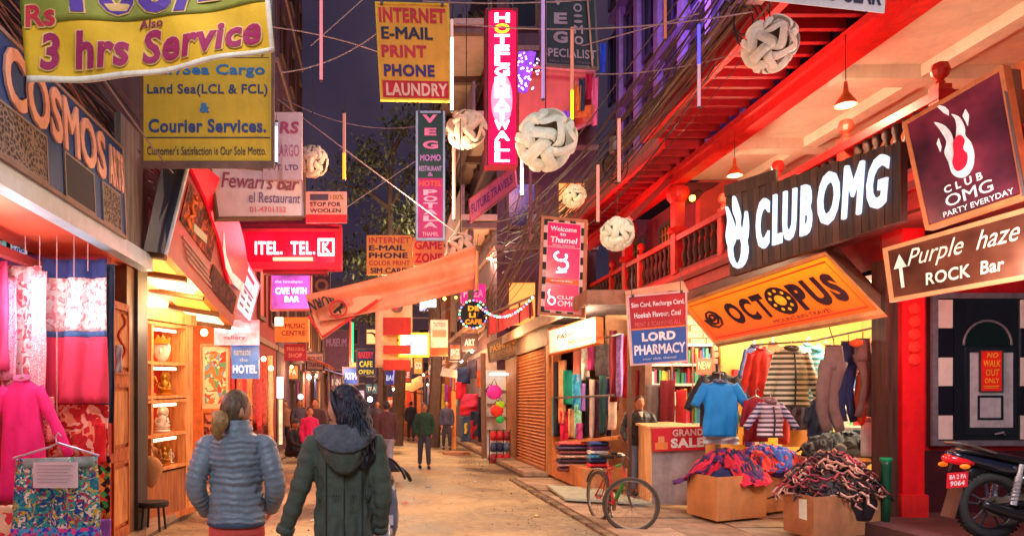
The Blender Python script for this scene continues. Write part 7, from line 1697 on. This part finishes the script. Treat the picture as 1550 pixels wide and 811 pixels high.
# --- others
def gp(px, d): return (X(px, d), d, 0)
g2 = dict(vox=.02)
person('man in dark green jumper walking towards us in the middle of the street', gp(642, 17.6), PI, 1.56, SKIN2, C((30, 66, 50), .85), C((60, 62, 76), .85), arms=[((-.07, .0, -.26), (-.02, .10, -.48)), ((.07, 0, -.26), (.04, .02, -.5))], feet=[(-.10, .16), (.10, -.12)], **g2)
T = person('shopkeeper in a black leather jacket and pale shirt behind the counter', (X(968, 11.9), 11.9, .08), PI-.1, 1.60, SKIN2, C((34, 32, 40), .4, .3, 10, .3), C((110, 120, 140), .85), head_yaw=.15, arms=[((-.08, .08, -.24), (-.02, .22, -.36)), ((.09, .02, -.25), (.06, .16, -.42))], feet=[(-.1, 0), (.1, .02)], vox=.014, width=1.1, tw=1.08)
T.part('shirt', MB().loft([(Vector((0, .105-.035*t, T.hp.z+.06+.44*t)), Vector((.045, 0, 0)), Vector((0, .035, 0))) for t in (0, .2, .5, .8, 1)], 12), C((220, 190, 176), .8), smooth=True)
person('man in a maroon jacket walking away on the right of the dark haired woman', gp(585, 15.6), 0, 1.60, SKIN2, C((84, 50, 52), .85), C((150, 150, 170), .85), hairstyle='short', feet=[(-.09, .14), (.08, -.1)], **g2)
person('person in a bright pink jacket between the two women', gp(469, 15.5), PI+.3, 1.48, SKIN, C((226, 30, 100), .8), C((60, 50, 70), .85), hair=C((50, 34, 30)), width=.85, tw=.9, **g2)
person('person in a dark jacket just behind the pink jacketed one', gp(478, 17.5), PI-.2, 1.66, SKIN, C((80, 60, 66), .85), C((60, 50, 70), .85), hair=C((90, 60, 44)), **g2)
person('man dressed in black sitting on the step by the red shops', (X(440, 16.5), 16.5, 0), PI*1.35, 1.60, SKIN2, C((34, 34, 44), .8), C((24, 24, 32), .8), hips=(0, 0, .46), sitting=True, feet=[(-.14, .42, 0), (.14, .50, 0)], arms=[((-.08, .12, -.22), (.02, .34, -.30)), ((.08, .12, -.22), (-.02, .34, -.30))], lean=.12, hairstyle='cap', hair=C((60, 56, 56)), **g2)
person('person in a grey violet coat standing at the far left row', gp(452, 21), PI+.6, 1.66, SKIN2, C((80, 74, 96), .85), C((50, 44, 60), .85), **g2)
for i, (px, d, ya, c1, lab) in enumerate(((622, 30, 0, (40, 36, 48), 'person in black walking away by the far red cloths'), (571, 24, PI, (70, 60, 70), 'grey dressed person behind the dark hair, half hidden'), (604, 36, 0, (120, 70, 50), 'small brown dressed figure at the end of the lane'), (432, 23, PI, (160, 110, 90), 'beige dressed figure by the red shops'), (676, 24.5, PI, (60, 60, 90), 'blue dressed figure by the striped cloths'))):
    person(lab, gp(px, d), ya, 1.62, SKIN2, C(c1, .85), C((50, 46, 60), .85), vox=.028, detail=False, feet=[(-.1, .1), (.1, -.1)])

# ================================================================ BICYCLE
RUB = C((26, 24, 26), .8, .2, 10); STEEL = C((150, 140, 130), .3, .3, 12, metal=.8)
def wheel(T, c, axis, r, tyre=.022, spokes=20, rimc=STEEL, parent=None, tread=None):
    c = Vector(c); ax = Vector(axis).normalized(); u = Vector((0, 0, 1)); v = ax.cross(u).normalized(); u = v.cross(ax)
    ring = lambda R: [c+u*R*math.cos(a)+v*R*math.sin(a) for a in [2*PI*i/36 for i in range(37)]]
    w = T.part('wheel', MB().tube(ring(r-tyre*2.1), tyre*.55, 6, 1, False), rimc, smooth=True, parent=parent)
    T.part('tyre', MB().tube(ring(r-tyre), tyre, 8, 1, False), tread or RUB, parent=w, smooth=True)
    T.part('hub', MB().tube([c-ax*.035, c-ax*.02, c+ax*.02, c+ax*.035], [.02, .03, .03, .02], 10), STEEL, parent=w)
    sp = MB()
    for i in range(spokes):
        a = 2*PI*i/spokes; e = c+(u*math.cos(a)+v*math.sin(a))*(r-tyre*2.2); s = 1 if i % 2 else -1
        sp.tube([c+ax*.025*s+(u*math.cos(a+.5*s)+v*math.sin(a+.5*s))*.025, e], .0022, 3, 1, False)
    T.part('spokes', sp, STEEL, parent=w, kind='stuff'); return w
T = Thing('bicycle', 'red and green bicycle leaning parked before the counter with its front wheel turned', 'bicycle')
fw_ = Vector((X(955, 8.9), 8.9, .34)); rw = Vector((X(906, 9.75), 9.75, .34)); hd_ = (fw_-rw).normalized(); sd = Vector((-hd_.y, hd_.x, 0)).normalized()
TT = C((84, 70, 60), .8, .3, 10); wheel(T, fw_, Vector((.22, 1, 0)), .34, tread=TT); wheel(T, rw, sd, .34, tread=TT)
P2 = lambda f, z, s=0: rw+hd_*f+sd*s+Vector((0, 0, z-.34))
L = (fw_-rw).length; bb = P2(.42, .29); seat = P2(.26, .80); ht = P2(L-.20, .82); hb2 = P2(L-.14, .64)
FR = C((206, 40, 36), .35, .2, coat=.5); GR = C((50, 170, 70), .35, .2, coat=.5)
T.part('frame', MB().tube([bb, seat], .017, 8).tube([seat+Vector((0, 0, -.08)), ht], .017, 8).tube([bb, hb2], .019, 8).tube([ht, hb2], .02, 8).tube([bb, P2(0, .34, .05)], .009, 6).tube([bb, P2(0, .34, -.05)], .009, 6).tube([seat+Vector((0, 0, -.1)), P2(0, .34, .05)], .009, 6).tube([seat+Vector((0, 0, -.1)), P2(0, .34, -.05)], .009, 6), FR)
T.part('green_tube', MB().tube([bb.lerp(hb2, .25), bb.lerp(hb2, .95)], .027, 8).tube([(seat+Vector((0, 0, -.08))).lerp(ht, .6), ht], .022, 8), GR)
fa = Vector((1, -.22, 0)).normalized(); fn_ = Vector((.22, 1, 0)).normalized()
T.part('fork', MB().tube([ht+Vector((0, 0, .06)), hb2, hb2+fn_*.045+Vector((0, 0, -.04)), fw_+fn_*.045], .013, 6).tube([hb2, hb2-fn_*.045+Vector((0, 0, -.04)), fw_-fn_*.045], .013, 6), C((60, 54, 54), .4))
hbz = ht+Vector((0, 0, .12))
T.part('handlebar', MB().tube([ht, hbz], .014, 6).tube(curve([hbz-fn_*.28+fa*-.10, hbz-fn_*.16, hbz, hbz+fn_*.16, hbz+fn_*.28+fa*-.1], 12), .013, 6), STEEL)
for s in (-1, 1): T.part('grip', MB().tube([hbz+fn_*.28*s-fa*.1, hbz+fn_*.22*s-fa*.05], .02, 8), RUB); T.part('brake_lever', MB().tube([hbz+fn_*.2*s, hbz+fn_*.24*s+fa*.05+Vector((0, 0, -.03))], .007, 5), STEEL)
T.part('saddle', MB().loft([(seat+hd_*f+Vector((0, 0, .09)), sd*w_, Vector((0, 0, .025))) for f, w_ in ((-.13, .03), (-.11, .075), (-.03, .07), (.05, .03), (.14, .02), (.15, .01))], 10), RUB, smooth=True); T.part('seat_post', MB().tube([seat, seat+Vector((0, 0, .08))], .012, 6), STEEL)
T.part('crank', MB().tube([bb-sd*.06, bb-sd*.06+Vector((.03, 0, -.16))], .01, 5).tube([bb+sd*.06, bb+sd*.06+Vector((-.03, 0, .16))], .01, 5).lathe([(0, 0), (.09, 0), (.09, .006), (0, .006)], bb, 16, 'x'), STEEL)
for s in (-1, 1): T.part('pedal', MB().obox(bb+sd*s*.1+Vector((-.03*s, 0, .16*s)), sd*.045, hd_*.03, Vector((0, 0, .01))), RUB)
T.part('mudguard', MB().tube([rw+hd_*.37*math.cos(a)+Vector((0, 0, .37*math.sin(a))) for a in [.5+i*.2 for i in range(12)]], .022, 6, .5), C((60, 56, 56), .4))
T.done()

# ================================================================ MOTORCYCLE (faces right, parked before the red wall)
T = Thing('motorcycle', 'dark motorcycle parked before the checkered door with red tail and plate', 'motorcycle')
d0 = 7.3; u0 = X(1498, d0); z0 = Z(764, d0); base = z0-.33
MP = lambda x, z, y=0.: Vector((u0+x, d0+y, z0+z))
NB = C((28, 32, 52), .22, .3, 3, coat=.8); BK = C((22, 22, 28), .35, .2)
def disc(T, c, r, name, mat, parent=None, w=.03): return T.part(name, MB().lathe([(0, -w), (r, -w), (r, w), (0, w)], c, 24, 'y'), mat, parent=parent)
def mwheel(cx):
    c = MP(cx, 0); ring = lambda R: [c+Vector((R*math.cos(a), 0, R*math.sin(a))) for a in [2*PI*i/40 for i in range(41)]]
    w = T.part('wheel', MB().tube(ring(.245), .022, 8, 1, False), C((44, 44, 54), .35), smooth=True)
    T.part('tyre', MB().tube(ring(.285), .052, 10, .95, False), C((52, 48, 50), .85, .3, 20), parent=w, smooth=True)
    tr_ = MB()
    for i in range(48): a = 2*PI*i/48; e = Vector((math.cos(a), 0, math.sin(a))); tr_.obox(c+e*.333, e*.006, Vector((0, .04, 0)), Vector((-e.z, 0, e.x))*.010)
    T.part('tread', tr_, RUB, parent=w, kind='stuff')
    for i in range(5):
        a = 2*PI*i/5+.3; e = Vector((math.cos(a), 0, math.sin(a))); p = Vector((-e.z, 0, e.x))
        for s in (-1, 1): T.part('spoke', MB().tube([c+e*.05+p*.02*s, c+e*.15+p*.03*s, c+e*.235+p*.05*s], .013, 6), C((60, 60, 74), .35), parent=w)
    disc(T, c, .075, 'hub', C((70, 66, 70), .4), w, .05); disc(T, c+Vector((0, -.06, 0)), .032, 'axle', C((220, 120, 60), .4, metal=.5), w, .02)
mwheel(0); mwheel(1.27)
T.part('sprocket', MB().lathe([(.06, -.06), (.1, -.06), (.1, -.065), (.06, -.065)], MP(0, 0), 24, 'y'), STEEL)
T.part('swingarm', MB().tube([MP(0, 0, -.09), MP(.5, .06, -.09)], .03, 8).tube([MP(0, 0, .09), MP(.5, .06, .09)], .03, 8), BK)
T.part('chain_guard', MB().loft([(MP(x, z, -.1), Vector((0, .015, 0)), Vector((0, 0, .035))) for x, z in ((-.02, .05), (.2, .09), (.5, .09))], 8), STEEL)
for y in (-.12, .12):
    sp = curve([MP(.13, .02, y), MP(.22, .42, y)], 40); T.part('shock_absorber', MB().tube([MP(.13, .02, y), MP(.19, .30, y)], .03, 8).tube([MP(.19, .3, y), MP(.22, .42, y)], .022, 8), C((214, 214, 226), .3, metal=.5))
    cs = MB(); cs.tube([MP(.13+.05*i/30, .05+.22*i/30, y)+Vector((.036*math.cos(i*1.3), .036*math.sin(i*1.3), 0)) for i in range(31)], .007, 4); T.part('spring', cs, C((190, 190, 200), .3, metal=.6))
T.part('seat', MB().loft([(MP(x, z), Vector((0, w_, 0)), Vector((0, 0, h_))) for x, z, w_, h_ in ((-.38, .545, .04, .02), (-.32, .55, .09, .035), (-.1, .52, .12, .045), (.15, .47, .13, .05), (.4, .42, .13, .045), (.58, .44, .09, .04))], 14), BK, smooth=True)
T.part('tail', MB().loft([(MP(x, z), Vector((0, w_, 0)), Vector((0, 0, h_))) for x, z, w_, h_ in ((-.42, .52, .05, .03), (-.34, .49, .09, .05), (-.15, .44, .11, .06), (.1, .38, .12, .07), (.35, .34, .11, .08))], 14), NB, smooth=True)
T.part('grab_rail', MB().tube(curve([MP(-.05, .53, -.14), MP(-.34, .62, -.1), MP(-.42, .63, 0), MP(-.34, .62, .1), MP(-.05, .53, .14)], 14), .013, 6), STEEL)
T.part('tail_light', MB().loft([(MP(x, z), Vector((0, w_, 0)), Vector((0, 0, h_))) for x, z, w_, h_ in ((-.46, .47, .03, .02), (-.43, .47, .08, .045), (-.30, .45, .10, .05), (-.22, .43, .09, .04))], 12), C((226, 20, 36), .15, .1, coat=1., emit=.35), smooth=True)
pl = T.part('number_plate', MB().slab([MP(-.50, .33, -.10), MP(-.31, .35, -.12), MP(-.32, .20, -.12), MP(-.51, .18, -.10)], .008), C((214, 24, 44), .4, .08, emit=.15))
fn = qf([MP(-.50, .33, -.10), MP(-.31, .35, -.12), MP(-.32, .20, -.12), MP(-.51, .18, -.10)])
T.part('lettering', text(MB(), 'BA 2 PA', fn, .1, .12, .9, .42, .003, .03), C((245, 226, 230)), parent=pl); T.part('lettering', text(MB(), '9064', fn, .15, .54, .85, .88, .003, .03), C((245, 226, 230)), parent=pl)
T.part('plate_bracket', MB().tube([MP(-.36, .45), MP(-.40, .34)], .02, 6), BK)
T.part('mudguard', MB().sheet(lambda u, v, w=0.: MP(-.30-.12*v+.02*math.sin(u*3), .30-.42*v, -.09+.18*u)+Vector((w, 0, 0)), 4, 8, .01), C((96, 62, 50), .6))
T.part('mudguard', MB().tube([MP(.37*math.cos(a), .37*math.sin(a)) for a in [.7+i*.17 for i in range(10)]], .06, 8, .5), BK, smooth=True)
for y in (-.14, .14): T.part('indicator', MB().ell(MP(-.36, .40, y), (.05, .03, .026), 10, 6), C((240, 130, 30), .2, emit=.4), smooth=True)
T.part('side_panel', MB().loft([(MP(x, z), Vector((0, w_, 0)), Vector((0, 0, h_))) for x, z, w_, h_ in ((.2, .25, .10, .05), (.3, .27, .13, .10), (.5, .27, .13, .11), (.62, .25, .1, .06))], 12), NB, smooth=True)
T.part('fuel_tank', MB().loft([(MP(x, z), Vector((0, w_, 0)), Vector((0, 0, h_))) for x, z, w_, h_ in ((.5, .44, .07, .05), (.58, .48, .12, .10), (.75, .52, .16, .14), (.92, .52, .15, .13), (1.03, .48, .08, .07))], 16), NB, smooth=True)
T.part('engine', MB().loft([(MP(.62, z), Vector((r, 0, 0)), Vector((0, .12, 0))) for z, r in ((-.12, .12), (-.08, .2), (.08, .2), (.14, .12))], 14).loft([(MP(.72, z), Vector((.085+.015*(i % 2), 0, 0)), Vector((0, .08, 0))) for i, z in enumerate([.12+.02*j for j in range(9)])], 12), C((120, 116, 120), .4, metal=.6))
T.part('exhaust', MB().tube(curve([MP(.82, .1, -.1), MP(.8, -.12, -.15), MP(.4, -.13, -.17), MP(0, -.04, -.18), MP(-.22, .04, -.18)], 16), [.02]*6+[.03, .045, .05, .052, .052, .052, .052, .052, .05, .046, .04], 12), C((60, 58, 64), .3, metal=.7), smooth=True)
T.part('fork', MB().tube([MP(1.27, 0, -.09), MP(1.02, .66, -.09)], .025, 8).tube([MP(1.27, 0, .09), MP(1.02, .66, .09)], .025, 8), STEEL)
T.part('handlebar', MB().tube(curve([MP(.86, .74, -.36), MP(.95, .74, -.2), MP(1.0, .70, 0), MP(.95, .74, .2), MP(.86, .74, .36)], 12), .013, 6), BK)
for y in (-.3, .3): T.part('mirror', MB().tube([MP(.96, .74, y*.7), MP(.92, .92, y)], .007, 5).ell(MP(.92, .95, y), (.02, .07, .04), 10, 6), BK)
T.part('headlight', MB().ell(MP(1.16, .58), (.09, .1, .1), 12, 8), NB, smooth=True)
T.part('side_stand', MB().tube([MP(.5, -.1, -.12), MP(.44, -z0+.08, -.3)], .012, 6), BK)
T.done(); 
st = MB().box(u0-.62, 6.9, .075, 9, 8.98, base+.002)
structure('doorstep', st, C((92, 60, 62), .75, .35, 3), 'low maroon platform before the red wall')
# ================================================================ SCOOTER half hidden behind the dark haired woman
T = Thing('scooter', 'pale blue white scooter seen from the front, half hidden behind the dark haired woman', 'scooter')
d1 = 6.0; u1 = X(579, d1); SPt = lambda x, z, y=0.: Vector((u1+x, d1+y, z))
SB2 = C((120, 126, 150), .35, .2, 3, coat=.6)
c = SPt(0, .25); ring = [c+Vector((0, .2*math.cos(a), .2*math.sin(a))) for a in [2*PI*i/30 for i in range(31)]]
w = T.part('wheel', MB().lathe([(0, -.03), (.13, -.04), (.13, .04), (0, .03)], c, 20, 'x'), STEEL); T.part('tyre', MB().tube(ring, .05, 10, 1, False), RUB, parent=w, smooth=True)
T.part('fender', MB().loft([(SPt(0, z, y), Vector((.055+.02*math.sin(i), 0, 0)), Vector((0, .09, 0))) for i, (z, y) in enumerate(((.40, -.12), (.48, -.10), (.55, -.04), (.60, 0)))], 14), SB2, smooth=True)
T.part('front_shield', MB().loft([(SPt(0, z, y), Vector((w_, 0, 0)), Vector((0, .05, 0))) for z, y, w_ in ((.42, .2, .10), (.55, .12, .13), (.75, .1, .13), (.92, .12, .10), (.98, .14, .06))], 16), SB2, smooth=True)
T.part('headlight', MB().ell(SPt(0, .95, .02), (.10, .09, .085), 14, 8), C((60, 54, 60), .3, coat=.6), smooth=True)
T.part('lens', MB().ell(SPt(0, .95, -.05), (.07, .03, .06), 12, 6), C((220, 220, 230), .1), smooth=True)
T.part('number_plate', MB().slab([SPt(-.09, .66, .03), SPt(.09, .66, .03), SPt(.09, .58, .03), SPt(-.09, .58, .03)], .008), C((236, 220, 220), .4))
T.part('handlebar', MB().tube(curve([SPt(-.33, 1.0, .22), SPt(-.2, 1.03, .12), SPt(0, 1.0, .1), SPt(.12, 1.05, .1), SPt(.2, 1.0, .16), SPt(.24, .93, .24)], 16), .017, 7), BK)
T.part('windscreen_rim', MB().tube(curve([SPt(-.08, 1.05, .02), SPt(.0, 1.13, .02), SPt(.08, 1.12, .02), SPt(.16, 1.03, .04), SPt(.19, .96, .06)], 12), .012, 6), BK)
T.part('fly_screen', MB().loft([(SPt(.03, 1.02, .06), Vector((.12, 0, 0)), Vector((0, .03, 0))), (SPt(.02, 1.09, .07), Vector((.08, 0, 0)), Vector((0, .02, 0))), (SPt(.01, 1.13, .08), Vector((.03, 0, 0)), Vector((0, .01, 0)))], 12), C((70, 60, 66), .3), smooth=True)
T.part('fork', MB().tube([SPt(-.07, .25), SPt(-.07, .55, .1)], .018, 6).tube([SPt(.07, .25), SPt(.07, .55, .1)], .018, 6), STEEL)
T.part('rear_body', MB().loft([(SPt(0, .5, y), Vector((w_, 0, 0)), Vector((0, 0, .18))) for y, w_ in ((.55, .08), (.7, .15), (1.1, .17), (1.35, .08))], 14), SB2, smooth=True); T.part('floorboard', MB().box(u1-.12, d1+.2, .28, u1+.12, d1+.75, .34), BK)
T.part('seat', MB().loft([(SPt(0, .74, y), Vector((w_, 0, 0)), Vector((0, 0, .05))) for y, w_ in ((.5, .07), (.6, .13), (1.1, .14), (1.25, .08))], 12), BK, smooth=True)
c = SPt(0, .25, 1.15); T.part('wheel', MB().tube([c+Vector((0, .2*math.cos(a), .2*math.sin(a))) for a in [2*PI*i/30 for i in range(31)]], .05, 10, 1, False), RUB, smooth=True)
T.done()

# ================================================================ TREES behind the signs
def tree(label, px, d, ztop, zlow, rad, seed, n=3200):
    rnd = random.Random(seed); T = Thing('tree', label, 'tree', 'trees over the far street'); x0 = X(px, d); base = Vector((x0, d, 0))
    tips = []; tk = MB(); top = base+Vector((rnd.uniform(-.4, .4), 0, ztop*.62)); tp = curve([base, base+Vector((.15, 0, ztop*.3)), top, top+Vector((rnd.uniform(-.6, .6), 0, ztop*.25))], 10)
    tk.tube(tp, [.26-.02*i for i in range(11)], 8); T.part('trunk', tk, C((84, 62, 54), .9, .3, 6))
    for k in range(11):
        p = tp[4+k % 6]; a = rnd.uniform(0, 2*PI); L = rad*rnd.uniform(.5, 1.05); e = p+Vector((math.cos(a)*L, math.sin(a)*L, L*rnd.uniform(.1, .9)))
        m1 = p.lerp(e, .5)+Vector((0, 0, .3)); T.part('limb', MB().tube(curve([p, m1, e], 6), [.10, .085, .07, .055, .04, .03, .02], 6), C((84, 62, 54), .9, .3, 6)); tips += [e, m1, e.lerp(p, .3)]
    tips.append(tp[-1]); lf = [MB(), MB(), MB()]
    for i in range(n):
        t = tips[rnd.randrange(len(tips))]; v = Vector((rnd.gauss(0, 1), rnd.gauss(0, 1), rnd.gauss(0, .8))); c = t+v*rad*.17
        if c.z < zlow: continue
        a, b_, g_ = rnd.uniform(0, 6.3), rnd.uniform(-1.2, 1.2), rnd.uniform(.08, .15); R = Matrix.Rotation(a, 3, 'Z') @ Matrix.Rotation(b_, 3, 'X')
        q = [c+R @ Vector(p_) for p_ in ((-g_*.4, 0, 0), (0, -g_, .02), (g_*.4, 0, 0), (0, g_, -.03))]; lf[i % 3].add(q, [(0, 1, 2, 3)])
    for m_, cc in zip(lf, ((62, 70, 46), (84, 88, 54), (46, 52, 44))): T.part('foliage', m_, C(cc, .7, .3, 3), kind='stuff')
    T.done()
tree('tall thin tree left of the vertical restaurant sign, rising to the top of the sky', 600, 27, 13.5, 5.2, 2.2, 3)
tree('lower bushy tree overhanging the distant internet sign', 575, 31, 10.5, 5.0, 2.2, 7, 2600)
tree('tree showing between the restaurant sign and the pale balconies', 655, 26, 12.5, 5.6, 1.8, 12, 2000)
tree('leafy branches at the top between the red hotel sign and momo sign', 778, 22, 17.5, 13, 1.6, 21, 900)
# ================================================================ LAMPS (in shops and fittings, plus unseen fill lights)
ORA = (1.0, .68, .38); WRM = (1.0, .72, .42); CWH = (.85, .92, 1.0); REDL = (1.0, .08, .12)
P = lambda n, l, e, c, s=.15: lamp('POINT', n, l, e, c, s)
P('shop_light', W(1240, 500, 10.8)+Vector((0, 0, 0)), 200, (1.0, .84, .52), .25)
P('shop_light', Vector((7.6, 10.2, 2.9)), 330, (1.0, .9, .7), .25)
P('shop_light', Vector((5.4, 12.6, 2.9)), 60, WRM, .2)
P('rack_light', Vector((3.6, 12.8, 2.95)), 90, (1.0, .76, .5), .2)
P('front_lamp', Vector((3.2, 13.0, 2.95)), 120, ORA, .2)
P('shutter_lamp', Vector((2.9, 17.0, 3.0)), 115, (1.0, .55, .25), .2)
P('far_lamp', Vector((2.4, 23, 2.9)), 260, (1.0, .5, .2), .25)
P('far_lamp', Vector((1.0, 32, 3.2)), 300, (1.0, .55, .25), .3)
P('far_lamp', Vector((-1.8, 30, 3.2)), 250, (1.0, .5, .3), .3)
P('far_lamp', Vector((0, 46, 3.6)), 350, (1.0, .6, .4), .3)
P('neon_light', W(440, 378, 11.8), 80, REDL, .3)
P('soffit_light', Vector((-3.2, 5.5, 2.95)), 60, (1.0, .8, .75), .2)
P('tube_light', W(28, 455, 6.45), 9, (.9, .95, 1.0), .06)
P('tube_light', W(118, 462, 6.4), 7, (.9, .95, 1.0), .06)
P('soffit_light', Vector((-2.9, 4.6, 2.7)), 30, (1.0, .35, .3), .1)
P('sign_fill', Vector((-1.0, 4.2, 5.6)), 90, (.95, .92, 1.0), .3)  # added cool fill for the upper left signs, no fitting
P('forecourt_fill', Vector((5.2, 5.6, 2.7)), 150, (1.0, .86, .80), .3)  # unseen light added to lift the red wall and door
P('pillar_fill', Vector((5.5, 7.7, 2.3)), 40, (1.0, .25, .2), .15)  # added red fill that brightens the corner pillar
P('cloth_fill', Vector((.2, 7.0, 3.2)), 70, (1.0, .60, .32), .2)  # added in front of the salmon cloth to brighten it, no lamp there
P('tree_fill', Vector((.2, 24.5, 6.6)), 420, (1.0, .75, .45), .3)  # fill added to bring up the dark foliage
P('end_lamp', Vector((-1, 52, 5)), 1500, (1.0, .6, .4), .3)
P('end_lamp', Vector((1.5, 40, 3.4)), 600, (1.0, .55, .28), .3)
P('cola_light', W(320, 440, 9.5)+Vector((-.3, 0, -.1)), 60, (1.0, .6, .25), .2)
P('cabinet_light', W(262, 500, 8.9)+Vector((.1, 0, .1)), 26, (1.0, .76, .48), .12)
P('doorway_light', Vector((-3.5, 11.2, 2.85)), 100, (1.0, .68, .40), .2)
P('red_shop_light', Vector((-2.5, 16, 3.0)), 110, (1.0, .35, .2), .2)
P('eave_light', Vector((5.0, 9.5, 5.2)), 75, (1.0, .12, .10), .3)
P('eave_light', Vector((4.9, 15, 5.0)), 85, (1.0, .12, .10), .3)
P('pillar_light', Vector((5.9, 7.6, 3.2)), 45, (1.0, .35, .25), .2)
P('violet_light', Vector((5.2, 14, 9.5)), 260, (.55, .3, 1.0), .4)
P('lane_light', Vector((.6, 9.6, 4.4)), 150, (1.0, .74, .44), .2)  # unseen warm light over the lane, without a fitting
P('lane_light', Vector((.4, 20, 4.6)), 350, (1.0, .66, .36), .3)  # same unseen warm light, further down the lane
P('cool_fill', Vector((-1.2, -1.0, 3.6)), 160, (.85, .92, 1.0), .4)  # unseen cool fill behind the camera for jackets and sign fronts
P('coral_light', W(830, 200, 17.5), 120, (1.0, .35, .3), .3)
P('balcony_light', W(740, 400, 20.8), 60, (1.0, .6, .4), .2)
P('counter_fill', Vector((4.75, 11.4, 2.75)), 35, (1.0, .85, .65), .12)  # small fill added so the shopkeeper shows
